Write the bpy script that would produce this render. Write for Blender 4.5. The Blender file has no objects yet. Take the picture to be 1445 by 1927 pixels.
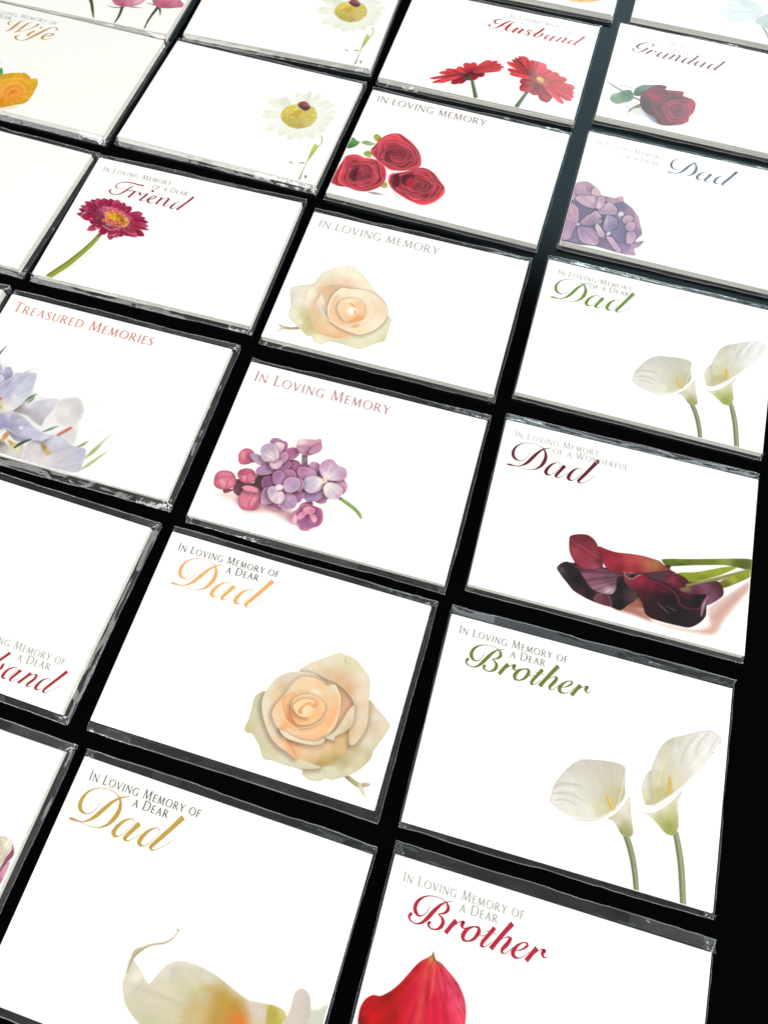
import bpy, bmesh, math, random
import numpy as np
from mathutils import Matrix, Vector

C = bpy.context.scene.collection
U = 0.000889                      # one layout unit in metres: a card is 100 units (88.9 mm) wide
FOC, PITCH, ROLL, CAMH, CARD_H = 1371.2050, 1.178239, 0.036336, 255.8464, 71.2161
CARD_W = 100.0
TH = 2.9                          # thickness of a pack of cards

# ------------------------------------------------------------------ camera
def make_camera():
    cam = bpy.data.cameras.new('camera'); o = bpy.data.objects.new('camera', cam); C.objects.link(o)
    fw = Vector((0, math.cos(PITCH), -math.sin(PITCH))); rt = Vector((1, 0, 0)); up = rt.cross(fw)
    r2 = math.cos(ROLL) * rt + math.sin(ROLL) * up
    u2 = -math.sin(ROLL) * rt + math.cos(ROLL) * up
    m = Matrix.Identity(4)
    for i in range(3):
        m[i][0], m[i][1], m[i][2] = r2[i], u2[i], -fw[i]
    m[2][3] = (CAMH + TH) * U
    o.matrix_world = m
    cam.sensor_fit = 'VERTICAL'; cam.sensor_height = 24.0; cam.sensor_width = 18.0
    cam.lens = FOC / 1927.0 * 24.0
    cam.clip_start = 0.005; cam.clip_end = 50.0
    bpy.context.scene.camera = o
make_camera()

# ------------------------------------------------------------------ world, lamps, exposure
scn = bpy.context.scene
wd = bpy.data.worlds.new('World'); scn.world = wd; wd.use_nodes = True
bg = wd.node_tree.nodes['Background']; bg.inputs[0].default_value = (0.9, 0.95, 1.0, 1); bg.inputs[1].default_value = 0.05

def area(name, loc, target, sx, sy, power, col):
    l = bpy.data.lights.new(name, 'AREA'); l.shape = 'RECTANGLE'; l.size = sx; l.size_y = sy
    l.energy = power; l.color = col
    o = bpy.data.objects.new(name, l); C.objects.link(o)
    d = Vector(target) - Vector(loc)
    o.matrix_world = Matrix.Translation(loc) @ d.to_track_quat('-Z', 'Y').to_matrix().to_4x4()
    return o
# two broad soft lamps, low on either side so that neither mirrors in the flat film
area('soft_lamp', (-2.70, -0.80, 2.10), (0.0, 0.20, 0.0), 3.2, 1.7, 168.0, (1.0, 0.985, 0.955))
area('soft_lamp', (2.70, -0.70, 2.10), (0.0, 0.20, 0.0), 3.2, 1.7, 168.0, (1.0, 0.99, 0.97))
# cool window, far and to the right: the sheen on the table top and the film
area('window_side_light', (0.80, 1.55, 1.10), (0.08, 0.25, 0.0), 1.05, 0.75, 5.2, (0.78, 0.95, 1.0))

# added low strip lamp for glints: only film that tips away from the camera mirrors it
area('window_side_light', (0.95, 1.62, 0.46), (0.08, 0.25, 0.0), 1.3, 0.30, 11.0, (0.80, 0.96, 1.0))

scn.view_settings.view_transform = 'Standard'; scn.view_settings.look = 'None'
scn.view_settings.exposure = 0.0; scn.view_settings.gamma = 1.0; scn.view_settings.use_curve_mapping = False
scn.render.engine = 'CYCLES'
scn.cycles.transparent_max_bounces = 24
scn.cycles.max_bounces = 8

# ------------------------------------------------------------------ numeric helpers
def XY(*a): return np.array(a, float).reshape(-1, 2)
def XYW(*a): return np.array(a, float).reshape(-1, 3)
def XYC(*a): return [(a[i], a[i + 1], a[i + 2]) for i in range(0, len(a), 3)]

def hexc(h): return np.array([int(h[i:i + 2], 16) / 255.0 for i in (0, 2, 4)])
def lin(c):
    c = np.asarray(c, float)
    return np.where(c <= 0.04045, c / 12.92, ((np.clip(c, 0, 1) + 0.055) / 1.055) ** 2.4)
INK = 0.755                       # reflectance of unprinted paper, inks scale with it
PAPER = (0.83, 0.825, 0.80)

def hash2(ix, iy, seed=0):
    n = (ix * 374761393 + iy * 668265263 + seed * 974711 + 1013904223).astype(np.int64) & 0xffffffff
    n = ((n ^ (n >> 13)) * 1274126177) & 0xffffffff
    n = n ^ (n >> 16)
    return (n & 0xffff) / 65535.0 * 2 - 1
def vnoise(x, y, seed=0):
    x = np.asarray(x, float); y = np.asarray(y, float) + 0 * x
    x = x + 0 * y
    ix = np.floor(x).astype(np.int64); iy = np.floor(y).astype(np.int64)
    fx = x - ix; fy = y - iy
    fx = fx * fx * (3 - 2 * fx); fy = fy * fy * (3 - 2 * fy)
    a = hash2(ix, iy, seed); b = hash2(ix + 1, iy, seed); c = hash2(ix, iy + 1, seed); d = hash2(ix + 1, iy + 1, seed)
    return (a * (1 - fx) + b * fx) * (1 - fy) + (c * (1 - fx) + d * fx) * fy

def spline(p, closed, sub=6):
    p = np.asarray(p, float); n = len(p)
    if n < 3 and not closed: return p
    if closed:
        q = np.vstack([p[-1], p, p[0], p[1]]); m = n
    else:
        q = np.vstack([2 * p[0] - p[1], p, 2 * p[-1] - p[-2]]); m = n - 1
    t = (np.arange(sub) / sub)[:, None]; out = []
    for i in range(m):
        a, b, c, d = q[i], q[i + 1], q[i + 2], q[i + 3]
        # centripetal-ish: damp tangents to avoid overshoot on uneven spacing
        lb = np.linalg.norm((c - b)[:2]) + 1e-9
        la = np.linalg.norm((b - a)[:2]) + 1e-9; lc = np.linalg.norm((d - c)[:2]) + 1e-9
        m1 = ((b - a) / la + (c - b) / lb) * 0.5 * min(la, lb)
        m2 = ((c - b) / lb + (d - c) / lc) * 0.5 * min(lb, lc)
        h00 = 2 * t ** 3 - 3 * t ** 2 + 1; h10 = t ** 3 - 2 * t ** 2 + t
        h01 = -2 * t ** 3 + 3 * t ** 2; h11 = t ** 3 - t ** 2
        out.append(h00 * b + h10 * m1 + h01 * c + h11 * m2)
    if not closed: out.append(p[-1:])
    return np.vstack(out)

# ------------------------------------------------------------------ mesh helpers
def link_mesh(name, verts, faces, mat, parent=None, smooth=False, mats=None, fmat=None):
    me = bpy.data.meshes.new(name)
    verts = np.asarray(verts, np.float32)
    me.from_pydata([tuple(v) for v in verts.tolist()], [], [tuple(f) for f in faces])
    for m in (mats or [mat]): me.materials.append(m)
    if fmat is not None: me.polygons.foreach_set('material_index', np.asarray(fmat, np.int32))
    me.polygons.foreach_set('use_smooth', np.full(len(me.polygons), smooth))
    me.update()
    o = bpy.data.objects.new(name, me); C.objects.link(o)
    if parent is not None: o.parent = parent
    return o

# ------------------------------------------------------------------ materials
def new_mat(name):
    m = bpy.data.materials.new(name); m.use_nodes = True
    nt = m.node_tree; nt.nodes.clear()
    return m, nt, nt.nodes, nt.links
def N(nodes, t, **kw):
    n = nodes.new(t)
    for k, v in kw.items(): setattr(n, k, v)
    return n

def schlick(ns, lk, f0):
    ge = N(ns, 'ShaderNodeNewGeometry'); dt = N(ns, 'ShaderNodeVectorMath', operation='DOT_PRODUCT')
    lk.new(ge.outputs['Incoming'], dt.inputs[0]); lk.new(ge.outputs['Normal'], dt.inputs[1])
    ab = N(ns, 'ShaderNodeMath', operation='ABSOLUTE'); lk.new(dt.outputs['Value'], ab.inputs[0])
    sb = N(ns, 'ShaderNodeMath', operation='SUBTRACT'); sb.inputs[0].default_value = 1.0; lk.new(ab.outputs[0], sb.inputs[1]); sb.use_clamp = True
    pw = N(ns, 'ShaderNodeMath', operation='POWER'); lk.new(sb.outputs[0], pw.inputs[0]); pw.inputs[1].default_value = 5.0
    ma = N(ns, 'ShaderNodeMath', operation='MULTIPLY_ADD'); lk.new(pw.outputs[0], ma.inputs[0]); ma.inputs[1].default_value = 1 - f0; ma.inputs[2].default_value = f0
    return ma

def mat_table():
    m, nt, ns, lk = new_mat('black_tabletop')
    out = N(ns, 'ShaderNodeOutputMaterial'); df = N(ns, 'ShaderNodeBsdfDiffuse')
    gl = N(ns, 'ShaderNodeBsdfGlossy'); gl.distribution = 'BECKMANN'
    tc = N(ns, 'ShaderNodeTexCoord')
    no = N(ns, 'ShaderNodeTexNoise'); no.inputs['Scale'].default_value = 1100; no.inputs['Detail'].default_value = 3
    mr = N(ns, 'ShaderNodeMapRange'); mr.inputs['To Min'].default_value = 0.15; mr.inputs['To Max'].default_value = 0.19
    lk.new(tc.outputs['Object'], no.inputs['Vector']); lk.new(no.outputs['Fac'], mr.inputs['Value'])
    lk.new(mr.outputs['Result'], gl.inputs['Roughness'])
    # specks of dust
    vo = N(ns, 'ShaderNodeTexVoronoi'); vo.inputs['Scale'].default_value = 95
    lk.new(tc.outputs['Object'], vo.inputs['Vector'])
    wn = N(ns, 'ShaderNodeTexWhiteNoise'); lk.new(vo.outputs['Position'], wn.inputs['Vector'])
    gt = N(ns, 'ShaderNodeMath', operation='GREATER_THAN'); gt.inputs[1].default_value = 0.72
    lk.new(wn.outputs['Value'], gt.inputs[0])
    lt = N(ns, 'ShaderNodeMath', operation='LESS_THAN'); lt.inputs[1].default_value = 0.022
    lk.new(vo.outputs['Distance'], lt.inputs[0])
    mu = N(ns, 'ShaderNodeMath', operation='MULTIPLY'); lk.new(gt.outputs[0], mu.inputs[0]); lk.new(lt.outputs[0], mu.inputs[1])
    mx = N(ns, 'ShaderNodeMix', data_type='RGBA')
    mx.inputs['A'].default_value = (0.0006, 0.0006, 0.0008, 1); mx.inputs['B'].default_value = (0.30, 0.31, 0.32, 1)
    lk.new(mu.outputs[0], mx.inputs['Factor']); lk.new(mx.outputs['Result'], df.inputs['Color'])
    gl.inputs['Color'].default_value = (0.55, 0.72, 0.78, 1)
    ms = N(ns, 'ShaderNodeMixShader'); lk.new(schlick(ns, lk, 0.03).outputs[0], ms.inputs[0])
    lk.new(df.outputs[0], ms.inputs[1]); lk.new(gl.outputs[0], ms.inputs[2])
    lk.new(ms.outputs[0], out.inputs[0])
    return m

def mat_paper(name, col, pages=False):
    m, nt, ns, lk = new_mat(name)
    out = N(ns, 'ShaderNodeOutputMaterial'); p = N(ns, 'ShaderNodeBsdfPrincipled')
    p.inputs['Roughness'].default_value = 0.55; p.inputs['Specular IOR Level'].default_value = 0.25
    tc = N(ns, 'ShaderNodeTexCoord'); no = N(ns, 'ShaderNodeTexNoise')
    no.inputs['Scale'].default_value = 2500 if not pages else 700
    lk.new(tc.outputs['Object'], no.inputs['Vector'])
    mx = N(ns, 'ShaderNodeMix', data_type='RGBA')
    a = 0.985 if not pages else 0.86
    mx.inputs['A'].default_value = (col[0] * a, col[1] * a, col[2] * a, 1); mx.inputs['B'].default_value = (*col, 1)
    lk.new(no.outputs['Fac'], mx.inputs['Factor']); lk.new(mx.outputs['Result'], p.inputs['Base Color'])
    lk.new(p.outputs[0], out.inputs[0])
    return m

def mat_print():
    m, nt, ns, lk = new_mat('printed_ink')
    out = N(ns, 'ShaderNodeOutputMaterial'); p = N(ns, 'ShaderNodeBsdfPrincipled')
    at = N(ns, 'ShaderNodeAttribute', attribute_name='ink')
    lk.new(at.outputs['Color'], p.inputs['Base Color'])
    p.inputs['Roughness'].default_value = 0.55; p.inputs['Specular IOR Level'].default_value = 0.25
    lk.new(p.outputs[0], out.inputs[0])
    return m

def mat_flat_ink(h):
    k = 'ink_' + h
    if k in bpy.data.materials: return bpy.data.materials[k]
    m, nt, ns, lk = new_mat(k)
    out = N(ns, 'ShaderNodeOutputMaterial'); p = N(ns, 'ShaderNodeBsdfPrincipled')
    c = lin(hexc(h)) * INK
    tc = N(ns, 'ShaderNodeTexCoord'); no = N(ns, 'ShaderNodeTexNoise'); no.inputs['Scale'].default_value = 1500
    lk.new(tc.outputs['Object'], no.inputs['Vector'])
    mx = N(ns, 'ShaderNodeMix', data_type='RGBA')
    mx.inputs['A'].default_value = (*(c * 0.82), 1); mx.inputs['B'].default_value = (*np.minimum(c * 1.18, 1), 1)
    lk.new(no.outputs['Fac'], mx.inputs['Factor']); lk.new(mx.outputs['Result'], p.inputs['Base Color'])
    p.inputs['Roughness'].default_value = 0.5; p.inputs['Specular IOR Level'].default_value = 0.25
    lk.new(p.outputs[0], out.inputs[0])
    return m

def mat_film(name, haze, gloss, rough, bump, hazecol=(0.8, 0.82, 0.84), bscale=260):
    m, nt, ns, lk = new_mat(name)
    out = N(ns, 'ShaderNodeOutputMaterial')
    tr = N(ns, 'ShaderNodeBsdfTransparent'); gl = N(ns, 'ShaderNodeBsdfGlossy'); df = N(ns, 'ShaderNodeBsdfDiffuse')
    gl.inputs['Roughness'].default_value = rough; df.inputs['Color'].default_value = (*hazecol, 1)
    tc = N(ns, 'ShaderNodeTexCoord'); no = N(ns, 'ShaderNodeTexNoise')
    no.inputs['Scale'].default_value = bscale; no.inputs['Detail'].default_value = 2
    lk.new(tc.outputs['Object'], no.inputs['Vector'])
    bp = N(ns, 'ShaderNodeBump'); bp.inputs['Strength'].default_value = bump; bp.inputs['Distance'].default_value = 0.0008
    lk.new(no.outputs['Fac'], bp.inputs['Height'])
    lk.new(bp.outputs[0], gl.inputs['Normal'])
    ma = schlick(ns, lk, 0.04)        # the same from both sides of the sheet
    mu = N(ns, 'ShaderNodeMath', operation='MULTIPLY'); mu.use_clamp = True; mu.inputs[1].default_value = gloss
    lk.new(ma.outputs[0], mu.inputs[0])
    base = tr
    if haze > 0:
        hz = N(ns, 'ShaderNodeMapRange'); hz.inputs['To Min'].default_value = haze * 0.35; hz.inputs['To Max'].default_value = haze * 1.65
        n2 = N(ns, 'ShaderNodeTexNoise'); n2.inputs['Scale'].default_value = 90; n2.inputs['Detail'].default_value = 4
        mp = N(ns, 'ShaderNodeMapping'); mp.inputs['Scale'].default_value = (1, 2.4, 1)
        lk.new(tc.outputs['Object'], mp.inputs[0]); lk.new(mp.outputs[0], n2.inputs['Vector'])
        lk.new(n2.outputs['Fac'], hz.inputs['Value'])
        m1 = N(ns, 'ShaderNodeMixShader'); lk.new(hz.outputs[0], m1.inputs[0])
        lk.new(tr.outputs[0], m1.inputs[1]); lk.new(df.outputs[0], m1.inputs[2]); base = m1
    m2 = N(ns, 'ShaderNodeMixShader'); lk.new(mu.outputs[0], m2.inputs[0])
    lk.new(base.outputs[0], m2.inputs[1]); lk.new(gl.outputs[0], m2.inputs[2])
    lk.new(m2.outputs[0], out.inputs[0])
    return m

M_TABLE = mat_table()
M_CARD = mat_paper('white_card', PAPER)
CREAM = {'wife': (0.785, 0.785, 0.75), 'blank': (0.80, 0.80, 0.77), 'gold': (0.79, 0.787, 0.745), 'pinkr': (0.80, 0.80, 0.765)}
M_CREAM = {k: mat_paper('cream_card', v) for k, v in CREAM.items()}
PAPER_OF = {}
M_PAGES = mat_paper('card_edges', (0.74, 0.72, 0.66), True)
M_PRINT = mat_print()
M_FILM = mat_film('clear_film', 0.0, 1.7, 0.07, 0.05, bscale=60)
M_BAND = mat_film('creased_film', 0.034, 0.8, 0.10, 0.10, bscale=120)
M_FLAP = mat_film('double_film', 0.028, 1.5, 0.12, 0.3)
M_SEAL = mat_film('sealed_film', 0.22, 1.8, 0.15, 0.3)
M_FOLD = mat_film('crumpled_film', 0.05, 1.5, 0.06, 0.2)

# ------------------------------------------------------------------ setting
def make_table():
    s = 1.6
    bm = bmesh.new(); bmesh.ops.create_grid(bm, x_segments=8, y_segments=8, size=s)
    me = bpy.data.meshes.new('table_surface'); bm.to_mesh(me); bm.free(); me.materials.append(M_TABLE)
    o = bpy.data.objects.new('table_surface', me); C.objects.link(o); o.location = (0, 0.3, 0)
    o['kind'] = 'structure'; o['label'] = 'glossy black table top under the rows of card packs'
make_table()

# ------------------------------------------------------------------ ink painter: colours laid down on a fine sheet of the card
def inside_dist(px, py, poly):
    a = poly; b = np.roll(poly, -1, 0)
    ins = np.zeros(px.shape, bool); d2 = np.full(px.shape, 1e9)
    for (x0, y0), (x1, y1) in zip(a, b):
        if y0 != y1:
            c = ((y0 > py) != (y1 > py)) & (px < (x1 - x0) * (py - y0) / (y1 - y0) + x0)
            ins ^= c
        ex, ey = x1 - x0, y1 - y0; l2 = ex * ex + ey * ey
        if l2 < 1e-12: continue
        t = np.clip(((px - x0) * ex + (py - y0) * ey) / l2, 0, 1)
        dx = px - x0 - t * ex; dy = py - y0 - t * ey
        d2 = np.minimum(d2, dx * dx + dy * dy)
    d = np.sqrt(d2)
    return np.where(ins, d, -d)

class Ink:
    def __init__(s, x0, y0, x1, y1, res):
        s.res = res
        s.xs = np.arange(x0, x1 + res, res); s.ys = np.arange(y0, y1 + res, res)
        s.X, s.Y = np.meshgrid(s.xs, s.ys)
        s.c = np.ones(s.X.shape + (3,)); s.a = np.zeros(s.X.shape)
    def win(s, pts, pad):
        i0 = max(int((pts[:, 0].min() - pad - s.xs[0]) / s.res), 0); i1 = min(int((pts[:, 0].max() + pad - s.xs[0]) / s.res) + 2, len(s.xs))
        j0 = max(int((pts[:, 1].min() - pad - s.ys[0]) / s.res), 0); j1 = min(int((pts[:, 1].max() + pad - s.ys[0]) / s.res) + 2, len(s.ys))
        return (slice(j0, j1), slice(i0, i1)) if i1 > i0 and j1 > j0 else None
    def put(s, w, col, al):
        al = np.clip(al, 0, 1)[..., None]
        s.c[w] = s.c[w] * (1 - al) + col * al
        s.a[w] = s.a[w] + (1 - s.a[w]) * al[..., 0]
    def shape(s, pts, col, f=0.15, al=1.0, rim=None, rw=0.5, rs=0.7, veins=None, vamp=0.08, vfreq=9, speck=0.0, grain=0.02, shade=0.0, sw=2.0, sharp=False, p=1.25):
        poly = np.asarray(pts) if sharp else spline(pts, True, 5)
        w = s.win(poly, f * 1.2)
        if w is None: return
        X, Y = s.X[w], s.Y[w]
        d = inside_dist(X, Y, poly)
        m = np.clip(d / (2 * f) + 0.5, 0, 1); m = m * m * (3 - 2 * m)
        if isinstance(col, str): c = np.broadcast_to(hexc(col), X.shape + (3,)).copy()
        else:
            num = 0; den = 0
            for (x, y, h) in col:
                k = 1.0 / ((X - x) ** 2 + (Y - y) ** 2 + 0.6) ** p
                num = num + k[..., None] * hexc(h); den = den + k
            c = num / den[..., None]
        if veins is not None:
            bx, by = veins; th = np.arctan2(Y - by, X - bx); r = np.hypot(X - bx, Y - by)
            n = vnoise(th * vfreq, r * 0.06, 3) + 0.6 * vnoise(th * vfreq * 2.7, r * 0.1, 5)
            c = c * (1 + vamp * n * np.clip(r / 3, 0, 1))[..., None]
        if speck > 0:
            n = vnoise(X * 1.7, Y * 1.7, 11) + 0.6 * vnoise(X * 3.1, Y * 3.1, 12)
            c = c * (1 + speck * n)[..., None]
        if grain > 0: c = c * (1 + grain * vnoise(X * 2.3, Y * 2.3, 21))[..., None]
        if shade > 0: c = c * (1 - shade * np.exp(-np.clip(d, 0, None) / sw))[..., None]
        if rim is not None:
            t = (rs * np.exp(-(np.clip(d, 0, None) / rw) ** 2))[..., None]
            c = c * (1 - t) + hexc(rim) * t
        s.put(w, np.clip(c, 0, 1), m * al)
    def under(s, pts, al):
        """soft drop shadow of a petal, painted into the petals printed before it"""
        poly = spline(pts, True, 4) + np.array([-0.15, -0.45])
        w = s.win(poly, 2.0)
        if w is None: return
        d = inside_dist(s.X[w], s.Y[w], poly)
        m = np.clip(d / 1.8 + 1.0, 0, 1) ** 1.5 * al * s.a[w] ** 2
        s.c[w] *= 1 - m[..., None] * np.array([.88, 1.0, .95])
    def line(s, p3, col, hl=None, f=0.2, al=1.0, edge=0.0):
        q = spline(p3, False, 5)
        w = s.win(q[:, :2], q[:, 2].max() + f)
        if w is None: return
        X, Y = s.X[w], s.Y[w]
        best = np.full(X.shape, 1e9); side = np.zeros(X.shape)
        for (x0, y0, w0), (x1, y1, w1) in zip(q[:-1], q[1:]):
            ex, ey = x1 - x0, y1 - y0; l2 = ex * ex + ey * ey
            if l2 < 1e-12: continue
            t = np.clip(((X - x0) * ex + (Y - y0) * ey) / l2, 0, 1)
            dx = X - x0 - t * ex; dy = Y - y0 - t * ey
            hw = 0.5 * (w0 + (w1 - w0) * t)
            e = np.hypot(dx, dy) - hw
            sd = (ex * dy - ey * dx) / math.sqrt(l2) / np.maximum(hw, 1e-3)
            k = e < best
            best = np.where(k, e, best); side = np.where(k, sd, side)
        m = np.clip(-best / (2 * f) + 0.5, 0, 1)
        c = np.broadcast_to(hexc(col), X.shape + (3,)).copy()
        if hl is not None:
            t = np.exp(-((side - 0.25) / 0.45) ** 2)[..., None]
            c = c * (1 - t) + hexc(hl) * t
        c = c * (1 + 0.03 * vnoise(X * 2, Y * 2, 31))[..., None]
        s.put(w, np.clip(c, 0, 1), m * al)
    def mesh(s, name, parent, z):
        keep = s.a > 0.02
        inb = (np.abs(s.X) < CARD_W / 2 - 0.05) & (np.abs(s.Y) < CARD_H / 2 - 0.05)
        keep &= inb
        qk = keep[:-1, :-1] | keep[1:, :-1] | keep[:-1, 1:] | keep[1:, 1:]
        qk &= inb[:-1, :-1] & inb[1:, :-1] & inb[:-1, 1:] & inb[1:, 1:]
        used = np.zeros(s.a.shape, bool)
        used[:-1, :-1] |= qk; used[1:, :-1] |= qk; used[:-1, 1:] |= qk; used[1:, 1:] |= qk
        idx = -np.ones(s.a.shape, np.int64); idx[used] = np.arange(used.sum())
        V = np.stack([s.X[used] * U, s.Y[used] * U, np.full(used.sum(), z * U)], 1).astype(np.float32)
        F = np.stack([idx[:-1, :-1][qk], idx[:-1, 1:][qk], idx[1:, 1:][qk], idx[1:, :-1][qk]], 1).astype(np.int32)
        me = bpy.data.meshes.new(name)
        me.vertices.add(len(V)); me.vertices.foreach_set('co', V.ravel())
        me.loops.add(F.size); me.loops.foreach_set('vertex_index', F.ravel())
        me.polygons.add(len(F)); me.polygons.foreach_set('loop_start', np.arange(0, F.size, 4, dtype=np.int32))
        me.update(calc_edges=True)
        a = s.a[used][:, None]
        c = lin(s.c[used]) * INK * a + np.array(s.paper) * (1 - a)
        at = me.color_attributes.new('ink', 'FLOAT_COLOR', 'POINT')
        at.data.foreach_set('color', np.concatenate([c, np.ones((len(c), 1))], 1).astype(np.float32).ravel())
        me.materials.append(M_PRINT)
        o = bpy.data.objects.new(name, me); C.objects.link(o); o.parent = parent
        return o

def S(pts, col, **k): return ('s', pts, col, k)
def L(p3, col, **k): return ('l', p3, col, k)
def RAD(ct, tips, cols, **k):
    """a ring of ray petals from a centre to each tip (x, y, width)"""
    return ('r', np.asarray(ct)[0], np.asarray(tips), cols, k)
def ROSE(out, ct, cols, n=8, seed=1, **k):
    """whorl of petals: nested uneven rings turning towards the heart"""
    return ('w', np.asarray(out), np.asarray(ct)[0], cols, n, seed, k)

def expand(ops):
    res = []
    for o in ops:
        if o[0] == 'r':
            _, ct, tips, cols, k = o; k = dict(k); base = k.pop('base', 0.12); wk = k.pop('wk', 1.0); blunt = k.pop('blunt', 0.86)
            for i, (x, y, w) in enumerate(tips):
                t = np.array([x, y]); a = t - ct; l = np.linalg.norm(a) + 1e-6; a /= l; n = np.array([-a[1], a[0]])
                b = ct + a * l * base; h = w / 2 * wk
                pts = np.array([b - n * h * .35, ct + a * l * .5 - n * h * .9, ct + a * l * blunt - n * h * .85, t - n * h * .15, t + n * h * .15,
                                ct + a * l * blunt + n * h * .85, ct + a * l * .5 + n * h * .9, b + n * h * .35])
                cc = cols[i % len(cols)]
                m = ct + a * l * .55
                col = [(b[0], b[1], cc[0]), (m[0], m[1], cc[1]), (t[0], t[1], cc[2])]
                kk = dict(k); kk.setdefault('veins', tuple(ct)); res.append(('s', pts, col, kk))
        elif o[0] == 'w':
            _, out, ct, cols, n, seed, k = o; k = dict(k); rng = np.random.RandomState(seed)
            outer, inner, rim, dark = [hexc(h) for h in cols]
            tohex = lambda c: ''.join('%02x' % int(round(255 * float(np.clip(x, 0, 1)))) for x in c)
            c0 = out.mean(0); tw = k.pop('twist', 0.5)
            for i in range(n):
                t = i / n; sc = (1 - t) ** 1.05 * 0.98
                cc = c0 * (1 - t) ** 0.6 + ct * (1 - (1 - t) ** 0.6)
                an = tw * i; R = np.array([[math.cos(an * .18), -math.sin(an * .18)], [math.sin(an * .18), math.cos(an * .18)]])
                p = cc + ((out - c0) @ R.T) * sc * (1 + 0.07 * rng.randn(len(out), 1) * (i > 0))
                f = outer * (1 - t) + inner * t
                th = rng.rand() * 6.28; r = np.abs(p - cc).max()
                lit = f * 1.12 + 0.02; shd = f * 0.66
                hx = [(cc[0] + math.cos(th) * r * .8, cc[1] + math.sin(th) * r * .8, tohex(lit)), (cc[0] - math.cos(th) * r * .8, cc[1] - math.sin(th) * r * .8, tohex(shd)), (cc[0], cc[1], tohex(f * .8))]
                if i > 0:   # soft shadow between two whorls, painted into the ink
                    res.append(('s', p + rng.randn(2) * 0.12 * r / 6, tohex(dark * (1 - t) + inner * .6 * t), dict(f=max(.12 * r, .25), al=.75)))
                res.append(('s', p, hx, dict(rim=tohex(rim * (1 - t * .4)), rw=.14 * max(r, 1) ** .5 + .12, rs=.85 - .25 * t, veins=tuple(cc), vamp=.06, **k)))
        else: res.append(o)
    return res

def paint(ops, parent, name='flower_print', res=0.19, xf=None, z=TH + 0.02, sat=1.0, gain=(1, 1, 1), lift=1.0, gamma=1.0, cast=0.0, warm=0.0):
    ops = expand(ops)
    if xf is not None:
        def tp(p):
            q = np.array(p, float); q[:, :2] = xf(q[:, :2])
            return q
        n2 = []
        k0 = np.linalg.norm(xf(np.array([[1., 0]])) - xf(np.array([[0., 0]])))
        for o in ops:
            kind, p, col, k = o; k = dict(k); p = tp(p)
            if kind == 'l': p[:, 2] *= k0
            if not isinstance(col, str):
                q = xf(np.array([(a, b) for a, b, _ in col])); col = [(q[i, 0], q[i, 1], col[i][2]) for i in range(len(col))]
            if k.get('veins') is not None: k['veins'] = tuple(xf(np.asarray(k['veins'], float).reshape(1, 2))[0])
            n2.append((kind, p, col, k))
        ops = n2
    al = np.vstack([np.asarray(o[1])[:, :2] for o in ops])
    x0, y0 = np.maximum(al.min(0) - 3, [-CARD_W / 2, -CARD_H / 2]); x1, y1 = np.minimum(al.max(0) + 3, [CARD_W / 2, CARD_H / 2])
    ink = Ink(x0, y0, x1, y1, res)
    for kind, p, col, k in ops:
        if cast > 0 and kind == 's' and k.get('rim') is not None: ink.under(p, cast)  # painted drop shadow below each rimmed petal, for depth
        if k.get('veins') is not None: k = dict(k, veins=tuple(np.asarray(k['veins']).ravel()[:2]))
        (ink.shape if kind == 's' else ink.line)(p, col, **k)
    g = ink.c.mean(2, keepdims=True); ink.c = np.clip((g + (ink.c - g) * sat) * np.array(gain), 0, 1); ink.c = (1 - (1 - ink.c) * lift) ** gamma
    if warm > 0:                      # deep inks printed thin, nearer to a pale apricot
        t = np.clip((.76 - ink.c[..., 2:3]) / .3, 0, 1) * warm; ink.c = ink.c * (1 - t) + hexc('fad9a8') * t
    ink.paper = PAPER_OF.get(parent.name, PAPER)
    return ink.mesh(name, parent, z)

def sim(a, b):
    """similarity taking the two points a to the two points b"""
    a0, a1 = complex(*a[0]), complex(*a[1]); b0, b1 = complex(*b[0]), complex(*b[1])
    m = (b1 - b0) / (a1 - a0)
    def f(p):
        z = (np.asarray(p)[:, 0] + 1j * np.asarray(p)[:, 1] - a0) * m + b0
        return np.stack([z.real, z.imag], 1)
    f.k = abs(m)
    return f

# ------------------------------------------------------------------ lettering
def ribbons(name, strokes, h, parent, z=TH + 0.05):
    V = []; F = []
    for n, s in enumerate(strokes):
        s = np.asarray(s, float)
        q = spline(s, False, 7) if len(s) > 2 else s
        t = np.gradient(q[:, :2], axis=0); t /= np.linalg.norm(t, axis=1, keepdims=True) + 1e-9
        nn = np.stack([-t[:, 1], t[:, 0]], 1); hw = np.maximum(q[:, 2:3], 0.10) / 2
        b = len(V); zz = z + 0.0006 * n
        for a, c in zip(q[:, :2] + nn * hw, q[:, :2] - nn * hw):
            V.append((a[0] * U, a[1] * U, zz * U)); V.append((c[0] * U, c[1] * U, zz * U))
        for i in range(len(q) - 1): F.append((b + 2 * i, b + 2 * i + 1, b + 2 * i + 3, b + 2 * i + 2))
    o = link_mesh(name, V, F, mat_flat_ink(h), parent)
    # faces must look up
    me = o.data
    for p in me.polygons:
        if p.normal.z < 0: p.flip()
    return o

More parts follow.
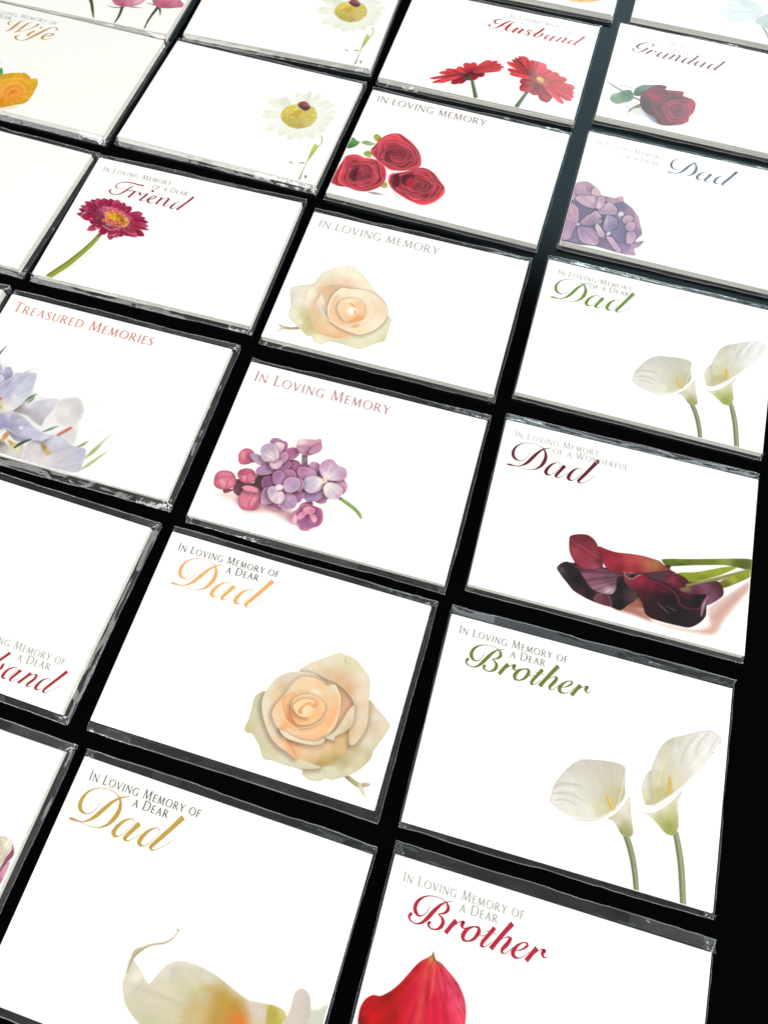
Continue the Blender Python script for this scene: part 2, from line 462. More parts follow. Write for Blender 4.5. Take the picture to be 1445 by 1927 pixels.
TK, TN = 0.115, 0.066
def _ell(cx, cy, rx, ry, a0, a1, n=16, tilt=0.25):
    r = []
    for i in range(n + 1):
        a = math.radians(a0 + (a1 - a0) * i / n)
        r.append((cx + rx * math.cos(a), cy + ry * math.sin(a), TN * .8 + (TK - TN * .8) * abs(math.cos(a + tilt)) ** 1.5))
    return r
def _sf(x, y, l=0.12): return [(x - l, y, .035), (x + l, y, .035)]
def _st(x0, y0, x1, y1, w): return [(x0, y0, w), (x1, y1, w)]
GL = {
 'I': ([_st(.1, 0, .1, 1, TK), _sf(.1, .017), _sf(.1, .983)], .2),
 'N': ([_st(.1, 0, .1, 1, TN), _st(.08, .99, .78, 0, TK), _st(.76, -.02, .76, 1, TN), _sf(.1, .017), _sf(.06, .983, .09), _sf(.76, .983)], .86),
 'L': ([_st(.1, 0, .1, 1, TK), _st(.05, .025, .5, .025, TN), [(.48, .02, .05), (.53, .17, .03)], _sf(.1, .017), _sf(.1, .983)], .54),
 'O': ([_ell(.46, .5, .43, .5, 90, 450, 28)], .92),
 'V': ([_st(.06, 1, .41, 0, TK), _st(.4, .0, .72, 1, TN), _sf(.06, .983), _sf(.72, .983, .1)], .78),
 'G': ([_ell(.46, .5, .43, .5, 48, 312, 24), _st(.74, .02, .74, .42, TK), _sf(.74, .42), [(.72, .8, .04), (.76, .98, .04)]], .86),
 'M': ([_st(.1, 0, .17, 1, TN), _st(.16, 1, .48, .06, TK), _st(.48, .06, .8, 1, TN), _st(.8, 1, .89, 0, TK), _sf(.1, .017), _sf(.89, .017)], 1.0),
 'E': ([_st(.1, 0, .1, 1, TK), _st(.05, .975, .46, .975, TN), _st(.1, .52, .4, .52, TN), _st(.05, .025, .48, .025, TN), [(.45, .98, .05), (.48, .85, .03)], [(.47, .02, .05), (.51, .16, .03)], [(.4, .6, .03), (.4, .44, .03)]], .52),
 'R': ([_st(.1, 0, .1, 1, TK), [(.06, .97, TN), (.3, .975, TN), (.47, .9, .08), (.52, .74, TK), (.44, .56, .08), (.28, .49, TN), (.1, .49, TN)], [(.3, .49, TK), (.52, .2, TK), (.72, .0, .07), (.78, -.02, .04)], _sf(.1, .017), _sf(.08, .983, .1)], .72),
 'Y': ([_st(.05, 1, .36, .45, TK), _st(.36, .45, .68, 1, TN), _st(.36, 0, .36, .48, TK), _sf(.36, .017), _sf(.05, .983, .1), _sf(.68, .983, .1)], .7),
 'F': ([_st(.1, 0, .1, 1, TK), _st(.05, .975, .46, .975, TN), _st(.1, .52, .4, .52, TN), [(.45, .98, .05), (.48, .85, .03)], [(.4, .6, .03), (.4, .44, .03)], _sf(.1, .017)], .5),
 'A': ([_st(.08, 0, .41, 1, TN), _st(.38, 1, .74, 0, TK), _st(.2, .35, .58, .35, .045), _sf(.08, .017, .1), _sf(.74, .017)], .8),
 'D': ([_st(.1, 0, .1, 1, TK), [(.06, .97, TN), (.34, .97, TN), (.64, .86, .085), (.78, .52, TK), (.66, .17, .085), (.36, .03, TN), (.06, .03, TN)], _sf(.1, .983), _sf(.1, .017)], .84),
 'W': ([_st(.05, 1, .33, 0, TK), _st(.33, 0, .58, 1, TN), _st(.5, 1, .8, 0, TK), _st(.8, 0, 1.08, 1, TN), _sf(.05, .983), _sf(1.08, .983, .1), _sf(.5, .983, .1)], 1.12),
 'U': ([[(.1, 1, TK), (.1, .45, TK), (.16, .14, .09), (.36, .0, .06), (.56, .1, TN), (.64, .4, TN), (.64, 1, TN)], _sf(.1, .983), _sf(.64, .983, .1)], .74),
 'S': ([[(.4, .84, .03), (.34, .96, TN), (.2, .98, .06), (.06, .84, .09), (.12, .64, TK), (.3, .46, TK), (.44, .26, TK), (.34, .06, .07), (.16, .0, TN), (.04, .1, .04), (.03, .2, .03)]], .48),
 'T': ([_st(.33, 0, .33, 1, TK), _st(.02, .972, .64, .972, TN), [(.03, .99, .05), (-.01, .83, .03)], [(.63, .99, .05), (.68, .83, .03)], _sf(.33, .017)], .66),
}
def caps(text, start, end, small=True, wgt=1.0):
    """capitals (first letters taller when small) set along the line start-end"""
    start = np.asarray(start)[0]; end = np.asarray(end)[0]
    x = 0.0; st = []; first = True
    words = text.split(' ')
    for wi, wd_ in enumerate(words):
        for i, ch in enumerate(wd_):
            low = small and (i > 0 or wd_ in ('OF', 'A'))
            k = 0.79 if low else 1.0
            g, adv = GL[ch]
            for s in g: st.append([(x + a * k, b * k, w * (k * .5 + .5) * wgt) for a, b, w in s])
            x += adv * k + 0.185
        if wi < len(words) - 1: x += 0.42
    x -= 0.185
    d = end - start; l = np.linalg.norm(d); e = d / l; n = np.array([-e[1], e[0]]); k = l / x
    return [[(*(start + e * a * k + n * b * k), w * k) for a, b, w in s] for s in st]

def moved(word, a, b):
    f = sim(a, b); r = []
    for s in word:
        s = np.array(s, float); s[:, :2] = f(s[:, :2]); s[:, 2] *= f.k; r.append(s)
    return r

# strokes of the script words: x, y, pen width, in card units
DAD = [XYW(-38.87,24.53,0.06,-39.01,22.70,0.10,-40.00,20.61,0.16,-41.74,19.68,0.29,-43.53,20.00,0.77,-44.69,21.25,1.09,-44.96,23.28,0.97,-44.12,25.67,0.58,-42.08,27.52,0.26,-39.55,28.38,0.16,-37.05,28.53,0.13,-34.98,28.03,0.16,-33.62,27.30,0.39,-32.56,25.84,0.77,-32.05,23.73,1.15,-32.48,21.18,1.27,-33.83,18.69,0.76,-36.28,17.04,0.22,-38.97,16.61,0.13,-41.61,16.84,0.13,-43.09,16.89,0.16),
 XYW(-30.20,28.60,0.10,-32.03,27.96,0.29,-33.59,27.02,0.52,-35.18,25.35,0.84,-36.84,22.72,1.15,-38.43,19.98,1.08,-40.09,18.18,0.63,-41.80,17.23,0.25,-43.11,16.95,0.32,-44.57,16.94,0.63,-45.83,16.93,0.70,-46.26,17.12,0.32),
 XYW(-25.72,22.17,0.16,-26.32,22.68,0.16,-27.50,22.51,0.25,-29.25,21.23,0.70,-30.58,19.06,1.07,-30.96,17.36,1.20,-30.26,16.47,0.82,-29.07,16.62,0.25,-27.70,17.90,0.13,-26.52,20.01,0.09,-25.59,21.89,0.10),
 XYW(-24.17,22.08,1.39,-25.16,20.18,1.14,-26.32,18.01,1.07,-26.87,16.74,0.94,-26.21,16.25,0.44,-24.99,16.70,0.16,-23.74,17.87,0.13,-22.62,19.32,0.13),
 XYW(-17.04,22.00,0.16,-17.66,22.60,0.16,-18.82,22.40,0.25,-20.49,20.93,0.76,-21.68,18.82,1.13,-21.99,17.16,1.19,-21.30,16.43,0.75,-20.13,16.58,0.25,-18.75,17.85,0.13,-17.55,19.95,0.09,-16.91,21.73,0.09),
 XYW(-11.57,27.91,1.47,-13.08,25.20,1.27,-14.91,22.03,1.20,-16.74,18.94,1.13,-17.94,16.85,0.93,-17.36,16.19,0.44,-16.05,16.60,0.16,-14.51,17.92,0.12,-13.06,19.46,0.13,-12.04,20.78,0.09)]
DAD_A = XY(-46.26,17.12,-11.57,27.91)
BROTHER = [XYW(-35.97,25.14,0.07,-35.92,23.57,0.15,-36.88,22.00,0.22,-38.22,21.36,0.43,-39.48,22.03,0.94,-40.08,23.37,1.02,-39.63,25.19,0.88,-38.12,26.82,0.44,-36.07,27.69,0.22,-33.52,27.94,0.15,-31.56,27.49,0.22,-30.34,26.62,0.66,-30.01,25.39,0.94,-30.87,24.21,0.58,-32.74,23.40,0.14),
 XYW(-32.74,23.40,0.14,-31.52,22.91,0.51,-30.67,21.84,0.94,-30.96,20.27,0.93,-32.38,19.14,0.43,-34.02,19.06,0.36,-34.90,19.74,0.65,-34.69,20.47,0.79,-34.19,20.38,0.29),
 XYW(-29.07,28.03,0.11,-31.13,27.23,0.29,-32.71,25.89,0.73,-34.41,23.43,1.09,-35.77,21.18,1.01,-37.26,19.54,0.58,-38.98,18.99,0.29,-40.55,19.38,0.36,-41.23,20.42,0.65,-40.77,21.18,0.87,-40.47,21.01,0.29),
 XYW(-26.80,23.28,1.23,-28.04,21.26,1.08,-29.23,19.01,1.15), XYW(-28.25,20.46,0.11,-26.13,22.72,0.14,-25.19,23.53,0.29), XYW(-25.16,23.36,0.36,-24.60,23.32,1.01,-24.77,22.35,0.86,-24.04,21.81,0.29,-22.79,22.52,0.11),
 XYW(-21.08,23.18,0.29,-22.86,21.95,0.86,-23.83,20.02,1.14,-23.44,18.83,0.78,-22.05,18.78,0.36,-20.43,19.85,0.79,-19.38,21.98,1.08,-19.60,23.14,0.72,-21.08,23.18,0.29), XYW(-19.35,21.80,0.14,-18.33,21.27,0.18,-17.16,21.85,0.11),
 XYW(-14.83,24.60,1.08,-16.15,22.31,1.00,-17.66,19.69,0.93,-17.74,18.75,0.78,-16.92,18.65,0.28,-15.66,19.69,0.14,-14.79,20.85,0.11), XYW(-17.40,23.08,0.11,-15.55,23.00,0.22,-13.72,22.98,0.11),
 XYW(-9.73,27.23,1.30,-11.73,24.08,1.15,-13.40,21.23,1.14,-14.81,18.65,1.21), XYW(-13.90,19.99,0.11,-12.11,22.14,0.14,-10.48,23.21,0.29,-9.54,23.03,0.79,-10.15,21.39,1.07,-11.29,19.62,0.92,-11.30,18.70,0.57,-10.38,18.63,0.21,-9.15,19.84,0.14,-8.27,20.99,0.11),
 XYW(-7.60,20.27,0.14,-5.73,20.96,0.36,-4.18,22.48,0.64,-4.29,23.18,0.43,-5.54,23.03,0.29,-7.12,21.68,0.71,-8.05,19.78,1.13,-7.50,18.66,0.85,-6.04,18.59,0.28,-4.42,19.68,0.14,-2.90,21.37,0.11),
 XYW(-1.15,22.77,1.21,-2.29,20.93,1.06,-3.68,18.51,1.20), XYW(-2.64,19.81,0.11,-0.51,22.21,0.14,0.80,23.01,0.28), XYW(0.81,22.94,0.36,1.22,22.69,0.92,0.75,21.76,0.85,1.32,20.90,0.42,2.20,21.07,0.14,2.82,21.68,0.11)]
BRO_A = XY(-41.07,20.84,2.82,21.68)
FRIEND = [XYW(-23.28,24.89,0.70,-25.44,24.82,0.63,-28.45,25.02,0.55,-31.61,24.70,0.47,-33.84,23.90,0.31,-35.33,22.28,0.39,-35.18,20.68,0.47,-33.92,19.87,0.23,-31.94,20.36,0.12,-30.30,21.64,0.12),
 XYW(-27.14,23.65,0.16,-28.68,22.12,0.55,-29.91,19.88,0.78,-31.46,17.56,0.62,-33.13,16.37,0.31,-35.25,16.21,0.47,-36.76,17.17,0.54,-37.00,18.13,0.70,-36.31,18.47,0.39),
 XYW(-29.17,19.86,0.16,-27.97,20.45,0.31,-26.73,20.96,0.16), XYW(-27.85,19.32,0.12,-27.51,21.52,0.19),
 XYW(-25.78,20.86,1.01,-26.44,18.57,0.85,-27.29,16.32,0.93), XYW(-26.06,19.38,0.12,-24.79,20.68,0.16,-23.79,20.89,0.23), XYW(-23.73,20.76,0.16,-23.08,20.25,0.78,-22.96,19.36,0.70,-21.74,19.48,0.16,-20.88,20.90,0.12),
 XYW(-19.66,21.02,0.93,-20.50,18.68,0.85,-21.48,16.45,0.77,-20.84,16.04,0.31,-19.16,16.76,0.15,-18.38,18.38,0.12), XYW(-18.58,22.88,0.93,-18.07,23.04,1.25,-17.53,23.15,0.93),
 XYW(-17.24,17.79,0.15,-16.04,18.83,0.46,-15.18,20.25,0.54,-15.92,20.73,0.31,-17.11,19.68,0.54,-18.02,17.33,0.93,-17.28,16.16,0.69,-15.83,16.13,0.23,-14.40,17.47,0.12),
 XYW(-12.43,20.59,1.01,-13.04,18.56,0.85,-13.68,16.16,0.92), XYW(-13.35,17.54,0.12,-11.44,19.95,0.15,-9.92,21.09,0.31,-9.19,20.62,0.85,-9.72,18.38,0.92,-10.02,16.45,0.69,-9.29,15.98,0.23,-7.94,17.52,0.12),
 XYW(-3.61,20.17,0.15,-4.90,19.80,0.31,-5.93,17.88,0.85,-6.47,16.12,0.84,-5.34,15.53,0.23,-3.75,17.83,0.12,-3.04,19.65,0.12), XYW(1.33,25.00,1.01,-0.02,22.01,0.85,-1.67,18.90,0.85,-3.34,15.89,0.69,-2.35,16.09,0.19,-1.10,18.38,0.12)]
HUSBAND = [XYW(-6.15,18.97,0.70,-5.79,19.53,1.09,-5.30,19.94,0.70), XYW(0.16,26.26,0.15,-2.18,25.51,0.40,-3.84,23.68,0.90,-3.23,21.96,0.60,-1.33,21.93,0.20),
 XYW(5.19,26.27,0.15,3.31,25.35,0.50,1.32,23.10,1.00,-0.53,20.27,0.90,-2.89,17.92,0.20,-5.04,18.18,0.15,-5.91,19.17,0.40),
 XYW(6.76,25.82,0.15,5.46,25.08,0.40,4.31,22.79,1.10,3.18,19.56,1.19,3.74,18.03,0.59,5.26,18.64,0.15,6.80,21.04,0.15), XYW(0.50,21.24,0.15,3.74,21.65,0.20), XYW(9.81,26.16,0.30,10.75,25.70,0.40),
 XYW(9.06,22.09,1.09,7.71,19.75,0.99,7.05,18.08,0.89,8.24,18.34,0.20,10.17,20.86,0.15), XYW(11.97,22.07,1.09,10.65,19.62,0.99,10.02,18.15,0.79,11.15,18.33,0.20,12.50,19.71,0.15),
 XYW(16.62,21.67,0.69,14.84,22.24,0.25,14.56,20.69,0.69,15.66,19.46,0.79,14.95,17.97,0.39,12.89,18.89,0.30),
 XYW(22.35,25.92,0.99,20.56,22.62,0.99,18.42,19.09,0.99,18.87,17.98,0.49,20.67,18.25,0.30,22.22,20.63,0.89,22.20,21.70,0.59,23.26,21.60,0.15),
 XYW(26.92,21.83,0.20,25.25,20.98,0.69,24.13,18.42,0.98,25.09,17.79,0.29,26.84,20.23,0.15), XYW(28.81,21.68,1.08,27.63,19.42,0.98,26.79,17.52,0.78,27.77,17.72,0.20,29.40,19.80,0.15),
 XYW(32.50,21.74,0.98,31.25,19.77,0.88,30.01,17.81,0.98), XYW(30.79,19.00,0.15,33.14,21.63,0.20,34.91,22.01,0.79,33.93,19.70,0.98,33.23,18.10,0.69,34.23,18.23,0.20,35.86,20.32,0.15),
 XYW(39.27,21.73,0.20,37.76,21.06,0.59,36.40,18.62,0.98,36.96,17.87,0.29,39.11,20.43,0.15), XYW(43.79,26.00,1.18,41.97,22.60,0.98,39.51,18.38,0.98,40.42,17.93,0.24,43.19,20.50,0.15)]
GRANDAD = [XYW(-32.67,22.25,0.15,-31.15,22.87,0.39,-30.52,24.07,0.78,-32.11,25.11,0.29,-34.83,24.40,0.49,-37.36,22.46,0.88,-38.61,20.18,1.07,-37.76,18.72,0.58,-35.63,19.30,0.19,-33.22,21.94,0.15),
 XYW(-33.04,20.76,0.98,-34.34,18.79,0.88,-36.04,16.82,0.68,-37.88,15.78,0.19,-39.80,16.39,0.49,-40.40,17.55,0.68,-39.60,18.31,0.39),
 XYW(-30.69,19.98,1.07,-32.00,18.01,0.97,-33.29,16.05,1.07), XYW(-32.14,17.66,0.15,-29.71,20.12,0.24), XYW(-29.45,19.77,0.68,-28.53,19.02,0.68,-28.12,18.97,0.19,-26.87,19.99,0.10),
 XYW(-24.86,20.03,0.19,-26.30,18.95,0.78,-27.52,16.40,1.06,-26.58,15.49,0.29,-24.26,18.69,0.15), XYW(-22.24,19.97,0.97,-23.65,17.36,0.97,-24.39,15.59,0.77,-23.39,15.61,0.19,-21.70,17.69,0.15),
 XYW(-18.85,20.15,0.97,-20.13,17.89,0.97,-21.59,15.59,0.96), XYW(-20.81,17.06,0.14,-18.04,20.10,0.19,-16.24,20.08,0.87,-17.28,17.60,0.97,-17.99,15.54,0.67,-16.84,15.92,0.19,-14.95,18.06,0.14),
 XYW(-11.63,20.05,0.19,-13.23,18.62,0.77,-14.62,15.73,1.06,-13.72,14.99,0.29,-11.05,18.72,0.14), XYW(-7.05,23.08,0.97,-9.14,19.34,0.96,-11.61,15.50,0.96,-10.57,15.23,0.19,-8.45,17.13,0.14),
 XYW(-5.21,19.71,0.19,-6.85,18.57,0.77,-8.06,15.75,1.05,-7.17,15.01,0.29,-4.64,18.38,0.14), XYW(-2.96,19.23,0.96,-4.22,16.70,0.96,-5.21,15.17,0.77,-4.18,14.90,0.19,-2.05,16.80,0.14),
 XYW(1.57,19.49,0.19,0.12,18.41,0.77,-1.41,15.50,1.05,-0.60,14.74,0.29,2.13,18.16,0.14), XYW(6.51,22.92,0.96,4.38,19.19,0.96,1.92,15.08,0.95,2.94,14.81,0.19,6.11,17.95,0.14)]
WIFE = [XYW(-29.13,24.93,0.12,-30.91,24.13,0.30,-31.56,22.54,0.67,-30.93,21.37,0.48,-29.52,21.06,0.15), XYW(-24.36,26.34,0.12,-25.87,25.56,0.49,-26.71,22.99,1.03,-27.55,19.97,1.02,-28.57,17.29,0.66,-29.87,16.15,0.30), XYW(-28.63,16.88,0.12,-26.87,19.22,0.12,-25.06,21.98,0.12),
 XYW(-19.77,26.51,0.12,-21.46,25.55,0.48,-22.44,23.26,1.03,-23.30,20.23,1.02,-24.19,17.80,0.66,-25.37,16.43,0.24), XYW(-24.39,17.15,0.12,-21.35,19.14,0.24,-18.80,21.56,0.30,-17.34,24.00,0.60,-16.56,25.63,0.91,-16.53,26.62,1.21),
 XYW(-15.75,21.22,0.78,-16.79,19.32,0.90,-17.75,17.26,0.96,-17.29,16.64,0.48,-16.30,17.36,0.12), XYW(-14.46,23.99,0.72,-13.98,24.27,1.02,-13.46,24.53,0.72),
 XYW(-6.04,24.88,0.30,-5.40,25.49,0.78,-5.91,26.49,0.66,-7.53,26.72,0.24,-8.99,25.84,0.54,-10.63,23.72,0.90,-12.39,20.80,1.14,-14.13,17.90,1.08,-15.87,15.00,0.89,-17.34,13.17,0.48,-19.33,12.31,0.24,-21.29,12.41,0.59,-22.60,13.32,1.07,-22.75,14.61,0.66,-21.30,15.48,0.12),
 XYW(-8.62,18.79,0.15,-6.64,20.23,0.54,-5.24,21.47,0.78,-6.25,22.10,0.42,-8.10,21.47,0.36,-9.51,19.46,0.96,-9.69,17.47,1.19,-8.06,16.68,0.42,-5.60,17.69,0.15,-3.27,20.01,0.09)]
HUSBAND_LOW = [XYW(23.66,-22.33,0.96,22.46,-24.24,0.84,21.32,-26.03,0.84,20.36,-27.75,0.84,19.77,-29.35,0.76,20.88,-30.18,0.30,22.19,-29.85,0.15,22.94,-28.91,0.57,23.36,-27.37,0.84,23.29,-26.49,0.46,23.07,-26.86,0.15), XYW(24.05,-28.05,0.09,24.74,-28.32,0.11),
 XYW(29.15,-26.87,0.09,28.69,-26.22,0.11,27.85,-26.24,0.19,26.26,-27.22,0.49,25.29,-28.93,0.83,25.14,-30.38,0.87,25.97,-30.90,0.38,26.77,-30.44,0.11,27.74,-29.13,0.08,29.06,-26.90,0.08), XYW(30.15,-26.55,0.95,29.22,-28.34,0.83,28.25,-30.05,0.75,28.13,-30.78,0.56,28.94,-30.91,0.19,29.88,-30.31,0.09,30.94,-29.17,0.08),
 XYW(33.90,-26.41,0.95,32.78,-28.27,0.83,31.28,-30.74,0.90), XYW(32.52,-29.34,0.08,33.68,-27.58,0.11,35.16,-26.40,0.23,36.11,-26.58,0.68,35.84,-28.06,0.83,34.68,-29.82,0.75,34.46,-30.58,0.56,35.39,-30.73,0.22,36.34,-30.16,0.09,37.15,-29.31,0.08),
 XYW(41.59,-26.57,0.09,41.05,-26.15,0.11,40.15,-26.25,0.19,38.80,-27.28,0.53,37.91,-29.16,0.83,37.73,-30.39,0.86,38.58,-30.80,0.37,39.38,-30.34,0.11,40.77,-28.22,0.08), XYW(45.44,-22.03,1.02,43.93,-24.62,0.87,42.25,-27.44,0.86,40.95,-29.73,0.75,40.72,-30.68,0.60,41.52,-30.81,0.22,42.64,-30.15,0.11,43.85,-28.88,0.09,45.07,-27.40,0.08)]

# ------------------------------------------------------------------ packs
POSE = {
    'cream': (3.001, 206.029, -0.24639),
    'lilac': (-17.018, 124.353, -0.24143),
    'wdad': (88.288, 101.759, -0.23020),
    'gdad': (108.861, 183.359, -0.24656),
    'peach': (-39.100, 47.794, -0.25428),
    'gbro': (66.057, 21.055, -0.23259),
    'friend': (-99.728, 234.957, -0.23787),
    'treas': (-122.778, 154.102, -0.24385),
    'rroses': (25.526, 285.908, -0.26866),
    'daisy': (-76.329, 316.495, -0.27140),
    'hus': (46.635, 364.435, -0.25760),
    'rbro': (47.522, -58.289, -0.24351),
    'gold': (-57.227, -33.182, -0.26808),
    'hyd': (132.205, 262.790, -0.25680),
    'grandad': (154.459, 342.841, -0.26213),
    'wife': (-179.664, 343.060, -0.27098),
    'blank': (-201.774, 262.266, -0.27712),
    'husb2': (-144.848, 75.526, -0.28068),
    'purp': (-160.861, -5.410, -0.27096),
    'pinkr': (-161.268, 415.349, -0.24387),
    'daisy2': (-56.055, 394.151, -0.22109),
    'yell': (72.133, 443.100, -0.24418),
    'topr': (179.110, 417.464, -0.25658),
    'corner': (-224.164, 180.170, -0.24435)
}
# film margins beyond the card: top, bottom, left, right
FILM = {'cream': (3.0, 2.2, 0.4, 1.1), 'lilac': (2.8, 2.5, 0.4, 1.0), 'wdad': (3.7, 2.0, 0.3, 0.6), 'gdad': (3.4, 1.7, 0.4, 0.7),
 'peach': (2.6, 3.4, 0.4, 2.0), 'gbro': (4.0, 1.9, 0.3, 1.4), 'friend': (3.3, 2.5, 0.6, 1.1), 'treas': (3.3, 3.5, 0.4, 2.3),
 'rroses': (2.8, 2.1, 0.5, 0.7), 'daisy': (2.8, 3.0, 0.5, 1.4), 'hus': (3.7, 2.4, 0.5, 0.9), 'rbro': (4.2, 2.2, 0.5, 1.4),
 'gold': (2.8, 3.3, 0.4, 0.5), 'hyd': (2.4, 2.3, 0.5, 0.7), 'grandad': (2.5, 2.5, 0.5, 0.7), 'wife': (1.7, 3.3, 0.5, 1.5),
 'blank': (3.3, 2.8, 0.5, 2.4), 'husb2': (3.2, 2.6, 0.5, 2.5), 'purp': (3.3, 2.8, 0.5, 2.2), 'pinkr': (2.6, 1.7, 0.5, 0.7),
 'daisy2': (2.6, 2.4, 0.5, 0.8), 'yell': (2.6, 2.8, 0.5, 0.8), 'topr': (2.6, 2.9, 0.5, 0.7), 'corner': (3.3, 2.5, 0.5, 1.4)}

def card_stack(parent, seed):
    """the cards under the top one: thin boxes a hair out of line with each other"""
    rng = random.Random(seed); V = []; F = []
    n = 6; top = TH - 0.34; h = top / n
    for i in range(n):
        dx, dy, a = rng.uniform(-.12, .12), rng.uniform(-.12, .12), rng.uniform(-.0009, .0009)
        b = len(V); z0, z1 = i * h + 0.02, (i + 1) * h - 0.05
        for z in (z0, z1):
            for sx, sy in ((-1, -1), (1, -1), (1, 1), (-1, 1)):
                x, y = sx * CARD_W / 2 * .9985, sy * CARD_H / 2 * .9985
                V.append(((x - a * y + dx) * U, (y + a * x + dy) * U, z * U))
        F += [(b, b + 3, b + 2, b + 1), (b + 4, b + 5, b + 6, b + 7)] + [(b + k, b + (k + 1) % 4, b + 4 + (k + 1) % 4, b + 4 + k) for k in range(4)]
    return link_mesh('card_stack', V, F, M_PAGES, parent)

def top_card(parent, key):
    V = []; r = .35
    def ring(z, i):
        o = []
        for cx, cy, a0 in ((1, 1, 0), (-1, 1, 90), (-1, -1, 180), (1, -1, 270)):
            for k in range(4):
                a = math.radians(a0 + 30 * k)
                o.append(((cx * (CARD_W / 2 - r) + (r - i) * math.cos(a)) * U, (cy * (CARD_H / 2 - r) + (r - i) * math.sin(a)) * U, z * U))
        return o
    V = ring(TH - .33, 0) + ring(TH - .02, 0) + ring(TH, .03); n = 16
    F = [tuple(range(n))[::-1], tuple(range(2 * n, 3 * n))]
    for lv in (0, n): F += [(lv + k, lv + (k + 1) % n, lv + n + (k + 1) % n, lv + n + k) for k in range(n)]
    fm = [1, 0] + [1] * n + [0] * n
    return link_mesh('printed_card', V, F, None, parent, mats=[M_CREAM.get(key, M_CARD), M_PAGES], fmat=fm)

def sleeve(parent, key, seed):
    t, b, l, r = FILM[key]; t *= .88; b *= .9; W2, H2 = CARD_W / 2, CARD_H / 2
    def lines(lo, hi, m0, m1):
        a = np.linspace(lo - m0, lo, 9)[:-1]; c = np.linspace(hi, hi + m1, 9)[1:]
        return np.concatenate([a, np.linspace(lo, hi, int((hi - lo) / 0.9)), c])
    us = lines(-W2 - .12, W2 + .12, l, r); vs = lines(-H2 - .12, H2 + .12, b, t)
    X, Y = np.meshgrid(us, vs)
    qx = np.where(X < 0, (-W2 - .12 - X) / l, (X - W2 - .12) / r).clip(0, 1)
    qy = np.where(Y < 0, (-H2 - .12 - Y) / b, (Y - H2 - .12) / t).clip(0, 1)
    q = np.maximum(qx, qy)
    o = seed * 17.3
    top = TH + .16 + .03 * vnoise(X * .06 + o, Y * .06, 1)
    # the near end and the sides drop to the table, the far end stays higher and catches the window
    lowz = np.where((Y > 0) & (qy >= qx), TH - 1.0 + .55 * vnoise(X * .035 + o, o, 13) + .25 * vnoise(X * .12 + o, o, 14), 0.32)
    z = top + (lowz - top) * (q ** 0.85)
    # tension folds running out of the pack, and long soft waves along the seam
    along = np.where(qy >= qx, X, Y)
    ridge = 1 - np.abs(vnoise(along * .11 + o, q * 1.6 + o, 2)) * 2
    fine = vnoise(along * .55 + o, q * 2.3, 4)
    corner = np.exp(-((np.abs(X) - W2) ** 2 + (np.abs(Y) - H2) ** 2) / 40.0)
    amp = np.sin(np.clip(q, 0, 1) * math.pi * .8) * (0.16 + 0.8 * np.clip(vnoise(along * .05 + o, o, 7), 0, 1))
    z = z + amp * (.5 * ridge + .22 * fine) + corner * q * .5 * vnoise(X * .9 + o, Y * .9, 6)
    z = np.maximum(z, 0.14)
    wob = (0.34 * vnoise(along * .07 + o, o, 8) + .12 * vnoise(along * .3 + o, o, 9)) * q
    X2 = X + np.sign(X) * wob * (qx >= qy) * (q > 0); Y2 = Y + np.sign(Y) * wob * (qy > qx)
    ny, nx = X.shape
    V = np.stack([X2.ravel(), Y2.ravel(), z.ravel()], 1) * U
    F = []; fm = []
    for j in range(ny - 1):
        for i in range(nx - 1):
            a = j * nx + i; F.append((a, a + 1, a + nx + 1, a + nx))
            fm.append(1 if (q[j, i] + q[j + 1, i + 1]) > 0.05 else 0)
    s = link_mesh('cellophane_sleeve', V, F, None, parent, smooth=True, mats=[M_FILM, M_BAND], fmat=fm)
    P = np.stack([X2, Y2, z], 2)
    # heat-sealed rims along the two open ends and the sides
    def rim(row, wdt, name):
        row = np.asarray(row); c = np.array([0, 0]); d = np.gradient(row[:, :2], axis=0); d /= np.linalg.norm(d, axis=1, keepdims=True)
        n = np.stack([-d[:, 1], d[:, 0]], 1)
        Vr = []
        for (x, y, zz), (nx_, ny_) in zip(row, n):
            Vr += [((x + nx_ * wdt) * U, (y + ny_ * wdt) * U, (zz + .07) * U), (x * U, y * U, (zz + .16) * U), ((x - nx_ * wdt) * U, (y - ny_ * wdt) * U, (zz + .05) * U)]
        Fr = []
        for i in range(len(row) - 1): Fr += [(3 * i, 3 * i + 1, 3 * i + 4, 3 * i + 3), (3 * i + 1, 3 * i + 2, 3 * i + 5, 3 * i + 4)]
        link_mesh(name, Vr, Fr, M_SEAL, s, smooth=True)
    rng = random.Random(seed * 7 + 1)
    rim(P[-1], .11 + rng.random() * .08, 'heat_seal'); rim(P[0], .1 + rng.random() * .08, 'heat_seal')
    rim(P[:, -1], .07, 'side_seam'); rim(P[:, 0], .06, 'side_seam')
    # folded-over flap: a second thickness of film along part of each open end
    for jj, end in ((-1, 1), (0, -1)):
        a, c = FLAPS.get(key, {}).get(end, (rng.uniform(0, .3), rng.uniform(.35, .8)) if rng.random() < .5 else (rng.uniform(.6, .85), .995))
        i0, i1 = int(a * (nx - 1)), int(c * (nx - 1))
        js = [ny - 1 - k for k in range(0, 8)] if end == 1 else list(range(0, 8))
        Vf = []; Ff = []
        for k, j in enumerate(js):
            for i in range(i0, i1 + 1):
                x, y, zz = P[j, i]; Vf.append((x * U, (y + end * .25 * (k == 0)) * U, (zz + .13) * U))
        m = i1 - i0 + 1
        for k in range(len(js) - 1):
            for i in range(m - 1): Ff.append((k * m + i, k * m + i + 1, (k + 1) * m + i + 1, (k + 1) * m + i))
        if m > 2: link_mesh('sleeve_flap', Vf, Ff, M_FLAP, s, smooth=True)
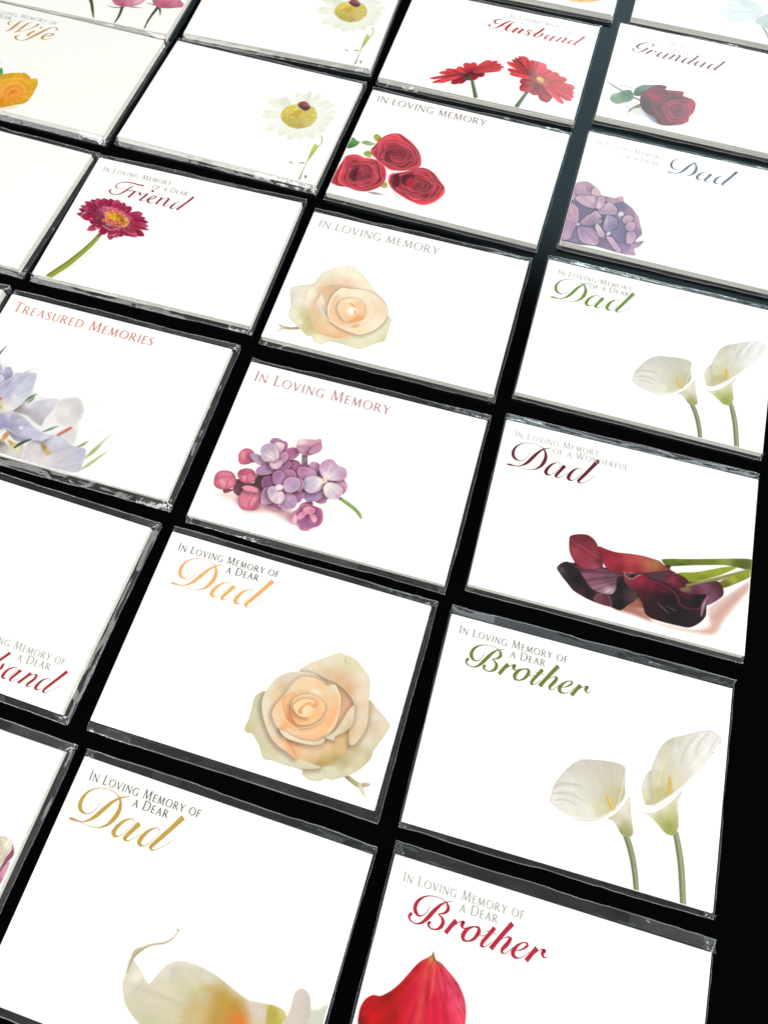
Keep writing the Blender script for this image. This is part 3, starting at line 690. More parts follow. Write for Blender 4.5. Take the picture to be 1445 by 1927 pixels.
    # crumpled corners
    for sx, sy in ((-1, 1), (1, 1), (1, -1), (-1, -1)):
        if rng.random() < .2: continue
        ex = (r if sx > 0 else l); ey = (t if sy > 0 else b)
        n = 6; Vc = []; Fc = []
        lx = rng.uniform(1.8, 3.6); 
        for j in range(n + 1):
            for i in range(n + 1):
                u, v = i / n, j / n
                x = sx * (W2 + ex - .05 - u * (ex + lx * (1 - .5 * v))); y = sy * (H2 + .1 + (ey - .2) * v)
                jit = .5 * min(1, 3 * u * (1 - u) + .15)
                x += rng.uniform(-jit, jit) * .6; y += rng.uniform(-.25, .25) * (0 < j < n)
                zz = (TH * (1 - v) * .9 + .45) + rng.uniform(-.3, .55)
                Vc.append((x * U, y * U, max(zz, .2) * U))
        for j in range(n):
            for i in range(n):
                a = j * (n + 1) + i
                Fc += [(a, a + 1, a + n + 2), (a, a + n + 2, a + n + 1)] if rng.random() < .5 else [(a, a + 1, a + n + 1), (a + 1, a + n + 2, a + n + 1)]
        link_mesh('corner_fold', Vc, Fc, M_FOLD, s)
    return s

FLAPS = {'gbro': {1: (0, .2), -1: (.0, .2)}, 'peach': {-1: (0, .2), 1: (0, .25)}, 'husb2': {1: (.86, .995)}, 'treas': {-1: (.84, .995)},
         'friend': {-1: (.86, .995)}, 'wife': {-1: (.84, .995)}, 'lilac': {1: (.82, .995)}, 'cream': {-1: (.72, .995)}, 'wdad': {1: (0, .2)}, 'rbro': {1: (.72, .995)}}

GROUP = 'cellophane packs of memorial cards set out in rows'
def pack(key, label):
    x, y, a = POSE[key]
    e = bpy.data.objects.new('card_pack', None); C.objects.link(e); e.empty_display_size = .02
    e.location = (x * U, y * U, 0.0004); e.rotation_euler = (0, 0, a)
    e['label'] = label; e['category'] = 'card pack'; e['group'] = GROUP
    seed = sorted(POSE).index(key) + 1
    card_stack(e, seed)
    c = top_card(e, key); PAPER_OF[c.name] = CREAM.get(key, PAPER)
    sleeve(e, key, seed)
    return c
def text(card, lines, h): ribbons('caption', [s for l in lines for s in l], h, card, TH + .04)
def script(card, word, h): ribbons('script_word', [np.asarray(s) * [1, 1, 1.14] for s in word], h, card, TH + .06)

# ------------------------------------------------------------------ printed flowers, as laid out on each card
LILAC = [
 S(XY(-43.50,-24.76,-40.08,-22.78,-33.80,-20.96,-25.31,-21.49,-14.76,-22.87,-5.44,-23.59,-1.69,-26.84,-3.66,-29.08,-10.96,-28.79,-19.81,-26.76,-29.56,-28.84,-34.09,-26.48),'dca4ac',f=2.4,al=.75),
 S(XY(-34.58,-25.15,-29.96,-27.74,-20.12,-25.87,-12.30,-27.49,-9.29,-25.66,-14.76,-22.87,-28.33,-23.35),'b87888',f=2.0,al=.6),
 L(XYW(-3.70,-17.71,0.63,3.95,-17.47,0.81,12.44,-18.67,0.54),'ece4d4',f=.8,al=.8),
 L(XYW(2.07,-12.84,1.37,5.62,-14.04,1.54,9.78,-15.79,1.53,12.32,-17.50,1.35,13.40,-18.88,0.81),'56822c',hl='98bc58'),
 S(XY(-16.37,0.26,-14.31,0.86,-12.86,-4.30,-14.57,-4.79),XYC(-15.4,-1.9,'7a5078',-14.8,-1.3,'a07ca0',-13.5,-2.4,'5c3c5c')),
 S(XY(-30.95,-12.09,-29.10,-5.40,-26.95,2.01,-21.68,0.39,-16.95,-3.94,-13.11,-2.83,-7.54,-2.76,0.84,-2.89,3.67,-9.14,0.60,-14.01,-4.28,-15.91,-10.27,-17.15,-12.72,-20.81,-17.71,-22.25,-22.18,-22.56,-25.53,-19.57),'84508a',f=.4),
 S(XY(-20.09,-4.34,-18.39,-2.40,-16.40,-2.76,-14.35,-4.73,-13.16,-6.94,-17.13,-7.58),'a05888',rim='7c3c68',rw=.8),
 S(XY(-36.73,-21.81,-37.31,-16.46,-31.59,-16.82,-28.29,-14.36,-25.74,-17.64,-27.24,-22.54,-32.98,-23.21),XYC(-33.8,-21.0,'6c2c48',-29.7,-16.8,'3c1820',-27.5,-19.1,'5c2840')),
 S(XY(-30.82,-15.09,-29.36,-12.64,-25.37,-10.73,-23.70,-11.52,-27.18,-13.53,-28.99,-16.32),'3c1c20'),
 S(XY(-40.23,-6.55,-39.85,-4.36,-38.27,-2.85,-35.87,-2.94,-34.12,-4.52,-33.41,-7.16,-31.98,-7.88,-33.80,-8.05,-34.83,-9.12,-37.29,-10.09,-38.91,-9.53),XYC(-38.9,-5.6,'e07a98',-36.1,-4.3,'d4608a',-36.4,-8.6,'c04a72',-38.5,-8.1,'d86c8c'),rim='a03258',rw=.6),
 L(XYW(-38.61,-3.21,0.14,-37.20,-5.15,0.28,-35.89,-9.43,0.19),'a83a62'),L(XYW(-39.42,-8.13,0.14,-37.07,-8.12,0.28,-34.19,-6.98,0.14),'a83a62'),L(XYW(-39.08,-5.18,0.28,-38.05,-6.44,0.47,-38.01,-7.46,0.23),'f0a4b8',f=.5,al=.7),
 S(XY(-40.83,-22.00,-39.24,-21.29,-36.64,-20.79,-37.90,-22.40,-39.83,-23.45),'9c3c60'),
 S(XY(-45.39,-19.81,-45.79,-16.89,-44.83,-15.09,-42.38,-14.12,-39.80,-14.14,-38.06,-15.67,-36.89,-17.85,-37.19,-19.95,-39.16,-21.51,-42.09,-22.36,-44.49,-21.55),XYC(-42.7,-15.7,'dc6c92',-42.3,-19.4,'e688a4',-38.7,-18.4,'d8648c',-42.8,-21.6,'b8446c',-44.9,-18.7,'c04c74',-40.5,-17.9,'e07c9c'),rim='982c54',rw=.6),
 L(XYW(-45.14,-19.23,0.18,-43.80,-17.83,0.37,-41.44,-16.64,0.32,-38.65,-15.33,0.19),'a03860'),L(XYW(-39.62,-20.90,0.18,-40.25,-18.83,0.37,-39.58,-16.61,0.32,-38.36,-15.50,0.18),'a83c64'),L(XYW(-45.03,-16.42,0.19,-44.56,-18.05,0.28,-42.98,-20.62,0.18),'b04468'),L(XYW(-43.03,-18.62,0.55,-41.26,-19.62,0.73,-41.34,-20.65,0.37),'f0a0b4',f=.7,al=.7),L(XYW(-39.50,-18.10,0.46,-38.36,-19.28,0.46),'f0a0b8',f=.6,al=.7),
 S(XY(-37.81,-14.07,-37.38,-12.42,-35.09,-10.99,-32.51,-11.01,-30.54,-12.99,-30.31,-15.20,-31.93,-17.17,-34.70,-17.22,-36.84,-15.82),XYC(-36.2,-13.1,'b03860',-33.3,-12.0,'cc5680',-34.5,-15.2,'e07a98',-31.6,-14.3,'dc7496',-32.6,-16.6,'c0527a'),rim='8c2850',rw=.6),
 L(XYW(-37.17,-13.63,0.23,-34.94,-14.00,0.28,-33.66,-12.36,0.28,-31.59,-12.27,0.19),'8c2850'),L(XYW(-33.59,-13.87,0.19,-33.35,-15.82,0.32,-31.98,-17.04,0.18),'983058'),L(XYW(-36.12,-14.60,0.23,-35.03,-16.31,0.28,-33.86,-16.98,0.18),'a83c64'),L(XYW(-34.90,-14.75,0.46,-34.27,-15.84,0.46),'f0a0b8',f=.6,al=.7),
 S(XY(-34.03,-23.51,-33.72,-21.19,-33.20,-18.79,-30.42,-17.49,-27.42,-18.12,-25.71,-20.61,-25.15,-23.90,-25.81,-26.54,-28.22,-27.48,-30.87,-27.76,-32.68,-26.57),XYC(-31.7,-22.8,'d86a8e',-28.6,-22.5,'e080a0',-26.4,-24.8,'c05078',-31.7,-26.8,'d46888',-30.5,-18.5,'e896ac'),rim='98305a',rw=.6),
 L(XYW(-30.55,-21.02,0.18,-30.83,-24.07,0.36,-30.95,-27.54,0.18),'a0345c'),L(XYW(-28.25,-20.35,0.18,-29.25,-23.61,0.36,-28.95,-26.72,0.18),'a0345c'),L(XYW(-26.30,-21.28,0.18,-26.60,-24.32,0.36,-27.48,-27.27,0.18),'98305a'),L(XYW(-30.73,-23.05,0.45,-30.81,-26.03,0.45),'f4a8bc',f=.7,al=.6),L(XYW(-28.23,-22.33,0.45,-28.11,-25.25,0.36),'f4a8bc',f=.7,al=.6),
 S(XY(-34.25,-19.10,-33.03,-17.99,-30.39,-17.58,-27.84,-18.25,-27.78,-19.72,-29.95,-20.10,-32.71,-20.15),'e890a8',rim='b04c70',rw=.35),
 S(XY(-30.29,2.09,-30.01,4.02,-27.94,4.89,-25.58,4.25,-23.61,1.92,-24.95,-1.08,-28.01,-0.40),XYC(-28.7,3.1,'98689c',-26.2,2.7,'b488b0'),rim='c878a8'),
 S(XY(-25.58,4.25,-23.91,4.21,-22.82,2.68,-22.96,0.02,-23.93,0.78),'a05c94',rim='d088b0',rw=.3),
 S(XY(-28.40,2.11,-26.45,3.31,-24.36,2.75,-24.04,-0.30,-24.62,-2.03,-26.72,-0.03),XYC(-26.9,2.0,'f0dce8',-24.4,0.1,'dcb4d0')),
 S(XY(-23.39,-0.11,-22.94,1.33,-20.60,2.80,-18.26,2.16,-17.51,0.29,-18.50,-2.07,-20.48,-3.16,-22.16,-2.35),XYC(-20.1,1.4,'a0508c',-21.0,-1.5,'b06aa0',-18.5,0.8,'9c4888'),rim='d880b0',veins=XY(-23.28,-3.20)),
 S(XY(-36.04,-5.08,-34.29,-4.05,-31.81,-4.37,-29.79,-6.12,-27.54,-6.50,-29.05,-8.22,-31.85,-8.26,-34.22,-6.88),XYC(-33.8,-5.5,'a890c0',-30.5,-6.8,'b8a0c8',-29.2,-7.8,'bc7cac'),rim='c888b4'),
 S(XY(-31.50,-11.23,-31.01,-9.30,-28.36,-7.51,-26.42,-7.71,-23.89,-8.26,-25.37,-10.73,-28.56,-12.26,-30.66,-12.26),XYC(-29.8,-10.2,'a880b4',-26.9,-8.9,'7c70ac',-25.5,-10.3,'c490b8'),rim='c878a8'),
 S(XY(-24.16,-8.85,-22.17,-6.48,-20.40,-3.40,-19.16,-4.58,-19.51,-6.74,-21.45,-8.58),XYC(-20.8,-5.1,'985090',-22.1,-8.0,'b070a4'),rim='d080b0'),
 S(XY(-24.46,-2.50,-23.39,-0.11,-21.49,-0.86,-21.26,-3.64,-22.48,-5.55,-23.47,-4.03),XYC(-22.7,-2.0,'b080b4',-23.0,-4.1,'c898c4'),rim='d8a4c8'),
 S(XY(-32.48,-2.74,-32.72,-0.46,-31.02,1.46,-28.84,1.98,-26.67,0.51,-24.84,-2.09,-24.41,-4.30,-25.76,-5.57,-28.77,-6.34,-30.97,-5.42),XYC(-31.4,-1.4,'a898c0',-29.2,0.3,'b8a4c8',-27.9,-3.5,'e4dce8',-25.4,-3.8,'d0c4dc',-30.3,-4.7,'c4a8cc'),veins=XY(-24.41,-4.30),vamp=.11,rim='c8a8cc',rs=.5),
 L(XYW(-32.04,-1.05,0.14,-28.64,-2.67,0.19,-24.80,-4.26,0.19),'8c7890',al=.6),
 S(XY(-27.54,-6.50,-25.28,-5.58,-23.98,-3.92,-22.54,-4.01,-22.32,-6.01,-23.47,-8.14,-25.67,-8.52),XYC(-24.9,-6.8,'e4ccE0',-23.5,-5.3,'c8a8d0'),rim='b878ac'),
 S(XY(-19.74,3.05,-19.91,6.42,-17.43,7.51,-13.42,8.30,-11.34,9.18,-10.35,6.82,-9.75,5.94,-10.08,3.75,-13.41,0.96,-16.56,0.57,-18.24,1.38),XYC(-18.2,5.6,'ecdce4',-13.5,7.0,'c898b8',-11.0,5.1,'c06898',-16.4,3.0,'b88cb4',-13.8,2.2,'a868a0')),
 S(XY(-19.15,2.69,-17.23,4.03,-14.84,3.94,-13.48,1.20,-16.13,0.69,-17.81,1.51),XYC(-17.3,2.7,'bc94bc',-15.1,1.8,'a8709c'),rim='c880b0'),
 S(XY(-14.22,2.03,-13.28,4.92,-11.00,6.63,-9.67,5.70,-10.30,3.69,-12.70,1.69),XYC(-12.5,4.1,'b880b4',-10.3,5.8,'cc78a4'),rim='cc80b0'),
 S(XY(-12.53,-3.18,-11.71,-1.40,-9.50,-1.01,-7.54,-2.76,-8.65,-5.13,-11.22,-4.34),XYC(-10.8,-2.7,'c088b8',-8.7,-3.6,'a878b0'),rim='d090bc'),
 S(XY(-5.45,-17.24,-3.45,-14.19,-1.57,-14.64,-1.34,-16.54,-3.31,-17.50),'ac70a4',rim='d088b4'),
 S(XY(-0.13,-7.23,2.55,-5.44,4.60,-7.37,4.65,-10.11,3.11,-11.80,0.59,-11.03),XYC(2.4,-8.0,'c8a0cc',4.3,-9.0,'d080b0'),rim='dc98bc'),
 S(XY(-9.86,-17.03,-10.66,-15.28,-9.91,-14.06,-6.28,-12.51,-4.61,-10.53,-3.18,-13.61,-4.20,-16.14,-6.46,-17.63,-8.65,-17.91),XYC(-8.1,-15.5,'9478b4',-5.0,-13.6,'a890c0',-7.0,-13.2,'8468a4'),rim='c880b0'),
 S(XY(-15.86,-7.21,-15.63,-5.10,-13.15,-4.13,-9.72,-4.67,-8.06,-6.23,-9.17,-7.82,-12.40,-9.26,-14.61,-8.89),XYC(-14.0,-5.7,'a86098',-10.9,-6.8,'b898c8',-13.6,-8.6,'b078a8'),rim='d890bc',veins=XY(-6.06,-7.43)),
 S(XY(-8.24,-3.48,-8.14,-0.88,-6.48,1.26,-4.31,1.78,-1.45,0.03,1.76,-0.58,3.02,-2.77,2.83,-4.86,-0.27,-6.76,-3.80,-7.28,-5.93,-6.38),XYC(-6.3,-0.9,'b488c0',-4.3,-1.3,'c0b4d4',-0.2,-2.7,'b8a0cc',-3.8,-5.8,'ece4f0',2.1,-4.0,'c88cb8',-1.6,-5.6,'d8d0e4',-4.1,1.1,'c07cac'),rim='c890bc',veins=XY(-4.86,-7.58),vamp=.1),
 S(XY(-12.30,-11.25,-11.78,-8.32,-9.47,-6.89,-6.21,-6.96,-4.92,-8.11,-4.47,-10.99,-6.06,-13.20,-8.43,-14.38,-10.76,-13.56),XYC(-11.0,-10.9,'acacd4',-8.7,-9.2,'c4c4e0',-5.8,-8.4,'f4f2f6',-8.8,-13.2,'c8b0d8'),rim='d49cc8',veins=XY(-4.78,-7.81),vamp=.08),
 S(XY(-4.19,-10.41,-3.09,-8.08,0.01,-7.69,3.25,-9.26,3.46,-12.19,2.42,-13.98,-0.58,-14.60,-2.76,-13.49),XYC(-2.7,-10.0,'f8f4f6',0.4,-10.6,'d8d4e8',-0.5,-13.3,'ccccE8',2.7,-11.9,'d4acd4'),veins=XY(-4.50,-7.98),rim='dcb4d8',rs=.5),
 S(XY(-5.85,-7.36,-5.06,-6.22,-3.64,-6.62,-3.56,-8.32,-4.87,-9.00),'f0e8d4',f=.4),L(XYW(-5.57,-6.78,0.28,-5.07,-7.64,0.37,-4.50,-7.98,0.28),'a08858'),L(XYW(-4.23,-6.64,0.23,-3.73,-7.51,0.28),'b09868'),
 S(XY(-22.86,-23.24,-20.52,-22.08,-16.43,-23.35,-17.90,-24.36,-20.58,-24.54),'b0609a',rim='d888b4'),
 S(XY(-13.80,-16.18,-11.66,-14.32,-10.15,-16.12,-10.66,-18.74,-12.18,-19.67),'9c64a4',rim='c888b4'),
 S(XY(-15.59,-9.42,-13.25,-9.50,-11.88,-11.13,-11.68,-13.58,-12.77,-15.14,-14.18,-12.29),'b480b8',rim='dcb0d0'),
 S(XY(-20.95,-8.69,-19.22,-6.91,-16.71,-7.46,-15.38,-9.36,-17.63,-10.26,-19.01,-11.67),XYC(-18.9,-7.8,'b46ca4',-18.2,-9.9,'9c5c98'),rim='d890b8'),
 S(XY(-27.63,-15.18,-27.43,-12.85,-25.05,-11.65,-23.44,-12.96,-23.12,-15.88,-25.74,-17.64),XYC(-25.9,-14.7,'743478',-23.9,-15.1,'90548c'),rim='a868a0'),
 S(XY(-24.50,-11.24,-24.34,-9.67,-22.46,-8.36,-20.58,-9.09,-19.43,-11.80,-20.41,-14.35,-22.75,-14.27),XYC(-22.6,-10.7,'8c5898',-22.2,-13.1,'a070a4',-20.4,-11.6,'a880b0'),rim='c080b0',veins=XY(-19.87,-15.94)),
 S(XY(-25.80,-21.14,-26.08,-17.99,-24.80,-16.37,-23.23,-16.91,-22.28,-19.62,-20.73,-22.14,-22.47,-23.03,-24.71,-22.55),XYC(-24.7,-19.3,'a474b0',-22.9,-21.8,'b490c4'),rim='d490c0'),
 S(XY(-17.87,-21.80,-18.10,-18.42,-16.05,-16.33,-13.50,-17.09,-11.83,-19.08,-12.00,-21.58,-14.20,-23.19,-16.63,-23.41),XYC(-16.1,-18.8,'c0a4cc',-13.7,-20.6,'b488c0',-15.9,-22.2,'a484b8'),rim='d498c8',veins=XY(-19.27,-17.02)),
 S(XY(-19.16,-14.23,-19.09,-11.44,-17.28,-9.91,-14.52,-9.87,-13.07,-11.72,-13.28,-14.29,-15.21,-16.09,-17.46,-16.24),XYC(-17.6,-11.8,'b888bc',-15.3,-13.1,'a490c4',-17.5,-14.8,'c8a8cc'),rim='e0b8d8',veins=XY(-19.64,-16.62)),
 S(XY(-24.33,-17.73,-23.62,-15.77,-21.02,-15.27,-18.15,-16.94,-16.96,-19.08,-17.87,-21.80,-20.10,-21.96,-22.60,-20.71),XYC(-22.5,-17.7,'b8a0c8',-19.5,-19.8,'dcd0e4',-19.2,-17.8,'e0d4e8'),rim='dcbcd8',veins=XY(-19.56,-16.85)),
 S(XY(-21.81,-15.00,-20.52,-14.03,-19.00,-14.44,-19.03,-15.70,-20.63,-16.41),'f4ecf2',f=.3),L(XYW(-20.40,-17.09,0.37,-19.67,-16.53,0.55,-18.72,-16.61,0.27),'8c6070'),
 S(XY(-10.10,-19.07,-6.56,-17.31,-5.64,-18.77,-8.14,-19.49),'80346a'),
 S(XY(-12.65,-27.11,-12.51,-24.17,-11.02,-21.79,-10.10,-19.07,-7.87,-18.92,-5.64,-18.77,-2.29,-19.27,-0.98,-20.84,-0.12,-23.98,-0.93,-26.38,-3.19,-27.75,-4.48,-29.31,-7.02,-29.81,-8.83,-28.42,-11.18,-28.13),XYC(-11.4,-24.8,'c0608c',-11.1,-20.3,'b85890',-4.5,-19.4,'944078',-1.4,-23.4,'b060a0',-6.5,-28.7,'a860a0',-10.5,-27.5,'d8a0c0'),rim='dc88b0',veins=XY(-6.95,-24.50)),
 S(XY(-10.79,-26.58,-10.58,-23.12,-8.53,-21.07,-3.81,-20.20,-1.30,-22.39,-1.14,-25.72,-4.01,-27.99,-7.59,-28.06),XYC(-9.0,-26.5,'a05898',-4.6,-26.2,'9c589c',-2.3,-23.6,'944080',-7.1,-24.1,'843474')),
 S(XY(-11.06,-27.14,-11.12,-24.25,-9.99,-24.90,-9.38,-28.10),'e8c0d4',f=.4),S(XY(-8.80,-21.64,-7.58,-19.82,-4.79,-19.99,-4.15,-21.27,-5.73,-22.70,-7.53,-22.73),XYC(-7.7,-20.8,'e8a0b8',-5.2,-21.6,'cc7098'),rim='f0b8c8',rw=.3),
 S(XY(-9.70,-25.78,-9.61,-23.33,-8.24,-21.96,-6.97,-23.06,-8.05,-25.30),XYC(-9.0,-24.6,'e0a0c0',-7.9,-22.9,'c878a4')),S(XY(-5.73,-22.70,-4.07,-22.22,-2.33,-24.14,-3.00,-25.54,-4.74,-24.35),XYC(-3.8,-24.6,'eab4c8',-4.8,-22.9,'cc789c')),
 L(XYW(-6.27,-23.82,0.18,-6.11,-25.71,0.36,-4.16,-27.55,0.18),'78306c'),L(XYW(-9.00,-26.54,0.18,-7.20,-26.51,0.27,-6.25,-25.27,0.13),'80347a'),
]
BURGUNDY = [
 S(XY(-16.79,-18.47,-12.67,-16.74,-2.90,-15.84,6.91,-15.51,18.75,-9.89,27.75,-12.71,38.86,-10.54,40.71,-13.23,35.50,-20.40,33.96,-26.46,30.11,-30.03,19.57,-30.40,12.85,-27.74,5.62,-29.72,-3.00,-29.53,-12.05,-27.13,-17.69,-22.85),'3a1a26',f=.4),
 S(XY(2.01,-30.71,8.57,-27.78,16.49,-31.25,30.19,-30.84,36.23,-28.08,38.39,-23.00,44.51,-13.92,50.30,-7.10,50.51,-9.96,45.44,-18.81,42.24,-24.76,39.12,-30.89,32.43,-32.16,21.94,-32.54,12.25,-31.29),'deb09e',f=1.6,al=.9),
 S(XY(3.04,-30.43,10.20,-23.90,15.19,-29.36,16.56,-31.79,9.02,-31.05),'b87c68',f=1.2,al=.9),S(XY(35.60,-21.50,43.85,-12.37,50.15,-6.56,50.24,-7.71,41.82,-19.80,37.15,-26.71),'c89484',f=1.4,al=.7),
 S(XY(17.33,-7.18,29.53,-3.70,49.76,1.74,50.07,-2.46,44.71,-3.05,40.39,-3.34,29.79,-6.26,19.24,-9.45),XYC(24.3,-5.7,'8a9840',40.2,-1.6,'9aa84a',45.7,-2.5,'687424',24.5,-7.4,'5a681e',35.0,-3.9,'7c8a30'),f=.25),
 S(XY(26.88,-14.70,38.13,-8.40,49.50,-2.03,49.58,-3.19,39.84,-9.39,28.63,-15.96),'a09c5c',f=.5),
 S(XY(23.77,-10.99,30.06,-8.85,40.44,-3.92,45.21,-2.61,38.63,-7.96,28.35,-13.25),XYC(27.6,-11.0,'a0a82c',37.9,-5.8,'acb444',32.9,-9.8,'8c9428',32.7,-8.1,'b8bc54')),
 S(XY(39.10,-10.18,50.06,-2.34,50.26,-5.06,40.64,-12.38),XYC(43.5,-7.8,'b8bc48',46.1,-6.5,'94a030',41.6,-11.0,'7c7c24',47.5,-4.3,'a8b03c')),
 S(XY(18.68,-9.31,21.07,-8.77,20.23,-10.96),'6a1c24'),
 S(XY(-5.97,-8.30,-2.87,-8.65,1.03,-8.78,5.89,-8.05,10.79,-7.60,16.88,-8.02,18.68,-9.31,20.46,-10.60,16.37,-12.79,6.91,-15.51,0.55,-16.96,-2.37,-15.69,-5.18,-11.70),XYC(-3.8,-10.1,'a43046',0.4,-12.0,'b43a4e',6.2,-10.4,'cc5860',12.7,-9.8,'c87858',16.0,-9.5,'b08a58',8.9,-13.8,'a83848',18.3,-10.6,'a05044',2.5,-15.5,'8c2838',9.3,-8.6,'c86860'),veins=XY(19.34,-10.32),vamp=.08,vfreq=14),
 S(XY(-19.66,-21.04,-18.90,-19.05,-16.43,-17.36,-13.53,-18.17,-10.97,-20.42,-7.63,-24.18,-3.03,-25.81,1.81,-25.63,2.55,-21.38,2.94,-18.36,4.96,-17.22,6.47,-20.31,9.98,-22.24,10.35,-25.01,7.54,-28.06,5.22,-30.68,1.97,-30.44,-2.88,-30.35,-7.88,-29.43,-12.48,-27.82,-15.03,-25.63,-17.60,-23.41),XYC(-18.0,-21.2,'6c5c60',-17.3,-18.6,'30242c',-11.6,-23.5,'1a1216',-6.6,-27.4,'20161c',3.0,-22.4,'1a161c',4.4,-28.9,'161216',-0.0,-27.9,'583440',-2.8,-27.5,'6c4450',-3.4,-30.5,'482834',8.6,-24.3,'604448',-9.1,-28.6,'5c3044',-14.8,-20.3,'2c2026',-12.7,-26.7,'4c2838'),speck=.06),
 S(XY(-14.68,-17.89,-10.76,-18.30,-3.87,-16.70,2.17,-16.81,6.98,-16.07,7.10,-16.92,3.42,-17.93,2.31,-19.70,2.64,-23.10,1.25,-25.50,-3.55,-25.95,-6.41,-25.00,-9.64,-21.81,-12.29,-19.01),XYC(-11.2,-18.7,'6c3848',-6.7,-19.8,'8a5468',-1.3,-18.9,'785260',-4.3,-24.4,'a07484',0.6,-24.8,'d0bcc2',3.8,-16.9,'644048',1.1,-20.6,'7c5464',-9.2,-21.1,'946478'),veins=XY(11.19,-14.92),vamp=.16,vfreq=26),
 S(XY(-4.68,-29.13,-3.42,-26.78,-0.35,-25.65,1.27,-27.50,1.93,-30.16,-1.80,-30.34),XYC(-2.7,-28.0,'80525f',-0.0,-27.9,'6c3c48'),rim='b08890',rw=.3),
 S(XY(-17.03,-7.20,-15.02,-5.79,-10.69,-4.84,-7.67,-6.33,-5.34,-9.93,-3.21,-15.63,-5.36,-17.70,-10.14,-18.72,-13.10,-17.46,-15.88,-14.04,-16.99,-10.12),XYC(-15.2,-8.4,'8c3444',-11.6,-6.2,'803038',-11.4,-11.0,'9c3c50',-7.7,-13.6,'a84458',-14.4,-13.0,'b05060',-6.1,-16.7,'b45c6c',-4.8,-14.0,'783040'),rim='58202c',rw=.35,veins=XY(-3.95,-16.13),vamp=.06),
 L(XYW(-16.80,-8.54,0.17,-11.48,-10.42,0.28,-5.27,-12.92,0.17),'c87884',al=.7),
 S(XY(6.98,-16.07,13.21,-13.66,18.91,-11.32,23.79,-11.16,27.75,-12.71,27.38,-14.28,24.97,-16.97,20.01,-16.01,12.35,-15.48),XYC(10.2,-15.5,'583c44',17.5,-13.2,'5c444c',22.4,-13.0,'7a3040',26.2,-13.4,'6c2030',22.6,-15.3,'8c3848'),veins=XY(27.81,-13.28),vamp=.08),
 S(XY(19.42,-15.59,20.76,-13.17,23.85,-11.73,27.49,-12.79,26.88,-14.70,24.94,-16.69,21.64,-16.14),XYC(22.0,-14.3,'943e4e',25.7,-13.9,'641c2c',24.3,-16.0,'7a3040'),rim='4c1828',rw=.4),
 S(XY(24.97,-16.97,30.55,-13.69,35.69,-11.12,38.84,-10.25,40.66,-12.66,40.86,-14.92,39.44,-17.03,35.50,-20.40,33.20,-18.74,27.82,-18.49),XYC(27.5,-15.7,'8a7c5c',33.2,-13.5,'8c5470',38.4,-11.5,'5c3040',37.7,-15.8,'84506c',35.8,-18.0,'906080',40.2,-13.9,'5c2c38',30.8,-16.5,'6c3048'),veins=XY(40.71,-13.23),vamp=.12,vfreq=16),
 S(XY(4.74,-17.57,4.72,-15.52,5.48,-17.07,7.78,-17.91,9.69,-15.92,11.19,-14.92,13.47,-15.76,17.88,-16.30,21.84,-17.83,25.04,-17.53,28.81,-17.65,35.12,-16.49,35.62,-16.07,35.18,-19.91,35.45,-24.37,33.56,-27.69,30.15,-30.41,25.98,-30.88,19.64,-30.94,15.88,-30.57,13.84,-29.16,12.57,-25.54,9.98,-22.24,6.81,-20.79,5.27,-19.47),XYC(6.3,-19.2,'8c4050',10.4,-17.5,'a82a4c',14.8,-18.0,'8c1c40',19.2,-18.5,'701830',12.7,-22.6,'541828',15.9,-26.9,'360f18',21.8,-21.9,'0c0608',26.3,-24.6,'0e0608',18.7,-22.7,'280c12',27.2,-17.5,'6c2038',30.0,-19.0,'48142a',31.2,-19.9,'0c0808',32.9,-26.7,'30101c',30.1,-29.8,'2c0c14',25.6,-27.6,'120608',18.5,-30.1,'3c1018',34.8,-24.0,'4c2030',26.0,-21.8,'30101c',23.4,-27.1,'1c080e'),veins=XY(10.66,-19.16),vamp=.1,speck=.05),
 S(XY(29.79,-21.96,30.54,-18.90,34.08,-16.78,33.68,-20.89,31.46,-22.64),'0a0608',f=.4),
 L(XYW(4.46,-15.59,0.33,5.52,-17.35,0.44,7.75,-17.74,0.44,9.69,-15.92,0.44,10.78,-15.15,0.28),'c89494'),L(XYW(11.26,-15.48,0.28,14.63,-16.32,0.33,20.14,-17.13,0.44,24.18,-19.49,0.49,26.17,-22.95,0.49,29.42,-23.48,0.38,33.01,-22.21,0.38,34.24,-18.46,0.38,35.64,-16.35,0.27),'84344e'),
 L(XYW(35.44,-16.98,0.44,34.20,-20.75,1.19,33.80,-24.82,0.54),'b89aa0',f=.35),L(XYW(18.04,-24.33,0.27,20.66,-26.16,0.43,22.37,-27.11,0.22),'807480'),L(XYW(21.02,-24.65,0.27,24.31,-25.45,0.49),'685c64'),
]
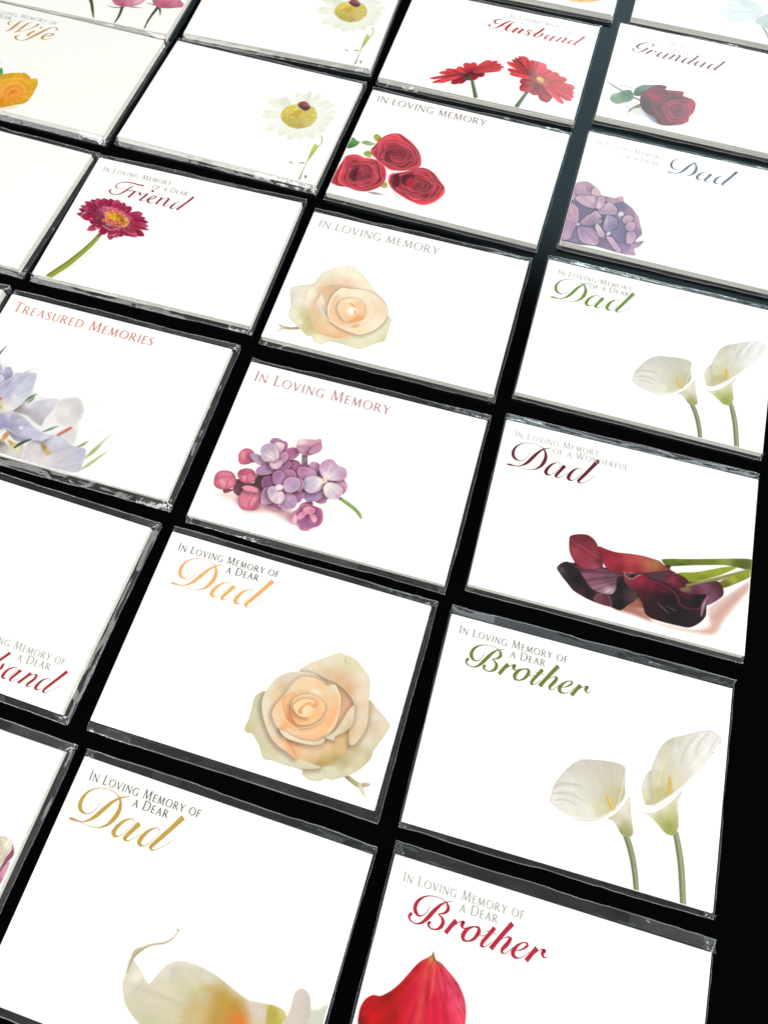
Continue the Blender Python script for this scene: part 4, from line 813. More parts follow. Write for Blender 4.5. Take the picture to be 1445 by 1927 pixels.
PEACH_ROSE = [
 S(XY(3.69,-9.96,12.73,-0.19,24.05,7.18,32.91,4.65,38.21,-3.54,44.08,-8.65,42.23,-19.23,35.22,-27.48,26.59,-30.40,14.60,-29.27,5.13,-24.73),'dcc8a4',f=.4),
 L(XYW(37.63,-27.84,1.41,40.24,-28.85,1.55,43.13,-29.59,1.54,44.47,-29.02,1.40,45.99,-28.39,0.84),'80804c',hl='a8a878'),L(XYW(43.35,-29.70,1.54,44.72,-31.06,1.40,45.91,-32.47,0.56),'ccccaa',hl='dcdcc4',f=.4),L(XYW(44.72,-28.59,0.91,45.86,-28.60,0.84),'c8a490',f=.4),
 S(XY(38.25,-2.37,41.64,-4.43,47.23,-8.09,47.04,-10.77,44.50,-17.83,44.33,-20.44,42.51,-23.88,39.02,-27.43,33.92,-30.55,31.67,-30.68,30.54,-31.91,26.95,-32.61,23.91,-31.55,24.10,-29.88,29.13,-27.67,34.37,-24.85,36.40,-19.13,36.05,-11.79),XYC(42.0,-7.0,'e8e0cc',45.6,-8.6,'ecdcc4',41.4,-10.2,'d4c6ac',41.6,-15.8,'e4dfc8',41.0,-21.4,'d8d6b8',36.0,-24.0,'aca674',33.5,-28.0,'dcdcc0',27.9,-30.7,'e0e2c8',43.6,-19.9,'c4c096',38.7,-26.4,'e0dcc0',39.6,-5.4,'d8c4ac',38.7,-19.2,'c4b888'),rim='c4c4a0',rw=.35),
 L(XYW(31.84,-30.63,0.11,31.06,-29.43,0.18,31.26,-28.30,0.11),'c0c4a0'),
 S(XY(3.19,-9.72,0.45,-12.10,0.91,-19.24,0.76,-23.61,2.09,-24.52,3.51,-24.10,7.18,-27.08,10.04,-30.62,13.08,-30.44,17.76,-30.50,23.75,-29.98,29.19,-27.83,23.16,-26.00,15.19,-25.44,7.45,-20.31,3.87,-13.77),XYC(1.4,-12.6,'d0d0b2',1.9,-18.2,'d8d8bc',1.9,-23.5,'c4c488',6.3,-22.5,'d8d2b8',9.2,-27.2,'d0d0ac',11.3,-29.9,'d8dcb8',16.4,-28.7,'dcdcc4',22.7,-29.0,'dcd8c0',13.4,-26.0,'d4c8ac',4.3,-16.0,'c4c0a4'),rim='c0c49c',rw=.35),
 S(XY(22.00,-1.37,26.61,-0.78,31.17,-2.54,34.13,-6.29,35.04,-9.83,35.12,-15.07,35.63,-21.56,32.61,-25.37,29.08,-27.50,22.10,-27.40,19.76,-27.37,14.24,-22.77,18.78,-13.15),XYC(29.5,-3.4,'d89c70',32.1,-5.4,'d8a47c',30.7,-13.4,'e4b484',33.4,-14.5,'d4ac6c',34.6,-12.2,'d4ac58',33.9,-19.9,'d4b47c',33.5,-24.4,'a08c3c',29.0,-27.2,'988038',26.3,-24.0,'e8c8a0',22.6,-24.3,'eccba4',20.3,-26.8,'f0b47c',16.7,-24.2,'f8a468',29.1,-20.6,'e8c8a0')),
 S(XY(12.08,-0.07,14.69,3.58,19.87,7.55,23.65,10.30,25.56,10.06,26.77,10.09,29.79,9.51,33.34,7.16,36.36,4.49,38.25,-2.37,39.95,-9.88,39.25,-14.58,37.61,-18.04,36.09,-18.12,34.26,-12.33,33.51,-4.94,30.21,-2.05,26.50,-0.42,18.12,0.62),XYC(15.4,2.6,'e8e2c8',20.4,6.1,'ece8d0',24.6,9.4,'e8e4cc',29.9,7.7,'e0dcb8',33.6,4.9,'ece6d4',36.4,-0.2,'ecdfcc',37.5,-7.6,'e8d8c4',37.4,-16.2,'e8d8b8',21.7,2.1,'dcc4a4',26.2,0.7,'dcb48e',30.1,-1.7,'d8a074',34.1,-5.5,'e0c0a0',35.7,-15.6,'d8c090',34.8,-2.6,'ecdcc8'),rim='d4d4b4',rw=.35),
 L(XYW(26.00,9.70,0.15,26.33,8.27,0.39,26.81,7.41,0.12),'b8b890'),
 S(XY(4.95,-17.27,3.26,-13.19,3.43,-9.26,5.30,-4.39,8.70,-1.40,12.28,-0.05,17.32,0.58,21.88,-1.02,22.85,-1.51,18.84,-1.53,13.35,-1.99,10.81,-5.11,10.10,-8.83,8.09,-13.28,8.00,-16.36,11.51,-20.60,15.07,-22.89,18.36,-25.60,20.17,-27.43,16.25,-26.22,12.71,-25.07,9.02,-22.46),XYC(4.6,-7.0,'e4e2d0',9.1,-2.5,'dcd8c4',14.3,-0.1,'e8dcc4',18.4,-0.1,'e4c8a8',5.0,-13.5,'e6e6d4',5.5,-17.1,'e8e6d0',9.5,-21.6,'e8dcc2',7.5,-10.4,'ecccA4',8.2,-14.8,'f4d0a8',8.6,-6.9,'dcc09c',13.9,-24.0,'f0d0a8',18.6,-26.3,'f4b070'),rim='ecead8',rw=.3),
 S(XY(8.09,-13.28,10.10,-8.83,11.17,-5.00,13.35,-1.99,16.95,-0.71,20.30,-1.09,22.96,-1.87,25.40,-0.75,28.08,-3.47,29.05,-5.88,29.12,-8.55,29.96,-13.61,28.22,-17.86,26.42,-19.51,22.39,-21.45,17.08,-21.92,12.22,-20.39,8.00,-16.36),XYC(10.0,-10.8,'fcc488',11.4,-5.7,'f0d8b4',16.6,-2.2,'f4d8b0',21.4,-1.9,'f8c898',25.0,-2.0,'e8e0c4',28.2,-5.7,'f0c898',27.3,-9.1,'fcb87e',29.0,-13.1,'fcb67a',26.6,-17.6,'fcc48e',21.2,-20.3,'fcc492',15.3,-20.2,'f8dcb8',9.4,-15.9,'f4d4ac',11.1,-18.5,'e8d8bc',13.5,-18.5,'fc9c54'),rim='f4e4c8',rw=.3,rs=.5),
 S(XY(9.83,-12.00,10.23,-9.18,13.37,-6.69,16.15,-5.47,19.19,-3.78,22.57,-4.33,25.20,-6.26,25.97,-11.01,24.84,-14.75,21.13,-17.74,17.56,-18.80,13.40,-17.03,11.35,-14.61),XYC(11.8,-10.3,'fcc486',15.2,-7.3,'f8d8a8',19.8,-4.4,'f8f0d4',24.2,-6.9,'fcd4a2',25.2,-11.2,'fcc48a',22.1,-15.9,'fcbc80',18.8,-17.7,'fcb878',13.6,-15.4,'f88c40',11.8,-13.7,'fcb472'),shade=.12,sw=.8),
 S(XY(13.14,-11.78,13.73,-8.91,16.63,-6.88,20.50,-6.50,23.74,-7.85,24.79,-9.84,23.91,-13.14,21.26,-15.82,17.69,-16.88,15.31,-15.71),XYC(14.1,-10.0,'f8d4a2',17.5,-7.0,'f8d8a2',22.7,-8.2,'fccc92',23.8,-11.7,'fcbe80',20.2,-15.0,'fcc484',16.4,-15.4,'fcb878',14.7,-15.1,'e88830',18.9,-8.9,'fcb878'),rim='fce0b8',rw=.28),
 S(XY(13.98,-11.91,15.18,-9.63,17.48,-8.18,20.61,-8.01,21.21,-8.61,18.92,-8.90,17.35,-10.14,16.50,-12.31,17.22,-13.24,19.79,-13.80,16.74,-14.14),'f8d8a8',rim='fcecd0',rw=.25),
 S(XY(16.02,-13.21,16.51,-11.16,18.32,-9.47,21.09,-8.26,20.66,-9.35,18.55,-10.17,17.41,-12.04),XYC(16.9,-12.2,'e89440',19.8,-9.2,'fcb060')),
 S(XY(17.41,-12.04,18.19,-10.27,20.11,-10.08,21.06,-11.71,20.15,-13.70,18.18,-13.71),XYC(18.6,-11.5,'fce8c4',20.5,-12.3,'fccc94')),
 L(XYW(16.32,-12.93,0.22,16.86,-13.34,0.37,17.58,-13.13,0.18),'d07c30',f=.3),
 L(XYW(9.83,-12.00,0.19,11.35,-14.61,0.26,13.87,-17.27,0.37,17.45,-18.46,0.37,18.63,-19.04,0.22),'fcecd0',al=.85,f=.2),L(XYW(17.42,-18.39,0.18,21.52,-16.57,0.29,24.52,-13.79,0.33,25.74,-10.32,0.33,25.39,-6.59,0.26,22.60,-4.40,0.23,19.21,-3.85,0.23,16.18,-5.54,0.19),'fce8c4',al=.85,f=.2),
 L(XYW(15.90,-16.28,0.11,14.35,-15.23,0.37,13.46,-13.60,0.15),'e07c28',f=.5,al=.8),L(XYW(13.99,-17.61,0.11,16.02,-18.88,0.29,18.10,-19.20,0.11),'f09444',f=.5,al=.7),
 L(XYW(10.05,-9.23,0.19,10.33,-6.03,0.26,12.68,-2.38,0.27,16.22,-0.93,0.27,20.30,-1.09,0.19),'f4ecd8',al=.85,f=.2),L(XYW(22.79,-1.33,0.19,25.10,-1.04,0.34,27.89,-3.52,0.34,29.09,-6.26,0.45,29.56,-9.94,0.59,29.00,-14.27,0.66,27.51,-18.08,0.55,26.37,-19.34,0.22),'f6eed6',al=.85,f=.2),
 L(XYW(7.88,-16.02,0.18,10.18,-19.12,0.33,12.57,-20.28,0.37,16.14,-20.34,0.36,20.82,-19.14,0.25,24.27,-17.74,0.15),'f0ecd4',al=.85,f=.2),
 L(XYW(27.94,-7.37,0.15,27.77,-10.48,0.37,27.70,-13.90,0.29),'f0a468',f=.8,al=.6),
 S(XY(27.68,-18.58,29.91,-15.87,31.56,-11.24,32.61,-7.12,33.73,-5.64,34.78,-8.39,34.97,-12.11,33.12,-14.91,30.71,-17.12,30.74,-18.42,29.21,-18.50),XYC(29.9,-17.0,'e0dcc0',32.6,-12.1,'e4d8bc',33.7,-8.0,'e8d8bc',34.5,-13.0,'d4b888'),rim='e8e4cc',rw=.3),
 S(XY(12.22,-20.39,14.65,-20.60,20.03,-21.41,24.82,-20.55,27.73,-18.75,27.47,-20.31,25.19,-21.65,20.38,-22.42,15.66,-22.34,13.88,-21.76),XYC(15.8,-21.6,'ece4c8',21.7,-21.7,'e8e4c4',26.5,-19.9,'dcd8b4'),rim='f0ecd4',rw=.25),
 L(XYW(22.03,-22.67,0.11,25.73,-22.12,0.29,28.64,-20.33,0.11),'d8b488',f=.7,al=.7),
 L(XYW(14.54,-22.49,0.18,16.37,-24.35,0.51,18.59,-26.26,0.50,20.40,-27.54,0.18),'f8a060',f=.5),
]
CALLAS = [
 L(XYW(20.75,-20.79,1.99,22.13,-23.16,2.05,23.64,-26.62,2.03,25.09,-31.19,1.93,26.10,-35.65,1.76),'58682e',hl='98a468',f=.16),
 L(XYW(36.16,-15.81,1.91,37.40,-19.39,2.13,38.78,-24.42,2.18,39.80,-29.84,2.15,40.77,-35.71,2.05),'5c6e32',hl='a0ac6c',f=.16),
 S(XY(15.86,-17.37,14.18,-17.43,17.09,-14.23,19.14,-10.84,20.40,-8.26,21.09,-11.12,21.83,-14.95,22.93,-19.02,22.56,-20.30,21.01,-21.11,19.29,-20.79,17.81,-19.22),XYC(18.7,-13.4,'ece8d4',20.3,-9.7,'e8e2cc',20.5,-14.5,'e4d8bc',17.5,-17.3,'dcd8b8',20.1,-17.8,'b0a85c',21.3,-19.9,'9c9c48',19.6,-19.9,'989838',22.2,-16.4,'d0c4a0'),veins=XY(21.06,-21.49),vamp=.025),
 S(XY(-4.83,-16.78,-4.74,-14.92,-4.28,-11.51,-2.37,-7.66,0.05,-4.07,3.09,-1.42,7.26,-0.32,12.34,0.56,15.79,0.66,17.63,-0.10,18.28,-5.34,18.81,-8.49,17.56,-11.68,15.46,-14.68,13.66,-16.77,11.38,-18.39,7.41,-19.99,3.22,-20.22,-0.79,-19.11,-3.57,-17.85),XYC(-3.9,-15.9,'f0eee4',-2.3,-10.5,'dcd8ca',0.6,-4.8,'d6d0c2',5.4,-2.2,'d0cabc',11.8,-1.3,'cec8b4',16.0,-1.0,'ccc6ae',17.4,-4.3,'d6d0b2',4.4,-9.1,'e0dccc',9.5,-9.4,'d8d4bc',14.3,-9.7,'ccc890',17.2,-8.9,'c4bc78',15.1,-12.3,'c8c074',11.7,-14.9,'d8d4a2',7.8,-17.2,'f0eedc',1.6,-18.4,'f0ece0',-1.9,-17.4,'ece8dc',3.1,-14.4,'e6e4d6',0.2,-10.3,'ece8dc'),veins=XY(16.05,-12.90),vamp=.025,vfreq=16,rim='bcb6a4',rw=.35),
 L(XYW(-4.14,-12.29,0.16,-2.26,-10.75,0.37,0.21,-10.07,0.37,4.42,-9.54,0.16),'bcb8a6',f=.35),L(XYW(-4.20,-14.36,0.16,-1.37,-13.38,0.37,2.01,-13.07,0.37,5.13,-13.85,0.16),'c0bcac',f=.35),L(XYW(-3.24,-16.14,0.12,0.23,-15.19,0.33,3.76,-15.85,0.12),'c4c0b0',f=.35),L(XYW(-3.59,-12.96,0.16,-0.78,-11.79,0.37,3.01,-11.37,0.16),'f6f4ea',f=.35),
 L(XYW(17.75,-2.17,0.17,17.65,-6.34,0.29,17.23,-9.33,0.29,17.10,-11.40,0.16),'f2eedc'),
 L(XYW(-3.57,-17.85,0.24,0.09,-19.27,0.56,4.40,-19.70,0.64,8.51,-18.98,0.52,12.10,-17.60,0.52,14.73,-15.48,0.57,17.21,-12.18,0.45,19.03,-10.06,0.37,20.33,-8.40,0.16),'f8f6ee',f=.3),
 L(XYW(13.14,-10.53,1.14,14.44,-12.12,1.38,15.74,-13.71,1.30),'eeb020',hl='fcd468'),
 S(XY(26.05,1.36,24.60,-0.71,23.72,-3.86,24.23,-7.01,25.78,-9.84,27.78,-8.89,27.95,-3.53),XYC(25.0,-3.5,'e8e6c8',25.4,-6.7,'e0deb0',26.3,-0.7,'e4e2c8',26.8,-7.9,'d4d092'),rim='d0d0a4',rw=.35),
 S(XY(23.80,-12.40,26.90,-11.96,30.06,-10.29,33.82,-6.43,36.93,-2.11,35.91,-6.27,36.91,-13.23,36.16,-15.81,35.03,-16.83,32.93,-16.69,30.18,-14.66,27.00,-12.74),XYC(28.1,-11.6,'e4e0c4',32.0,-9.0,'e4e2c4',35.3,-4.8,'ece8d4',34.2,-10.0,'ccc878',31.3,-13.2,'bcc05c',33.9,-14.1,'96a41c',34.9,-15.8,'a0a82a',35.7,-11.6,'b4b454',35.9,-7.9,'d4d4a0'),veins=XY(35.48,-17.17),vamp=.025),
 S(XY(26.71,-3.87,26.15,2.23,27.15,6.31,28.79,10.61,31.49,13.51,35.20,15.39,39.73,17.94,43.51,19.41,45.71,19.14,47.81,17.55,46.95,15.15,45.12,11.65,42.60,6.73,39.61,2.56,36.70,-1.96,32.91,-5.87,29.05,-8.95,26.60,-9.62,28.04,-7.60),XYC(27.5,3.4,'e2e0d0',29.0,8.5,'d2ceb0',30.8,12.0,'ccc6a6',33.7,13.7,'d6d2b8',33.2,9.7,'e2e0d4',38.1,12.7,'e8e4e0',42.0,16.8,'ecE8e8',46.3,17.6,'f0ece8',43.7,12.6,'f4f2f0',40.8,7.1,'f0f0e8',35.8,5.7,'e0dcce',32.5,4.8,'d8d4b2',29.6,0.2,'d4d096',29.4,-4.8,'c8c068',32.4,-4.8,'c8bc5c',34.9,-0.8,'dcd8b2',27.7,-1.5,'dcd8b6'),veins=XY(31.94,-4.90),vamp=.025,vfreq=14,rim='c0bca8',rw=.35),
 L(XYW(31.25,9.99,0.17,30.18,6.29,0.38,29.31,1.00,0.46,28.98,-3.25,0.25),'e8e894',f=.35),
 L(XYW(39.82,17.09,0.17,37.59,13.45,0.43,35.85,9.54,0.42,35.63,5.66,0.17),'c8c4b4',f=.35),L(XYW(43.59,18.56,0.17,40.92,14.79,0.43,39.67,10.16,0.25),'ccc8be',f=.35),L(XYW(46.68,18.10,0.17,45.22,15.11,0.43,44.20,12.25,0.17),'d0ccc0',f=.35),L(XYW(41.51,17.56,0.17,38.90,13.38,0.43,37.62,9.17,0.25),'faf8f6',f=.35),
 L(XYW(23.80,-12.40,0.32,25.99,-11.40,1.13,29.12,-9.54,1.71,32.16,-6.68,1.55,35.16,-3.41,1.31,38.13,0.49,0.99,41.06,5.04,0.71,44.40,10.18,0.51,47.30,16.11,0.34),'f2eeee',hl='fcfafa',f=.25),
 L(XYW(32.38,0.38,1.08,32.77,-1.80,1.32,32.90,-4.03,1.15),'e8a818',hl='f8c848'),
 L(XYW(47.68,16.64,0.21,47.75,14.94,0.21,46.72,13.03,0.21,45.27,12.33,0.21),'c0b070',f=.12),
]
BIG_CALLA = [
 S(XY(44.77,-9.33,46.89,-8.48,50.32,-5.80,51.38,-14.48,44.91,-16.47),'d0d6c4',f=.9),
 S(XY(-10.67,-13.65,-10.86,-17.06,-10.56,-19.86,-7.90,-23.94,-4.64,-26.16,-0.93,-27.81,4.65,-30.42,32.79,-22.55,40.60,-17.80,38.05,-12.21,32.51,-11.69,26.91,-12.40,21.52,-11.20,14.82,-9.34,7.54,-8.66,3.26,-9.23,0.08,-11.17,-1.88,-14.70,-3.23,-17.27,-6.78,-14.97,-9.95,-13.01),XYC(-10.3,-16.1,'d4d4b8',-7.4,-16.8,'f0eedc',-9.2,-20.7,'d8d8b6',-6.2,-23.8,'d0d0aa',-4.0,-19.9,'d4d0ba',-5.4,-19.1,'c8c0b0',0.6,-26.9,'ccccA2',0.3,-12.8,'e4dcd0',2.8,-11.6,'c8c8b2',5.4,-9.5,'d6d2c0',13.1,-10.1,'d6d2c0',21.5,-12.4,'d2cab8',5.2,-15.0,'d0d0aa',1.8,-18.5,'d8d0b6',13.2,-15.0,'c8c48e',5.9,-22.1,'d6ceaa',12.7,-20.8,'c8b870',19.2,-18.8,'bc9c2c',19.9,-14.6,'c09c34',28.4,-13.6,'d8cbc0',32.0,-14.1,'d8ccc4',36.1,-13.6,'bcac2c',33.9,-12.7,'c8c468'),f=.3,veins=XY(32.52,-21.85),vamp=.03),
 S(XY(10.48,-19.09,14.34,-13.00,19.18,-12.74,24.43,-13.57,27.53,-15.85,29.00,-18.99,28.64,-24.22,22.22,-26.19,13.02,-23.91),XYC(13.5,-15.7,'c8bc80',19.9,-14.6,'bc9820',23.8,-14.6,'b88c12',26.3,-15.8,'c88414',25.7,-18.0,'f07408',26.7,-19.3,'f06400',19.5,-19.5,'bc942c',14.4,-20.3,'ccb870',22.5,-21.0,'d08414',13.3,-22.2,'ccbc80'),f=2.4),
 L(XYW(12.59,-13.55,0.17,17.20,-12.74,0.34,23.41,-13.48,0.34,26.81,-15.27,0.25),'c09c38',f=1.2,al=.6),
 L(XYW(-3.62,-19.16,0.21,1.10,-19.13,0.34,7.20,-19.49,0.34,11.07,-19.31,0.13),'c0b49c',f=.9,al=.8),
 L(XYW(-1.71,-15.06,0.17,0.24,-11.54,0.43,3.91,-9.57,0.43,8.66,-8.94,0.26),'e8e6d8',f=.8,al=.7),
 S(XY(32.65,-12.06,33.89,-11.47,38.05,-12.21,37.95,-15.84,34.19,-17.40),XYC(35.3,-13.9,'b4a420',37.2,-12.5,'d4d078',34.8,-15.2,'bcac3c'),f=.4),
 S(XY(39.08,-7.02,39.97,-5.43,41.78,-5.04,43.60,-6.04,44.86,-8.50,45.36,-12.36,44.91,-16.47,39.13,-19.03,37.95,-15.84,39.06,-12.30,39.13,-9.85),XYC(40.5,-7.0,'d8cbc2',42.9,-6.7,'d0c4bc',42.8,-10.7,'d8cbc0',39.3,-14.2,'d8ccbe',44.6,-10.2,'c8c0b2'),f=.35),
 S(XY(-10.70,-13.03,-11.25,-11.30,-10.34,-9.96,-7.78,-8.87,-9.16,-10.86,-10.21,-12.46),'d4d0b2'),
 L(XYW(-10.59,-16.56,0.34,-10.75,-13.47,0.95,-10.05,-11.14,1.22,-8.38,-9.22,0.87,-6.07,-7.57,0.61,-3.08,-6.30,0.61,-1.28,-4.59,0.53,-0.43,-3.04,0.40,-0.31,-1.92,0.31),'a08c60',hl='ccc49c',f=.2),L(XYW(-0.89,-1.75,0.27,-0.18,-1.97,0.35),'5c4838',f=.15),
]
RED_PETAL = [
 S(XY(-48.50,-11.08,-49.03,-8.85,-49.03,-6.56,-48.27,-4.50,-47.01,-3.22,-45.82,-2.60,-44.22,-2.43,-41.96,-0.75,-39.68,1.88,-37.59,5.30,-36.27,7.57,-34.85,9.53,-33.02,11.00,-32.03,12.01,-31.72,12.94,-31.23,12.11,-30.55,11.10,-28.78,10.64,-25.28,8.77,-22.33,6.77,-19.66,3.55,-18.66,1.07,-18.07,-2.53,-18.36,-6.33,-31.50,-12.25,-44.49,-13.67),
  XYC(-48.4,-6.8,'bc0000',-45.9,-4.3,'b40404',-44.8,-8.1,'d40000',-48.2,-10.2,'800000',-42.4,-1.9,'880000',-41.6,-4.9,'c00000',-39.3,0.4,'b00404',-38.5,-6.3,'b40000',-37.1,3.3,'b00810',-36.5,-1.7,'d00818',-35.5,-5.5,'d80c2c',-35.6,7.3,'a40414',-35.0,2.7,'d80c38',-34.6,-0.7,'dc0c34',-33.6,-4.5,'e02040',-33.5,7.6,'d8203c',-33.4,3.9,'e43848',-32.3,6.3,'e05048',-32.1,0.1,'e44848',-31.6,-3.9,'e03c48',-31.0,3.2,'c81830',-30.3,0.6,'b00828',-29.3,-3.3,'d01030',-30.8,8.7,'e8503c',-29.6,4.2,'e04048',-29.0,0.9,'d80c38',-26.9,-3.1,'e80c40',-29.2,7.9,'d82048',-27.6,4.8,'e43058',-26.2,1.7,'d82044',-24.8,-2.0,'cc183c',-26.3,7.5,'e84060',-24.3,4.6,'ec4868',-23.2,0.3,'ec3c60',-22.5,5.1,'d83454',-20.7,2.1,'f45c7c',-19.8,-1.5,'f4486c',-22.9,6.8,'bc2848',-32.2,10.9,'d88040',-31.2,11.6,'80602c',-33.5,9.8,'c83040'),f=.2,veins=XY(-31.31,11.37),vamp=.10,vfreq=22),
 L(XYW(-30.82,10.54,0.12,-29.88,6.53,0.30,-29.61,2.61,0.24,-29.79,0.47,0.10),'f47860',f=.4,al=.8),L(XYW(-31.94,9.51,0.10,-31.64,6.74,0.20,-31.45,4.43,0.39,-30.62,0.93,0.44),'b80c2c',f=.6,al=.8),L(XYW(-28.75,9.45,0.10,-26.42,5.62,0.17,-25.25,3.14,0.22,-24.93,0.22,0.12),'b01434',f=.6,al=.7),
 L(XYW(-32.04,10.44,0.15,-32.38,7.48,0.54,-32.25,2.80,0.83,-32.02,-2.23,1.20,-31.65,-6.69,1.43),'ec5850',f=1.2,al=.6),L(XYW(-28.46,10.49,0.15,-25.69,8.18,0.34,-22.98,4.94,0.34,-22.57,-0.03,0.19),'f06c88',f=.9,al=.5),L(XYW(-29.32,9.53,0.10,-28.19,7.24,0.30,-26.65,4.38,0.24),'f06078',f=.6,al=.6),
 L(XYW(-31.83,12.86,0.13,-31.38,11.83,0.50,-30.67,11.02,0.20),'58481e',f=.2),L(XYW(-31.69,11.74,0.25,-31.71,10.77,0.35,-32.00,9.73,0.15),'e0a050',f=.5,al=.9),L(XYW(-30.86,11.01,0.10,-28.75,10.53,0.12,-27.47,9.82,0.10),'702830',f=.3,al=.7),
]
